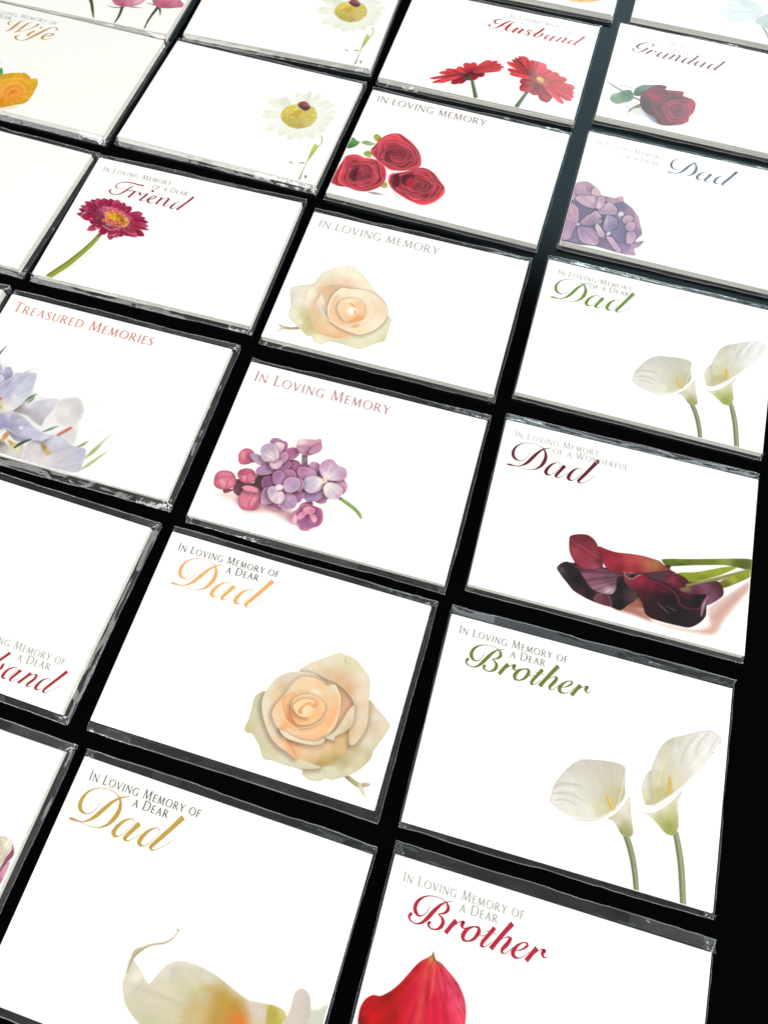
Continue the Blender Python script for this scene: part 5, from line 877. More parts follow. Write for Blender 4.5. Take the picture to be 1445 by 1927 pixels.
CROCUS = [
 S(XY(-50.47,2.28,-39.74,3.72,-35.29,2.46,-29.49,0.76,-22.21,2.06,-18.94,-5.36,-10.37,-6.15,-0.44,-3.64,3.83,-8.11,5.01,-14.60,6.01,-21.42,11.55,-24.08,13.27,-27.81,12.94,-33.99,5.14,-34.75,-8.99,-35.08,-19.75,-35.16,-30.22,-35.91),'eae8f0',f=1.6,al=.8),
 L(XYW(-41.34,2.39,1.66,-41.09,6.35,1.52,-40.53,8.25,0.99,-39.96,11.26,0.38),'4c7c60',f=.4),L(XYW(-39.64,2.04,1.13,-39.18,5.61,0.91,-38.81,7.89,0.38),'b8d0d4',f=1.,al=.6),L(XYW(-36.04,0.96,0.75,-36.09,4.80,0.60,-35.86,6.60,0.23),'c8dcd8',f=.8,al=.6),
 L(XYW(-29.74,-1.00,0.75,-26.82,0.70,0.90,-25.01,3.15,0.75,-24.05,4.28,0.38),'98b4b0',f=.5,al=.8),L(XYW(-29.78,-0.17,0.37,-28.88,1.79,0.30,-28.26,2.83,0.19),'b8c8cc',f=.6,al=.6),
 S(XY(-35.05,-1.72,-35.38,1.15,-33.49,1.92,-30.89,-1.34,-31.91,-4.17,-32.87,-4.87),XYC(-34.2,0.2,'b8b4dc',-32.5,-3.1,'9c98c4'),f=.35),
 S(XY(-43.47,-10.92,-40.57,0.90,-38.64,2.33,-34.15,-2.73,-33.69,-8.04),XYC(-38.0,0.4,'bcb8dc',-35.7,-2.7,'c8c8e8'),f=.3),L(XYW(-36.69,-2.21,0.30,-35.19,-2.19,0.30,-33.06,-4.51,0.22),'888498',f=.4),
 S(XY(-35.37,-7.70,-35.85,-2.38,-33.78,-3.46,-32.48,-6.01),'d4d4ee',f=.3),
 S(XY(-23.41,-16.51,-20.82,-12.09,-17.43,-10.69,-12.86,-7.91,-8.64,-6.67,-8.11,-11.61,-9.46,-16.44,-9.38,-19.61,-12.62,-18.97,-16.89,-17.02),XYC(-21.3,-15.5,'a49896',-18.5,-12.2,'e8e8f2',-13.8,-10.4,'ccccE6',-11.0,-8.8,'e4e0ec',-14.6,-16.4,'c0b4c0',-10.7,-18.4,'c0b4b8',-10.4,-13.1,'d0ccdc',-18.6,-15.9,'b4a8b0'),f=.55),
 S(XY(-8.04,-7.93,-5.32,-5.08,-0.77,-3.74,3.51,-8.20,4.03,-13.29,2.30,-16.59,-2.36,-16.76,-6.28,-13.90),XYC(-3.4,-5.3,'dcd8da',1.9,-8.7,'dad0d0',-3.9,-11.2,'f0ecec',-3.3,-15.5,'e4dcd8',1.8,-15.5,'e8e0e0'),f=1.1),
 S(XY(-1.16,-21.55,2.14,-17.03,5.02,-16.98,6.64,-21.23,5.54,-23.51),'e4dada',f=1.4,al=.9),
 L(XYW(-21.07,-11.96,0.22,-19.61,-9.28,1.10,-18.76,-8.00,0.88,-17.75,-6.87,0.22),'3c6c44',f=.25,hl='7c9c80'),L(XYW(-19.38,-11.26,0.58,-18.29,-9.71,0.95,-18.11,-7.81,0.29),'5c8c5c',f=.4),
 S(XY(-38.95,-19.45,-35.27,-12.23,-33.60,-6.76,-31.63,-3.25,-28.28,-0.15,-23.71,2.04,-21.79,1.97,-20.73,-1.72,-20.06,-6.11,-20.99,-11.73,-22.94,-15.97,-25.91,-18.86,-31.05,-20.37),XYC(-23.0,0.6,'c4c4e2',-27.5,-1.6,'bcbce0',-31.0,-6.0,'b0acd4',-25.5,-5.6,'d8d8ee',-21.9,-5.4,'c8c8e8',-28.8,-10.3,'bcb8dc',-24.6,-11.2,'dcdcee',-27.7,-16.1,'e4e0e4',-25.2,-17.4,'f2eef0',-29.0,-16.5,'e8c880',-25.0,-3.0,'d0d0ea'),rim='e0e0f4',rw=.5,rs=.6,veins=XY(-32.65,-20.84),vamp=.05,vfreq=18,f=.25),
 S(XY(-27.66,-9.58,-26.03,-9.11,-25.26,-9.91,-26.10,-11.19,-27.28,-10.71),XYC(-27.2,-9.8,'c4c0dc',-25.7,-10.2,'f4f4fa'),f=.25),
 L(XYW(-32.26,-13.00,1.09,-30.72,-12.95,1.24),'e84038',f=.3),L(XYW(-30.43,-16.54,2.17,-28.96,-16.52,1.59),'e8b040',f=.6),
 S(XY(-28.85,-31.62,-21.89,-29.58,-16.06,-31.77,-13.44,-29.06,-11.33,-30.38,-10.24,-35.45,-19.75,-35.16,-26.73,-35.66),XYC(-21.0,-31.3,'8c8484',-18.7,-32.9,'c4bcb8',-15.2,-33.4,'e4dcd4'),f=.6),
 S(XY(-10.24,-35.45,-11.67,-29.71,-9.68,-26.40,-5.72,-25.63,-5.28,-23.55,-1.33,-21.21,5.86,-24.19,11.63,-24.25,12.96,-27.90,13.09,-34.32,5.45,-35.42,-3.15,-36.04),XYC(-10.4,-30.1,'d8d0d4',-6.6,-29.0,'e4dce4',-5.9,-34.2,'e8dcdc',-3.3,-24.5,'d4d4ec',-0.3,-23.3,'d4d4f0',0.0,-27.8,'ccc4d0',4.4,-25.8,'ccc4dc',9.8,-25.7,'c8c4e4',7.9,-29.4,'d4d0da',6.1,-33.0,'d8d0d8',11.4,-29.1,'c8c8e8',-0.8,-32.7,'ece0e8',-5.4,-26.3,'a89ca4'),f=.4,veins=XY(0.45,-35.37),vamp=.03),
 L(XYW(-11.73,-27.39,0.35,-10.99,-31.06,0.49,-10.26,-34.69,0.35),'f4eef0',f=.5,al=.8),L(XYW(0.37,-29.28,0.21,3.34,-26.48,0.49,7.60,-24.84,0.28),'b8b0cc',f=.8,al=.6),L(XYW(4.02,-32.42,0.21,7.30,-28.79,0.49,11.08,-24.60,0.28),'b8b4d8',f=.8,al=.6),
 S(XY(-32.07,-25.47,-30.69,-21.07,-26.09,-18.51,-23.38,-17.31,-20.45,-17.26,-16.02,-18.77,-11.42,-21.40,-5.78,-22.51,-3.84,-23.52,-7.15,-25.66,-12.41,-26.03,-17.86,-26.05,-21.94,-24.48,-27.10,-27.97),XYC(-25.5,-20.4,'a89cd4',-23.6,-19.0,'dcd8f0',-23.8,-23.0,'a098d4',-21.2,-19.5,'b4acd0',-18.4,-19.9,'c4c0e2',-14.1,-22.6,'ccc8e8',-9.1,-23.9,'c0bce4',-18.3,-23.8,'b0a8d0',-20.8,-24.5,'9c94b8',-5.8,-23.3,'d4d4ee'),f=.25,veins=XY(-28.88,-24.54),vamp=.05,rim='dcd8f0',rw=.3,rs=.5),
 S(XY(-22.26,-24.58,-17.86,-26.05,-11.61,-26.18,-10.55,-26.85,-15.85,-28.60,-19.27,-26.86),XYC(-20.5,-25.2,'887c98',-14.9,-26.8,'a49cc0'),f=.4),
 S(XY(-18.00,-22.14,-16.81,-21.59,-15.81,-22.49,-16.42,-23.46,-17.48,-23.18),XYC(-17.5,-22.4,'b8b4d8',-16.4,-22.7,'f8f8fc'),f=.25),L(XYW(-22.70,-17.92,0.22,-22.63,-19.51,0.50,-21.14,-20.27,0.21),'a098b4',f=.5,al=.7),
 S(XY(-21.71,-29.92,-21.84,-26.83,-20.60,-25.67,-19.59,-26.95,-19.99,-29.03,-20.73,-30.42),XYC(-20.9,-26.5,'d89c50',-21.1,-29.7,'ecb860'),f=.3),S(XY(-19.35,-28.84,-16.22,-29.29,-13.44,-29.06,-12.69,-32.71,-15.89,-32.10),XYC(-17.6,-29.5,'d8a848',-14.4,-30.1,'f4dc90',-13.5,-31.8,'f0e0b8'),f=.5),
 S(XY(-5.77,-27.01,-4.34,-26.98,-2.01,-28.82,-0.42,-29.51,-1.58,-31.19,-3.57,-30.04),XYC(-4.7,-27.7,'bc8428',-1.4,-29.4,'eeb040',-2.5,-30.5,'f0c878'),f=.6),
 L(XYW(-15.04,-31.28,0.77,-13.52,-28.89,1.47,-10.65,-26.29,0.63),'285830',hl='487c50',f=.2),L(XYW(-7.68,-21.97,0.35,-5.51,-20.07,0.99,-3.01,-17.83,0.29),'488048',hl='88b080',f=.25),
 L(XYW(-1.25,-21.38,1.06,0.56,-19.08,1.28,2.08,-17.29,1.07),'ee4420',hl='f87860',f=.35),
 L(XYW(8.24,-24.27,0.49,9.82,-22.64,1.26,11.08,-20.71,0.49),'94b040',f=.3),L(XYW(11.09,-18.36,0.21,12.53,-15.97,0.43,14.21,-14.09,0.14),'c0d4a0',f=.4),L(XYW(13.27,-27.81,0.69,14.86,-24.27,1.95,16.31,-20.35,0.98,19.07,-14.45,0.21),'a8c058',hl='c4d488',f=.3),L(XYW(13.25,-33.52,0.34,15.45,-30.23,1.59,18.15,-26.00,1.11,20.94,-21.72,0.17),'b0c860',hl='ccdc94',f=.3),L(XYW(15.98,-22.78,0.35,18.86,-18.83,0.21),'bccc98',f=.3),L(XYW(15.95,-25.87,0.21,17.55,-23.10,0.17),'ccd8a8',f=.3),
 L(XYW(5.76,-5.91,1.09,6.24,-3.73,1.46,7.37,-1.35,0.37),'f0f4cc',f=1.2),
]
CREAM_ROSE = [
 L(XYW(-36.34,-27.26,1.33,-39.55,-28.48,1.33,-42.41,-28.82,1.51),'74744c',hl='a4a480'),L(XYW(-42.41,-28.82,1.60,-44.14,-31.22,0.80),'dcd2b4',f=.4),L(XYW(-42.65,-28.74,1.07,-44.47,-28.06,0.98),'d4aa8c',f=.4),
 S(XY(-45.80,-10.78,-45.92,-7.87,-41.36,-5.16,-37.34,-2.76,-35.48,3.68,-29.20,8.88,-26.05,10.10,-22.51,10.06,-15.80,5.22,-11.54,1.10,-4.94,-3.85,-1.82,-10.25,0.09,-11.75,0.34,-17.84,0.26,-23.43,-2.62,-25.04,-8.65,-30.09,-14.58,-29.86,-22.07,-30.09,-24.01,-31.92,-27.30,-32.15,-29.74,-29.86,-31.82,-29.98,-36.69,-26.86,-41.76,-23.23,-42.93,-20.47,-42.95,-17.86),XYC(-43.6,-9.0,'ece8dc',-44.4,-13.0,'dcd8cc',-41.1,-13.6,'f4ece4',-40.5,-20.8,'f4f0d8',-37.2,-23.9,'f4f0d8',-35.8,-19.4,'d0c89c',-34.0,-22.0,'c0bc7c',-31.6,-24.3,'bcb870',-35.3,3.2,'f4f0d8',-27.8,7.1,'fcf8e0',-21.0,6.4,'fcf8e0',-14.0,2.0,'fcf0d8',-29.7,-0.6,'ecd8bc',-23.6,0.7,'f4d0bc',-37.0,-9.2,'f8f0dc',-32.5,-5.7,'e8c8a8',-26.4,-30.9,'f4f4d0',-16.8,-28.0,'dedec0',-10.4,-28.6,'ecECc8',-4.0,-21.7,'f0ecd4',-1.1,-15.7,'e8e4c8',-0.6,-23.2,'d8d8ac'),rim='ccccb0',rw=.35),
 L(XYW(-39.59,-7.85,0.28,-37.27,-13.53,0.73,-34.91,-18.07,0.27),'e8d8c0',f=.9,al=.8),L(XYW(-35.32,-2.26,0.28,-37.60,-9.92,1.38,-36.64,-15.45,0.73),'fcf8e8',f=1.,al=.8),
 S(XY(-33.81,-18.78,-34.91,-12.83,-33.73,-7.16,-31.65,-2.78,-27.58,-0.48,-21.30,0.33,-16.86,0.04,-11.11,-0.38,-4.94,-3.85,-2.10,-9.29,-3.72,-15.47,-8.17,-21.90,-13.40,-25.49,-19.57,-27.33,-25.56,-27.10,-28.33,-26.40,-31.87,-23.37),XYC(-32.8,-15.3,'ecccA4',-31.8,-5.0,'e4bc94',-29.1,-2.6,'dcb898',-23.1,-0.8,'e4c4ac',-16.3,-1.9,'fce8c8',-7.4,-5.6,'f8e0c8',-3.7,-9.8,'fcf0e0',-10.0,-22.9,'f8e4c0',-19.6,-27.1,'f4b888',-25.7,-26.6,'f4c094',-30.3,-22.9,'e0c294',-32.0,-20.3,'e0c898',-27.5,-21.0,'f4d4ac',-22.4,-23.6,'fcd6b0',-5.5,-16.5,'fcf0dc')),
 S(XY(-32.79,-12.72,-32.38,-7.29,-30.50,-10.45,-26.86,-17.74,-28.82,-18.33,-31.46,-15.47),XYC(-32.1,-10.9,'f0e8d8',-29.0,-16.3,'d8cdb8'),f=.3),
 S(XY(-26.28,-17.57,-27.91,-11.78,-27.23,-5.75,-24.97,-1.86,-22.04,-1.51,-16.72,-0.45,-11.36,-0.99,-5.73,-4.08,-2.76,-8.45,-2.57,-13.58,-5.87,-19.69,-10.73,-23.18,-14.11,-23.17,-20.40,-21.99,-24.55,-19.64),XYC(-27.3,-8.4,'f4d0a8',-24.5,-3.3,'fcf0d8',-18.3,-2.5,'fcf4dc',-11.3,-4.2,'fcecd4',-6.6,-8.5,'f4dcc0',-5.8,-15.6,'fcf0d8',-12.7,-20.7,'fce4bc',-21.0,-20.1,'fccca0',-26.5,-13.5,'fcd4a8',-24.0,-15.9,'fcd0a4',-19.2,-13.4,'fcdcb0',-15.9,-10.3,'fce0b8',-11.4,-11.0,'fce0bc'),rim='fcf8e8',rw=.3),
 L(XYW(-11.33,-2.58,0.18,-8.83,-8.17,0.55,-8.70,-14.38,0.18),'f0d8bc',f=1.,al=.8),
 S(XY(-23.76,-12.64,-23.24,-8.80,-20.14,-6.28,-15.89,-6.07,-12.90,-8.87,-12.00,-13.30,-13.88,-16.96,-17.78,-18.13,-21.39,-16.11),XYC(-22.5,-11.2,'fcd8a8',-19.8,-7.3,'fce8c4',-15.3,-8.0,'fccc98',-13.8,-15.9,'f49c5c',-18.1,-17.2,'fcc48c',-17.3,-12.8,'fcf4e0'),rim='fcf0d4',rw=.3,rs=.6),
 S(XY(-19.79,-8.82,-17.67,-8.72,-16.30,-10.41,-18.16,-9.92),'eca868',f=.4),S(XY(-17.00,-17.89,-14.46,-15.07,-11.67,-13.72,-12.07,-15.91,-14.10,-17.65),'f09850',f=.45),S(XY(-15.43,-20.25,-12.31,-17.93,-12.32,-19.32,-13.73,-20.25),'f0a468',f=.5),S(XY(-19.15,-12.31,-18.09,-10.16,-16.15,-10.89,-16.21,-13.52,-17.77,-13.98),'fcfae8',f=.4),L(XYW(-16.25,-11.96,0.54,-15.55,-13.58,0.63),'e08c4c',f=.35),
 L(XYW(-26.13,-18.04,0.31,-27.60,-12.74,0.73,-27.08,-6.23,0.64,-24.90,-2.10,0.42),'fcf8e8'),L(XYW(-25.45,-16.80,0.18,-26.62,-12.45,0.55,-25.98,-6.97,0.23),'eebc88',f=.6,al=.6),L(XYW(-31.84,-12.96,0.23,-29.43,-16.43,0.54,-26.41,-19.16,0.58,-20.62,-21.29,0.40,-14.39,-22.24,0.31),'f2eedc',al=.85,f=.2),L(XYW(-23.22,-13.00,0.23,-23.24,-8.80,0.41,-20.70,-7.25,0.37,-16.53,-6.79,0.32),'fcf2d8',al=.85,f=.2),L(XYW(-20.46,-16.35,0.18,-17.46,-19.16,0.40,-11.90,-16.47,0.49,-8.87,-12.36,0.36,-9.39,-6.24,0.23),'fcf6e0',al=.85,f=.2),L(XYW(-23.62,-19.87,0.18,-19.77,-21.29,0.40,-13.76,-21.54,0.40,-9.00,-19.10,0.22),'fcf4e0',al=.85,f=.2),
 L(XYW(-28.03,-27.32,0.18,-23.79,-27.33,0.53,-19.60,-27.24,0.62,-15.61,-25.14,0.27,-13.34,-22.94,0.13),'eca070',f=.4),
 L(XYW(-25.11,-28.48,0.18,-19.83,-29.17,0.44,-12.13,-29.63,0.26),'d8d8b8',f=.6,al=.7),
]
GERBERA = [
 L(XYW(-30.84,-7.91,2.08,-31.51,-11.18,2.37,-32.90,-15.93,2.64,-35.03,-21.28,2.91,-37.44,-26.67,3.10,-39.74,-30.71,3.16,-42.02,-34.72,3.14),'808a20',hl='a8b050',f=.2),
 L(XYW(-29.24,-8.32,0.37,-29.82,-14.16,0.73,-31.76,-20.76,0.95,-36.24,-29.27,0.93,-39.23,-34.74,0.71),'ccd098',f=.6,al=.8),
 RAD(XY(-28.17,2.21),XYW(-45.73,0.90,3.42,-45.97,3.79,3.43,-46.00,5.83,3.44,-45.09,8.63,3.84,-42.98,10.40,3.85,-41.01,11.67,4.24,-38.03,12.73,4.24,-34.86,13.39,4.24,-31.57,13.75,4.63,-27.81,13.01,4.23,-23.81,11.66,4.60,-17.23,9.26,4.95,-14.86,7.01,3.41,-12.73,5.16,3.39,-11.82,2.97,3.38,-10.78,1.05,2.25,-11.51,-2.70,4.09,-14.41,-4.21,4.09,-17.48,-4.45,4.09,-20.77,-5.85,5.20,-23.03,-7.16,4.08,-25.02,-9.06,3.70,-30.61,-7.62,4.46,-37.25,-6.70,4.11,-38.10,-2.04,4.52,-42.85,-0.29,4.16),[('701838','a81c48','b02a54'),('601430','98183e','a82048'),('781c3c','b42450','c44c74')],rim='d06c8c',rw=.22,rs=.5,f=.16,vamp=.10),
 S(XY(-37.35,2.68,-37.65,5.77,-35.49,8.23,-31.48,8.95,-26.94,8.46,-21.56,5.95,-18.45,3.26,-18.70,0.07,-22.29,-2.32,-26.24,-3.03,-31.35,-2.75,-35.11,-0.72),XYC(-36.4,3.0,'7c3048',-35.3,7.8,'c86484',-30.7,8.7,'d8688c',-22.4,6.2,'c85478',-18.8,2.7,'a03454',-22.5,-1.9,'a04458',-28.9,-3.4,'8c3450',-33.3,-1.5,'702840'),speck=.28,f=.4),
 S(XY(-33.07,0.33,-32.51,2.29,-33.53,3.80,-33.61,5.59,-30.80,7.41,-26.97,6.86,-22.98,5.08,-20.84,3.01,-20.47,0.88,-22.80,-1.13,-26.62,-1.36,-30.16,-0.61),XYC(-32.3,4.2,'e8905c',-29.3,1.4,'c86454',-21.9,1.8,'ecA060',-23.8,-0.5,'d87c60',-22.1,4.0,'f0a868',-25.4,-0.1,'c86850'),speck=.3,f=.5),
 S(XY(-32.26,4.17,-31.20,5.84,-28.07,6.08,-24.57,4.62,-23.22,2.32,-24.95,1.36,-28.17,2.21,-30.43,2.45),XYC(-28.7,3.4,'f4bc30',-31.2,4.9,'f0a030',-26.8,4.9,'a85c18',-24.5,2.8,'a86818',-27.4,2.9,'e8b828'),speck=.25,f=.6),
 L(XYW(-31.62,-2.16,0.23,-28.14,-3.58,0.52,-25.44,-3.24,0.22),'ecc8cc',f=.4,al=.9),L(XYW(-30.30,-1.10,0.30,-28.46,-1.23,0.38),'f0d0d4',f=.4),L(XYW(-25.79,-2.45,0.30,-23.72,-2.29,0.37),'f0ccd4',f=.4),L(XYW(-43.37,0.46,0.30,-42.57,2.28,0.84,-41.71,2.76,0.30),'e8b4c4',f=.4),L(XYW(-34.51,-3.67,0.22,-33.02,-5.01,0.67,-32.06,-5.18,0.22),'f0d0d8',f=.4),L(XYW(-38.52,0.08,0.30,-37.71,-0.13,0.38),'f4d8e0',f=.3),L(XYW(-26.13,-6.53,0.30,-24.56,-6.07,0.52,-23.96,-5.02,0.22),'ecb8c8',f=.4),L(XYW(-35.97,8.09,0.38,-35.53,9.14,0.31),'e8a0b4',f=.3),L(XYW(-42.43,9.18,0.23,-41.29,9.05,0.31),'e090a8',f=.4),L(XYW(-25.51,9.33,0.31,-24.93,8.82,0.31),'e898b0',f=.3),L(XYW(-42.80,5.17,0.31,-42.29,5.23,0.31),'e8a0b8',f=.3),
 L(XYW(-21.66,-2.13,0.15,-18.47,-2.97,0.22,-15.07,-2.64,0.15),'d888a0',f=.3),L(XYW(-18.70,0.07,0.15,-14.89,0.29,0.22,-11.60,0.90,0.11),'d07890',f=.3),L(XYW(-27.10,-5.94,0.22,-25.76,-8.18,0.52,-25.11,-8.87,0.15),'c8486c',f=.3),
]
HYDRANGEA = [
 S(XY(-49.27,1.32,-45.15,3.31,-42.27,2.16,-39.29,0.37,-37.03,-2.99,-32.44,-2.90,-31.05,-3.36,-27.52,-0.90,-26.40,-3.68,-22.35,-6.41,-19.14,-10.25,-17.12,-14.84,-15.08,-20.65,-16.92,-24.20,-17.26,-26.00,-13.72,-24.26,-15.13,-27.44,-17.23,-30.19,-15.99,-33.97,-22.79,-34.85,-34.31,-34.28,-51.38,-35.41,-51.20,-16.80,-50.78,-5.51),XYC(-47.0,-1.1,'b898c0',-40.2,-2.2,'c8a4c4',-43.6,-15.3,'5c5488',-44.7,-13.0,'605890',-44.3,-31.9,'7c6ca0',-33.5,-17.4,'504e84',-29.3,-7.7,'5e5690',-26.0,-8.0,'68588c',-30.0,-31.7,'785c90',-22.8,-7.9,'9874a4',-18.3,-15.2,'a884b4',-17.4,-21.4,'8464a0',-26.5,-24.2,'5e5090',-26.0,-17.6,'70609c',-20.7,-30.0,'8c6ca8',-17.3,-31.9,'b894c4'),f=.4,speck=.05),
 S(XY(-51.09,-5.61,-49.23,1.11,-46.12,1.40,-44.62,-1.31,-44.92,-5.02,-47.72,-5.91,-50.14,-7.12),XYC(-47.1,-0.7,'b894c0',-48.6,-4.8,'a480b0'),rim='c8acd0',rw=.4),S(XY(-45.89,1.93,-44.83,3.41,-42.27,2.16,-40.93,0.30,-41.64,-3.09,-44.06,-2.50),XYC(-44.2,2.0,'b488ac',-42.5,-2.0,'9474a0')),S(XY(-41.87,-2.71,-40.93,0.30,-38.90,0.03,-37.03,-2.99,-38.44,-4.34,-40.78,-4.17),'c8a8c8',rim='dcc4d8'),
 S(XY(-50.41,-10.79,-49.60,-6.49,-48.33,-7.90,-48.71,-9.36),'b8b0cc'),
 S(XY(-48.17,-8.74,-46.98,-6.35,-43.47,-5.69,-39.61,-5.15,-38.69,-8.44,-37.92,-11.74,-40.94,-12.25,-44.35,-11.55,-46.52,-10.46),XYC(-45.8,-7.5,'b898c4',-40.8,-7.8,'c4accE',-39.2,-10.8,'b090b8'),veins=XY(-37.46,-12.48),vamp=.08,rim='d4bcd8',rw=.35),
 S(XY(-33.92,-3.81,-32.37,-3.32,-29.99,-5.70,-31.08,-6.94,-34.18,-6.13),'a488b0',rim='c8b0cc'),S(XY(-31.28,-3.88,-27.52,-0.90,-26.62,-3.31,-29.68,-5.61),XYC(-29.9,-4.3,'a87ca4',-27.3,-2.2,'cc9cb8')),
 S(XY(-37.00,-12.34,-35.59,-9.24,-32.78,-6.58,-30.32,-7.59,-28.65,-9.72,-28.84,-12.41,-32.16,-13.89,-35.31,-14.45),XYC(-33.1,-8.5,'c4a8cc',-30.4,-11.1,'b090b8',-34.2,-13.2,'a888b8',-35.4,-10.1,'b498c4'),veins=XY(-37.39,-12.90),vamp=.09,rim='d4bcd8',rw=.35),
 S(XY(-37.92,-11.74,-38.29,-5.18,-36.88,-3.84,-34.87,-5.00,-35.12,-8.21,-36.45,-11.73),XYC(-36.2,-5.9,'a88cb0',-37.1,-10.1,'ccb4d4'),veins=XY(-37.39,-12.90),rim='d4bcd8',rw=.3),
 S(XY(-40.02,-17.24,-39.09,-15.19,-37.46,-13.36,-34.64,-16.42,-37.37,-17.50),'bc9cc8',veins=XY(-37.39,-12.90),rim='d0b8d8',rw=.3),
 L(XYW(-36.77,-13.59,0.15,-35.62,-14.54,0.22,-34.55,-15.08,0.11),'685890'),
 S(XY(-50.48,-12.14,-48.06,-12.72,-45.65,-15.05,-44.54,-22.57,-47.21,-23.84,-50.47,-23.78,-50.57,-18.36),XYC(-49.0,-16.1,'c094ba',-46.4,-17.9,'a884ae',-47.9,-21.9,'b488b8'),veins=XY(-44.46,-23.84),vamp=.08,rim='d0b0cc',rw=.35),
 S(XY(-50.27,-24.80,-44.99,-23.58,-45.73,-28.11,-46.31,-33.40,-50.55,-34.73,-50.76,-28.83),XYC(-48.6,-26.9,'b084b8',-48.3,-31.5,'b48cc0',-46.4,-26.6,'9474a8'),veins=XY(-44.46,-23.84),rim='ccacd0',rw=.35),
 S(XY(-43.23,-22.59,-42.40,-20.16,-40.17,-16.41,-36.10,-17.32,-33.96,-18.39,-34.89,-20.41,-37.81,-22.19,-41.47,-23.34),XYC(-41.0,-18.9,'ac84b4',-36.4,-19.2,'a07cac',-38.0,-21.4,'886898'),veins=XY(-44.46,-23.84),rim='ccacd0',rw=.35),
 S(XY(-43.61,-25.73,-41.24,-24.56,-37.36,-24.63,-34.41,-26.70,-33.29,-29.33,-33.89,-33.10,-36.94,-33.84,-40.94,-32.99,-42.84,-29.77),XYC(-40.4,-27.3,'a07ab2',-36.5,-29.5,'b08cc4',-37.8,-32.8,'c0a0cc',-41.7,-25.6,'9470a8'),veins=XY(-44.42,-24.05),vamp=.08,rim='ccb0d4',rw=.4),
 L(XYW(-49.99,-23.76,0.18,-47.28,-23.51,0.25,-44.62,-23.81,0.15),'604878'),L(XYW(-41.47,-23.34,0.15,-38.95,-22.98,0.36,-36.69,-21.19,0.15),'584478',f=.3),L(XYW(-44.98,-25.30,0.14,-45.27,-28.82,0.29,-45.56,-32.32,0.18),'604c80',f=.3),
 S(XY(-44.99,-23.58,-44.00,-22.83,-43.39,-23.51,-43.99,-24.56),'d4d4e4',f=.3),
 S(XY(-28.91,-23.27,-26.37,-21.19,-22.81,-21.36,-21.50,-23.51,-22.48,-27.21,-25.88,-27.85,-27.81,-25.91),XYC(-24.9,-24.2,'605898',-27.1,-24.4,'7868a0'),rim='8c7cac',rw=.3),
 S(XY(-32.48,-23.10,-32.90,-18.92,-32.39,-14.41,-30.47,-14.24,-27.89,-16.05,-27.10,-18.83,-28.82,-21.95,-30.74,-23.84),XYC(-32.7,-17.5,'c8accE',-31.0,-16.6,'8c7cb0',-29.5,-17.9,'7a6eaa',-28.2,-20.0,'665e9c'),rim='bca8cc',rw=.35,veins=XY(-30.22,-24.96)),
 S(XY(-36.43,-22.62,-35.81,-20.70,-33.02,-23.70,-31.67,-25.84,-31.81,-28.65,-33.96,-27.41),XYC(-35.5,-22.3,'d0b8d8',-32.5,-26.5,'b898c4'),rim='dcc8e0',rw=.3),
 S(XY(-21.76,-21.89,-19.83,-20.00,-17.78,-22.77,-18.65,-27.28,-21.07,-28.04),XYC(-19.7,-22.5,'b090c0',-20.4,-26.5,'c0a0cc'),rim='ccb4d4'),S(XY(-25.13,-15.18,-24.31,-12.31,-22.19,-11.42,-20.74,-13.37,-21.85,-15.46,-23.87,-16.95),XYC(-23.3,-12.8,'c4a4c8',-23.4,-15.9,'a484b4'),rim='dcc4dc',rw=.35),S(XY(-23.05,-17.99,-21.85,-15.46,-19.64,-15.20,-19.02,-18.03,-20.13,-20.09,-22.34,-20.35),XYC(-20.4,-16.7,'c0a0c8',-21.9,-19.3,'a080b4'),rim='d8c0dc',rw=.35),
 S(XY(-30.47,-27.17,-27.98,-26.81,-25.61,-29.46,-22.75,-33.18,-23.76,-34.74,-27.52,-31.32),XYC(-29.1,-28.0,'c4a4d0',-24.5,-32.5,'b898c4'),rim='d4bcdc',rw=.3),S(XY(-19.49,-27.97,-16.40,-27.42,-13.72,-24.26,-15.31,-28.34,-17.53,-30.29),XYC(-17.8,-28.7,'b890bc',-15.0,-26.1,'8c6c9c')),
 S(XY(-20.64,-8.96,-18.39,-10.89,-17.12,-14.84,-17.30,-15.76,-19.36,-12.94),'b090bc',f=.3),S(XY(-34.04,-28.71,-30.33,-27.98,-28.49,-31.20,-26.13,-33.81,-31.23,-33.74),XYC(-31.9,-30.1,'6c5084',-29.6,-32.4,'80649c'),f=.4,al=.8),
 S(XY(-27.76,-12.08,-26.89,-10.49,-25.21,-10.84,-25.55,-12.69,-27.02,-13.59),'d0d8ea',f=.35),L(XYW(-27.30,-11.93,0.29,-28.73,-13.04,0.22,-29.62,-13.54,0.11),'b8b4d0',f=.25),L(XYW(-26.93,-13.13,0.29,-26.12,-15.06,0.29),'a8a0c8',f=.3),
 L(XYW(-29.88,-25.07,0.79,-30.88,-25.81,0.29),'dce4f0'),L(XYW(-29.88,-25.07,0.79,-29.47,-23.36,0.29),'dce4f0'),L(XYW(-29.88,-25.07,0.72,-28.87,-23.90,0.22),'dce4f0'),L(XYW(-29.88,-25.07,0.72,-28.76,-25.61,0.22),'dce4f0'),L(XYW(-29.88,-25.07,0.72,-30.09,-26.63,0.22),'dce4f0'),L(XYW(-29.88,-25.07,0.72,-30.67,-24.25,0.22),'dce4f0'),
]
RR_C = ('d83646', '84263a', 'f07884', '4a101c')
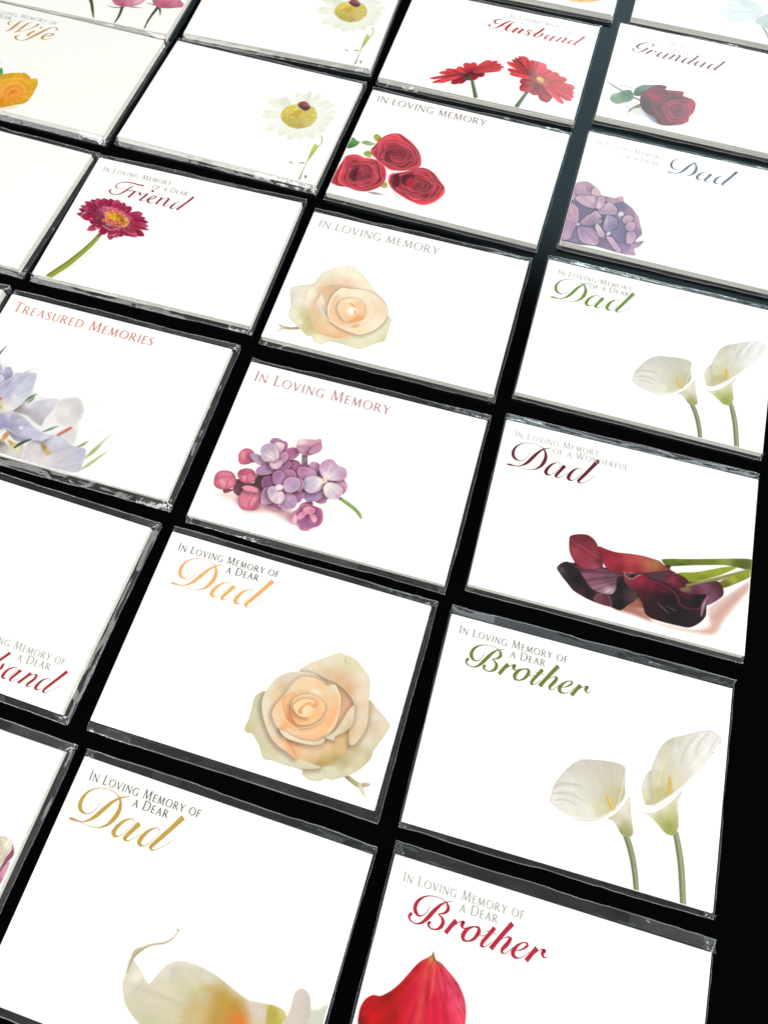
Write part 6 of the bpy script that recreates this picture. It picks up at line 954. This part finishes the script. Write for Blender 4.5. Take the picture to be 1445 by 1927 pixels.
RED_ROSES = [
 S(XY(-32.25,-29.54,-27.94,-28.44,-23.63,-28.87,-29.24,-30.22),'8c8484',f=.7),S(XY(-21.37,-25.66,-17.22,-28.61,-8.93,-30.16,-4.50,-29.63,-13.70,-29.60),'a49898',f=.7),
 S(XY(-49.24,1.44,-46.58,-0.01,-44.98,-0.48,-45.84,-3.73,-48.83,-6.36,-49.99,-5.76,-49.63,-1.02),XYC(-48.3,-0.6,'5c9850',-48.0,-4.4,'407838')),S(XY(-44.54,-0.33,-42.21,1.43,-39.21,1.10,-37.62,0.63,-39.41,-1.28,-42.75,-1.39),XYC(-42.8,0.2,'84a87c',-39.3,-0.2,'a0b870')),S(XY(-39.92,4.85,-39.18,7.10,-36.42,6.01,-36.78,2.56,-38.28,2.73),XYC(-38.8,5.9,'8cac38',-37.2,3.8,'a8bc50')),S(XY(-41.24,-6.80,-39.33,-4.54,-37.56,-5.59,-37.05,-8.67,-39.49,-8.50),XYC(-39.7,-6.3,'80a44c',-37.7,-8.2,'b0bc60')),S(XY(-27.31,-24.51,-25.65,-20.85,-24.10,-22.84,-24.42,-24.81),XYC(-25.8,-23.4,'8ca83c',-24.6,-24.2,'b0bc60')),
 ROSE(XY(-50.07,-29.48,-50.30,-23.27,-49.44,-15.97,-47.99,-10.32,-43.86,-8.32,-40.26,-9.08,-36.10,-8.68,-32.18,-9.01,-28.33,-12.24,-26.38,-16.68,-25.90,-21.56,-27.81,-25.92,-32.19,-29.71,-36.55,-30.64,-41.93,-29.93,-45.92,-30.62),XY(-38.93,-20.49),RR_C,9,3),
 ROSE(XY(-38.75,-3.37,-37.62,0.63,-36.23,5.40,-33.07,9.25,-28.79,11.07,-24.39,9.30,-19.64,6.22,-15.44,1.69,-13.29,-2.79,-12.87,-7.16,-16.65,-10.31,-21.10,-12.73,-26.08,-13.41,-30.59,-11.06,-34.71,-8.55,-37.59,-6.25),XY(-26.27,-3.50),RR_C,10,1),
 ROSE(XY(-24.63,-21.14,-25.19,-16.29,-23.07,-14.01,-19.05,-11.74,-15.28,-8.59,-11.15,-6.59,-6.02,-8.10,-1.57,-12.32,2.52,-17.84,1.98,-21.71,-0.78,-26.59,-5.41,-29.62,-11.09,-29.05,-16.72,-27.22,-21.71,-24.54),XY(-9.39,-18.32),RR_C,10,7),
 S(XY(-22.51,-20.44,-23.31,-16.30,-21.52,-14.45,-19.45,-18.19,-19.27,-21.88,-20.79,-23.00),'380814',f=.5,al=.8),L(XYW(-24.63,-21.14,0.41,-24.98,-16.22,1.04,-23.49,-14.15,0.73),'dc3c50',f=.4,al=.8),
 S(XY(-19.54,-16.33,-18.36,-14.05,-14.08,-12.64,-14.77,-16.65,-15.88,-20.76,-18.26,-19.05),'2c060e',f=.7,al=.8),S(XY(-16.98,-18.63,-15.45,-14.36,-13.71,-16.30,-13.59,-20.64),'a81c34',f=.5),
 S(XY(-43.10,-22.17,-42.96,-18.32,-40.34,-16.18,-40.07,-19.91,-39.42,-24.74,-41.92,-24.31),'34080f',f=.8,al=.7),S(XY(-30.21,-7.72,-31.24,-2.86,-29.01,-0.81,-28.60,-5.24,-26.65,-8.48),'44101a',f=.7,al=.6),
]
RED_ROSE = [
 S(XY(-30.18,-23.51,-26.02,-29.23,-19.82,-33.04,-10.59,-30.75,-6.91,-28.58,-15.31,-25.77,-23.84,-22.65),'8c88a0',f=1.8),S(XY(-42.60,-24.56,-35.95,-23.00,-29.99,-24.64,-26.02,-29.23,-30.61,-30.72,-37.30,-27.00),'c8ccc8',f=2.,al=.8),
 S(XY(-45.52,-21.92,-44.87,-18.70,-41.97,-16.54,-39.15,-13.81,-36.43,-12.93,-34.29,-15.87,-34.79,-20.24,-38.36,-23.19,-42.12,-25.00,-44.35,-23.94),XYC(-43.8,-20.2,'84a488',-37.1,-16.2,'4c7058',-40.1,-22.6,'789c78',-35.7,-19.9,'5c8060'),veins=XY(-33.81,-16.32),vamp=.08,f=.35),
 S(XY(-34.29,-15.87,-34.57,-11.72,-31.92,-7.80,-27.27,-5.98,-24.40,-5.97,-28.24,-10.27,-30.80,-14.74,-32.16,-16.39),XYC(-31.7,-9.0,'5c8468',-33.2,-14.9,'38583c',-27.1,-6.9,'6c8c78')),S(XY(-30.36,-21.19,-32.29,-23.01,-34.51,-26.69,-34.81,-29.73,-33.07,-25.63,-30.09,-24.08),'687c44'),
 L(XYW(-48.82,-10.52,0.69,-44.23,-13.02,1.07,-39.73,-15.21,1.26,-35.26,-17.39,1.35,-30.58,-18.58,1.35),'4c6038',hl='8c9c78'),L(XYW(-44.54,-11.29,0.39,-40.43,-11.18,0.49,-35.06,-11.26,0.49),'706840'),L(XYW(-34.22,-26.01,0.29,-35.57,-28.80,0.28,-35.10,-30.41,0.24),'808868'),
 S(XY(-30.91,-17.78,-30.98,-13.59,-28.33,-9.69,-25.66,-5.77,-22.57,-4.46,-19.26,-4.61,-19.74,-6.90,-18.09,-6.98,-10.51,-5.73,-10.49,-8.75,-5.90,-9.68,-3.69,-12.55,-4.01,-19.18,-5.54,-22.61,-5.66,-26.15,-9.20,-29.32,-15.93,-32.36,-19.98,-31.94,-21.73,-28.43,-26.47,-26.45,-29.89,-22.82),XYC(-28.6,-18.2,'3c101c',-27.6,-11.9,'8c1428',-23.1,-6.2,'5c1424',-23.0,-15.2,'9c1830',-25.9,-22.1,'380e1a',-17.8,-8.7,'7c1428',-11.9,-7.4,'a01c34',-13.1,-13.2,'2c0812',-6.0,-12.1,'b41830',-6.0,-20.4,'ac1830',-7.3,-26.1,'b41c44',-14.7,-30.2,'7c1424',-19.5,-24.8,'501020',-12.9,-20.3,'7c1428',-16.6,-17.3,'701426',-22.5,-25.8,'641424'),f=.25,veins=XY(-29.96,-19.87),vamp=.12,vfreq=14),
 ROSE(XY(-19.01,-19.90,-16.98,-14.47,-12.50,-11.81,-7.52,-12.60,-5.39,-17.86,-6.73,-24.16,-10.96,-28.15,-15.83,-27.69),XY(-11.05,-19.10),('a02438','601824','cc4c60','380a14'),7,5),
 L(XYW(-16.39,-18.46,0.19,-13.64,-15.18,0.38,-9.69,-14.50,0.38,-7.12,-18.42,0.24),'d4687c',f=.3,al=.8),L(XYW(-15.97,-21.28,0.19,-14.16,-25.40,0.38,-10.56,-25.40,0.38,-8.27,-21.73,0.19),'d06076',f=.3,al=.8),L(XYW(-13.83,-19.41,0.19,-12.15,-17.08,0.34,-9.59,-18.03,0.33,-9.58,-20.98,0.19),'cc5c70',f=.3,al=.8),L(XYW(-25.99,-8.93,0.24,-22.17,-7.08,0.39,-17.92,-8.14,0.29),'c05468',f=.4,al=.6),L(XYW(-9.23,-11.96,0.24,-5.35,-13.69,0.43,-4.97,-19.49,0.24),'d85870',f=.4,al=.6),L(XYW(-29.24,-14.23,0.19,-29.37,-18.48,0.38,-26.92,-23.64,0.29),'7c4450',f=.5,al=.7),
 L(XYW(-25.71,-18.49,0.19,-22.04,-23.84,0.76,-19.90,-27.26,0.28),'c03450',f=.5,al=.8),L(XYW(-18.88,-18.07,0.19,-17.56,-24.15,0.57,-13.67,-28.74,0.28),'bc3450',f=.5,al=.8),L(XYW(-24.07,-10.74,0.29,-19.31,-9.80,0.97,-14.47,-9.44,0.39),'2c0810',f=.6,al=.7),L(XYW(-13.15,-12.93,0.29,-10.70,-13.03,0.96,-7.44,-13.17,0.38),'24060c',f=.6,al=.7),L(XYW(-30.15,-18.73,0.29,-25.97,-24.52,1.43,-21.35,-28.31,0.47),'300a14',f=1.2,al=.6),L(XYW(-27.96,-12.00,0.29,-24.31,-14.44,1.26,-21.21,-13.44,0.48),'b82840',f=1.,al=.6),L(XYW(-19.39,-20.02,0.19,-19.31,-25.89,0.47,-17.87,-30.09,0.24),'b02c44',f=.5,al=.7),
]
RG_C = [('c42430', 'e03a42', 'e4484e'), ('b41c28', 'd4303a', 'e04046'), ('bc2430', 'e84248', 'e84c50')]
RED_GERBERAS = [
 S(XY(-13.23,-23.03,-9.74,-17.40,-3.09,-14.36,-1.13,-17.35,-2.79,-20.58,-6.92,-23.70,-11.10,-24.14),'a01424',f=.3),
 L(XYW(-4.65,-22.97,1.71,-2.36,-28.46,1.98,0.17,-34.49,2.23),'445830',hl='7c8c68',f=.25),L(XYW(23.96,-23.13,1.83,22.71,-28.34,1.96,21.25,-34.69,2.35),'445830',hl='7c8c68',f=.25),
 RAD(XY(-6.72,-19.59),XYW(-1.97,-21.40,5.70,-4.65,-22.97,4.98,-10.71,-28.03,4.25,-13.75,-29.27,4.25,0.68,-17.22,5.02),[('780818','a01024','b01c30')],f=.2),
 RAD(XY(-6.93,-18.76),XYW(-25.15,-29.09,3.27,-23.24,-31.59,3.26,-19.85,-30.51,3.54,-21.74,-23.50,4.30,-19.20,-20.25,4.31,-14.13,-17.17,5.77,-10.50,-11.99,5.80,-6.25,-10.35,5.08,1.20,-6.58,5.10,4.76,-5.90,4.37,6.98,-7.48,4.35,8.68,-8.95,4.34,7.98,-11.72,3.60),RG_C,f=.18,rim='f88c90',rw=.22,rs=.65,wk=.72,blunt=.9),
 S(XY(-9.68,-23.68,-6.71,-24.52,-4.54,-23.38,-5.63,-21.49),'445438'),
 RAD(XY(27.92,-13.44),XYW(27.31,-24.69,6.31,20.40,-23.39,6.34,18.82,-17.69,5.69,34.86,-27.76,6.96,35.95,-25.85,5.58),[('8c0818','ac1024','c42034')],f=.2,rim='d83c50',rw=.2,rs=.4),
 RAD(XY(27.83,-13.02),XYW(9.18,-4.94,4.80,10.68,-10.13,5.05,12.28,-13.06,4.31,11.38,-2.39,4.38,12.53,-0.64,4.39,14.30,1.13,5.13,16.03,1.69,5.86,21.29,0.32,6.57,24.36,0.39,6.56,27.23,-0.07,7.28,32.04,-4.01,7.22,36.66,-5.70,7.91,41.30,-8.27,7.15,46.39,-13.58,7.08,46.67,-17.19,6.33,47.06,-20.13,6.30,46.36,-22.70,6.28,42.89,-26.23,4.87),RG_C,f=.18,rim='f88c90',rw=.24,rs=.65,vamp=.14,wk=.7,blunt=.9),
 S(XY(22.82,-12.38,24.84,-9.03,29.58,-9.77,33.10,-13.57,33.02,-16.08,29.11,-16.18,25.17,-14.77),XYC(24.5,-11.8,'9c3820',31.7,-14.0,'d0604c',27.4,-10.9,'a84830'),speck=.25,f=.4),S(XY(26.14,-12.22,27.96,-10.74,30.11,-12.30,29.89,-14.15,27.73,-13.95),'dcc468',speck=.2,f=.4),
]
DA_C = [('f8f8d8', 'fcfcec', 'f4f6de'), ('f6f6d4', 'fbfbea', 'f2f4da'), ('fafae0', 'fdfdf2', 'f6f8e4')]
DAISY = [
 RAD(XY(27.72,3.96),XYW(10.37,-1.30,4.66,9.96,1.74,4.26,9.01,9.74,4.74,10.63,11.09,4.75,13.20,12.49,5.19,15.94,14.50,4.76,21.69,19.97,4.36,27.18,22.52,3.93,25.59,19.91,3.91,32.51,22.22,3.92,38.54,19.34,4.75,41.44,17.61,4.30,45.31,13.01,3.84,44.72,8.05,4.66,44.32,3.71,5.89,43.24,-1.85,6.26,39.32,-7.78,6.21,33.71,-9.90,6.21,29.02,-12.48,5.78,22.90,-11.20,5.39,15.88,-9.67,5.84),DA_C,f=.5,vamp=.025,rim='f2f4de',rw=.4,rs=.5,vfreq=30),
 S(XY(15.32,9.96,16.46,14.13,20.29,12.16,21.86,9.99,20.17,7.28),'dcdcc0',f=1.2,al=.5),S(XY(27.17,15.54,26.97,21.46,28.18,21.32,29.06,15.63),'e0d8c8',f=.8,al=.5),
 S(XY(19.21,1.65,19.15,6.94,21.18,9.76,23.57,11.64,28.55,12.76,32.67,11.99,35.39,8.63,36.39,4.74,34.84,-0.49,30.69,-3.69,26.22,-3.88,22.14,-2.11),XYC(20.9,7.5,'ecd244',29.2,5.5,'e8d050',26.9,5.8,'cca02c',34.0,8.2,'e0d04c',24.2,-1.4,'c8b440',30.1,-2.1,'c8ac44',32.6,1.4,'e0c464',24.1,10.2,'f4e450'),speck=.11,f=.4),
 S(XY(24.43,11.39,25.11,13.77,27.43,14.81,29.92,13.22,31.05,10.92,29.58,8.83,26.67,9.45),XYC(25.9,12.7,'9c3434',28.4,13.2,'b06050',28.7,10.1,'481c30',26.3,10.4,'58283c'),f=.3),
 S(XY(41.21,-10.46,43.60,-11.95,43.04,-17.17,42.16,-21.45,41.96,-24.49,42.06,-29.85,42.49,-34.07,41.51,-34.88,41.41,-29.08,41.47,-24.16,41.19,-20.28,40.91,-15.37),XYC(42.1,-12.5,'c4d84c',41.8,-20.1,'acc04c',41.7,-30.0,'8c9c5c',41.7,-33.9,'94a478'),f=.3),
 L(XYW(43.60,-11.95,0.57,43.99,-8.27,0.66,42.69,-5.12,0.66,41.61,-4.71,0.33),'98b050',f=.25),S(XY(37.93,-25.08,39.42,-23.60,41.39,-23.93,39.49,-24.81),'94a85c',f=.3),S(XY(33.33,-25.13,34.81,-25.13,36.04,-25.96,34.40,-26.01),'84985c',f=.3),S(XY(43.34,-31.37,44.64,-30.94,44.77,-33.31),'648044',f=.3),
]
PINK_ROSES = [
 L(XYW(8.85,-34.68,0.75,5.09,-27.90,1.71,0.23,-19.46,1.54),'4c5828'),L(XYW(21.00,-34.92,0.84,20.94,-29.13,1.51,19.46,-21.00,1.72),'4c5030'),L(XYW(37.34,-34.57,0.84,36.88,-26.66,1.32,37.80,-15.96,2.10),'4c5434'),L(XYW(0.13,-20.74,1.16,2.23,-23.84,1.34),'485430'),
 L(XYW(11.99,-24.04,0.38,17.37,-23.87,0.76,20.77,-22.08,0.57),'485440',f=.15),L(XYW(21.17,-21.09,0.96,25.33,-21.04,0.76,30.00,-20.22,0.29),'545c4c',f=.15),L(XYW(30.59,-15.71,0.38,34.98,-16.21,0.77),'545c4c',f=.15),L(XYW(38.03,-16.51,1.53,40.13,-20.17,1.14,41.48,-23.42,0.28),'586850',f=.15),L(XYW(46.76,-14.44,0.57,51.24,-13.18,0.29),'685c54',f=.15),
 S(XY(10.25,-16.37,15.76,-22.14,20.77,-22.08,26.34,-19.50,29.15,-14.29,28.09,-5.81,16.19,-1.83,9.16,-9.13),XYC(15.5,-19.7,'cc6c88',21.9,-19.0,'d488a4',26.6,-16.3,'ecbcc0',16.6,-10.6,'e8b8c0',19.5,-21.0,'b8607c'),veins=XY(21.15,-22.95),rim='c47088'),
 S(XY(31.46,-9.82,34.98,-16.21,40.42,-17.26,46.98,-14.99,50.74,-12.35,46.16,-7.79,40.82,-1.88,31.64,-2.17),XYC(36.3,-13.3,'cc6c84',45.9,-12.2,'d88098',39.2,-6.2,'e4a0b0',40.6,-15.7,'b85c78'),veins=XY(39.31,-18.58),rim='c47088'),
]
YELLOW_ROSE = [
 S(XY(-12.33,-35.39,-1.86,-32.67,4.57,-28.60,2.49,-31.85,-4.93,-35.79),'f0d4c8',f=1.),
 S(XY(-22.48,-11.88,-19.05,-10.06,-18.37,-8.61,-15.63,-12.28,-15.94,-15.73,-19.56,-16.27),XYC(-17.9,-10.4,'4c9848',-16.5,-13.9,'78a858')),L(XYW(-21.78,-6.90,1.07,-21.01,-5.15,0.43),'405048'),L(XYW(-6.44,-8.86,0.42,-5.03,-7.65,0.21),'688038',f=.2),
 S(XY(-26.59,-18.62,-16.50,-14.71,-14.85,-12.35,-10.27,-9.95,-5.05,-8.73,-1.77,-10.31,-0.69,-11.42,1.88,-10.29,4.21,-13.63,5.04,-18.61,5.44,-23.03,4.74,-27.13,1.41,-29.85,-2.72,-32.83,-9.86,-35.53,-18.50,-35.54,-25.16,-28.05),XYC(-13.8,-14.3,'d89c1c',-8.6,-11.3,'e0a424',-3.3,-10.2,'d49414',1.3,-13.3,'e4a428',2.6,-12.2,'ecb438',3.3,-21.8,'f0a838',0.7,-28.5,'e4a020',-6.6,-32.8,'d8941c',-13.8,-19.6,'ecb848',-6.9,-25.2,'f49040',-5.8,-18.3,'f09838'),veins=XY(-6.66,-23.82),vamp=.08,rim='c8881c',rw=.4),
 S(XY(-12.17,-24.36,-11.32,-18.82,-7.14,-15.77,-1.52,-17.19,1.53,-21.09,0.28,-25.08,-4.72,-27.39,-9.13,-27.25),XYC(-8.9,-23.3,'f0a040',-6.1,-17.7,'f4a444',-0.3,-20.4,'f2a03c',-3.4,-25.3,'f49c44',-4.9,-22.6,'ee8830'),f=.7),
 L(XYW(-9.63,-25.47,0.21,-10.41,-20.49,0.62,-6.92,-16.16,0.63,-1.93,-17.33,0.52,1.23,-20.53,0.21),'fcc468',f=.5,al=.8),L(XYW(-7.39,-26.02,0.21,-8.28,-23.06,0.52,-6.86,-18.98,0.62,-3.27,-18.44,0.42,-0.92,-19.94,0.21),'e07c28',f=.5,al=.8),L(XYW(-6.47,-25.06,0.21,-6.85,-22.58,0.47,-4.88,-19.96,0.47,-2.34,-21.08,0.21),'f8bc60',f=.4,al=.8),
 L(XYW(-5.71,-25.13,0.31,-4.91,-22.59,0.83,-4.19,-21.69,0.31),'d86820',f=.5,al=.9),L(XYW(-4.87,-27.12,0.21,-1.09,-25.21,0.62,1.00,-21.91,0.26),'e48c2c',f=.5,al=.7),L(XYW(-3.80,-15.64,0.21,0.99,-17.34,0.73,2.93,-21.92,0.26),'dc9c24',f=.7,al=.7),L(XYW(-14.82,-21.31,0.31,-13.78,-17.00,0.84,-10.68,-14.63,0.31),'d8981c',f=.7,al=.7),
 L(XYW(-15.02,-17.41,0.52,-10.37,-15.19,1.26,-4.89,-12.69,1.05,0.62,-14.83,0.42),'f4c458',f=.8,al=.7),L(XYW(2.74,-28.77,0.20,3.73,-28.11,0.31),'5c6c28',f=.2),
]
YELLOW_TOP = [RAD(XY(32.21,-21.63),XYW(23.73,-30.76,5.01,26.46,-31.38,3.87,29.21,-31.12,3.87,31.93,-30.71,3.86,35.07,-30.04,3.86,38.05,-28.39,3.87,41.86,-25.60,5.02,39.68,-27.01,3.42),[('c87c14','f0b040','f4c868'),('c07010','e8a030','f0bc58')],f=.25,speck=.1)]
PALE_CALLA = [
 L(XYW(16.92,-20.89,1.34,20.34,-26.86,1.77,24.05,-35.43,1.74),'788c88'),S(XY(13.15,-19.24,19.59,-10.68,29.16,-16.95,26.13,-23.60,17.98,-22.68),XYC(18.4,-17.5,'acc0c4',21.3,-19.5,'9cb4b8'),f=.4),
 S(XY(-5.59,-18.06,-2.26,-11.15,-0.59,-5.45,5.12,-2.87,13.48,-3.87,16.57,-9.47,13.45,-17.71,4.43,-22.33,-1.96,-21.94),XYC(-1.6,-16.8,'d4e4e8',6.5,-6.9,'bcd0d6',13.3,-12.0,'c4d8dc',5.7,-17.3,'d0e2e6',5.1,-11.7,'e0ecf0'),rim='9cb4bc',rw=.5,rs=.6,veins=XY(16.70,-13.78),vamp=.05,f=.3),
 L(XYW(-1.47,-18.18,0.45,6.15,-12.83,0.91,15.25,-12.80,0.45),'a4bcc4',f=.5,al=.8),
]
PURPLE = [
 S(XY(42.80,-3.32,46.98,-2.53,48.00,-1.30,48.25,0.22,49.15,0.83,49.47,-2.02,49.35,-5.17,48.87,-7.63,45.87,-8.83),XYC(48.4,-2.9,'dc98b4',48.8,-0.1,'d49cac',48.6,-5.4,'b86488',48.4,-1.8,'e0a4bc'),f=.25,speck=.06),
 S(XY(45.55,6.76,46.57,6.47,48.28,4.73,49.15,3.41,49.16,1.96,48.45,0.42,47.93,-1.45,47.35,-3.20,46.44,-3.23,47.04,-0.95,47.12,1.45,47.78,3.64,47.01,5.94),XYC(47.9,4.9,'9c6074',48.3,2.9,'88445a',48.1,1.0,'985870',47.8,-1.2,'84405a'),f=.2,speck=.05),
 S(XY(38.71,4.00,42.17,6.23,43.41,6.82,45.02,6.73,46.88,5.90,47.72,3.76,47.12,1.45,47.10,-1.06,47.04,-2.65,44.03,-5.54),XYC(43.2,6.1,'d0c4b4',45.3,4.9,'f0ecdc',43.9,4.3,'bcb294',46.5,4.0,'e8e0d0',45.1,2.7,'d4c8b0',45.5,0.2,'dcd0bc',46.2,2.2,'c8bca0'),f=.25,veins=XY(45.42,-2.50),vamp=.08),
 L(XYW(45.04,4.12,0.11,45.32,4.74,0.35,45.54,5.21,0.11),'fcf8ec',f=.5),L(XYW(43.31,5.85,0.08,44.23,5.60,0.19,44.56,5.57,0.05),'f4f0e4',f=.5),
]

# ------------------------------------------------------------------ the packs on the table
IL = 'IN LOVING MEMORY'
c = pack('rbro', 'pack printed with one big red petal under crimson Brother lettering, nearest the camera')
paint(RED_PETAL, c); text(c, [caps(IL + ' OF', XY(-45.77,28.89), XY(-7.21,28.76)), caps('A DEAR', XY(-26.76,25.50), XY(-14.80,25.49))], 'b4aea8')
script(c, moved(BROTHER, BRO_A, XY(-41.15,20.46,2.31,21.31)), 'be2340')

c = pack('gold', 'pack printed with gold Dad lettering and a large cropped cream calla bloom')
paint(BIG_CALLA, c, gain=(1.02, 1, .99), lift=.85, gamma=1.08, sat=.9); text(c, [caps(IL + ' OF', XY(-45.55,29.36), XY(-6.68,29.31)), caps('A DEAR', XY(-28.68,26.07), XY(-16.54,26.14))], '645a60')
script(c, DAD, 'c8a54b')

c = pack('gbro', 'pack printed with two white calla lilies beneath olive green Brother lettering')
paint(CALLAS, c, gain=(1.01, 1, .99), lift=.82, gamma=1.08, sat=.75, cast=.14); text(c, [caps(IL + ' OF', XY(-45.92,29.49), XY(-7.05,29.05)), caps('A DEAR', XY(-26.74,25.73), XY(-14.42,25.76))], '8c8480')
script(c, BROTHER, '7c8236')

c = pack('peach', 'pack printed with peach Dad lettering and an open cream rose at lower right')
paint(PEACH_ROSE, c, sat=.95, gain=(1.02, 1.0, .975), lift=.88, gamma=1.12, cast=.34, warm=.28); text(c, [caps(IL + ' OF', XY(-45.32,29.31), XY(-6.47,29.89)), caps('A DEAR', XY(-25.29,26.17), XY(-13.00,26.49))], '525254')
script(c, moved(DAD, DAD_A, XY(-42.76,17.13,-7.65,28.20)), 'f5b973')

c = pack('wdad', 'pack printed with dark burgundy calla lilies and wine red Dad lettering')
paint(BURGUNDY, c, gamma=1.22); text(c, [caps(IL, XY(-45.24,28.85), XY(-11.67,29.14)), caps('OF A WONDERFUL', XY(-29.43,25.48), XY(0.19,25.99))], 'bcb8b8')
script(c, moved(DAD, DAD_A, XY(-45.77,16.35,-11.48,27.33)), '6e1e32')

c = pack('lilac', 'pack printed with a sprig of purple and pink lilac below a rose pink caption')
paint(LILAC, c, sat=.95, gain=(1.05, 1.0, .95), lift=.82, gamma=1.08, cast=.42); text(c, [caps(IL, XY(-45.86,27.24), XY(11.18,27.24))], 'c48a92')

c = pack('gdad', 'pack printed with two white calla lilies beneath green Dad lettering')
paint(CALLAS, c, lift=.82, gamma=1.08, sat=.75, cast=.14, xf=sim(XY(-4.83,-16.78,47.81,17.55), XY(-4.85,-16.82,47.55,16.31)))
text(c, [caps(IL, XY(-44.60,28.72), XY(-11.93,28.78)), caps('OF A DEAR', XY(-30.02,25.22), XY(-12.81,25.52))], 'a0a09a')
script(c, moved(DAD, DAD_A, XY(-45.22,15.80,-10.82,27.87)), '789646')

c = pack('cream', 'pack printed with a cream rose at lower left under a grey caption')
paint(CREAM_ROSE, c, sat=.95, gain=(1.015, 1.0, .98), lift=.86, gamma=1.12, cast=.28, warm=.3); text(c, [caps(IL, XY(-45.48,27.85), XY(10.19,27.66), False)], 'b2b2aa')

c = pack('treas', 'pack printed with lavender crocuses under the red caption Treasured Memories')
paint(CROCUS, c, cast=.2, sat=.68, gain=(1.0, 1.0, .99)); text(c, [caps('TREASURED MEMORIES', XY(-45.86,27.57), XY(17.36,27.71))], 'e08078')

c = pack('friend', 'pack printed with one magenta gerbera on a green stem and pink Friend lettering')
paint(GERBERA, c, res=.17, cast=.3); text(c, [caps(IL, XY(-45.12,28.22), XY(-11.47,28.55)), caps('OF A DEAR', XY(-18.93,24.52), XY(-2.02,24.81))], 'a2a294')
script(c, FRIEND, 'a52d4b')

c = pack('hyd', 'pack printed with mauve hydrangea at its left edge and slate blue Dad lettering')
paint(HYDRANGEA, c, cast=.28, sat=.82, gain=(1.03, .98, .93)); text(c, [caps(IL, XY(-45.26,28.59), XY(-12.61,27.45)), caps('OF A DEAR', XY(-31.59,23.08), XY(-14.36,23.18))], 'a6aab2')
script(c, moved(DAD, DAD_A, XY(-9.82,20.92,22.02,30.72)), '46506e')

c = pack('rroses', 'pack printed with three red roses under a brown In Loving Memory caption')
paint(RED_ROSES, c, gain=(1.07, 1.03, 1.03), lift=.95); text(c, [caps(IL, XY(-45.67,28.37), XY(9.45,28.65), False)], '94827a')

c = pack('daisy', 'pack printed with a whole daisy and ladybird, left of the three red roses pack')
paint(DAISY, c, sat=.85, lift=.9)

c = pack('hus', 'pack printed with two red gerberas and red Husband lettering across its top')
paint(RED_GERBERAS, c, cast=.3); text(c, [caps(IL + ' OF', XY(3.21,28.53), XY(41.92,28.24)), caps('A DEAR', XY(26.53,24.73), XY(37.62,24.96))], 'c0c0c0')
script(c, HUSBAND, 'c8202c')

c = pack('grandad', 'pack printed with a single dark red rose lying under maroon Grandad lettering')
paint(RED_ROSE, c); text(c, [caps(IL, XY(-42.57,26.89), XY(-8.89,26.41)), caps('OF A DEAR', XY(-28.79,22.02), XY(-11.66,21.70))], 'b8b8b8')
script(c, GRANDAD, '7c2438')

c = pack('wife', 'pack printed with a yellow rose and golden Wife lettering, cut by the left edge')
paint(YELLOW_ROSE, c, gain=(1.02, 1.06, 1.0)); text(c, [caps(IL + ' OF', XY(-47.56,27.13), XY(-7.69,28.62)), caps('A DEAR', XY(-44.34,24.35), XY(-31.64,24.48))], 'b0b4b4')
script(c, WIFE, 'cda04b')

pack('blank', 'blank white pack below the yellow rose Wife pack at the left edge')

c = pack('husb2', 'pack with dark red Husband lettering at its lower right corner')
text(c, [caps(IL + ' OF', XY(5.08,-20.73), XY(43.19,-20.57)), caps('A DEAR', XY(26.80,-24.13), XY(39.21,-23.68))], 'b4b0a6')
script(c, HUSBAND_LOW, 'af2332')

c = pack('purp', 'pack showing part of a cream and purple petal, left of the gold Dad pack')
paint(PURPLE, c)

c = pack('pinkr', 'pack printed with pink roses on thin dark stems, in the top left corner')
paint(PINK_ROSES, c)

c = pack('daisy2', 'pack printed with a daisy and ladybird, its upper part cut off by the top edge')
paint(DAISY, c, sat=.85, lift=.9, xf=sim(XY(27.44,11.59,41.92,-34.50), XY(28.67,10.89,41.64,-34.53)))

c = pack('yell', 'pack showing only the fringe of a yellow flower at the top, above the Husband pack')
paint(YELLOW_TOP, c)

c = pack('topr', 'pack printed with a pale grey calla lily, in the top right corner')
paint(PALE_CALLA, c, gain=(1.03, 1, .975), lift=.8)

pack('corner', 'pack of which only a crumpled film corner shows, left of the crocus pack')
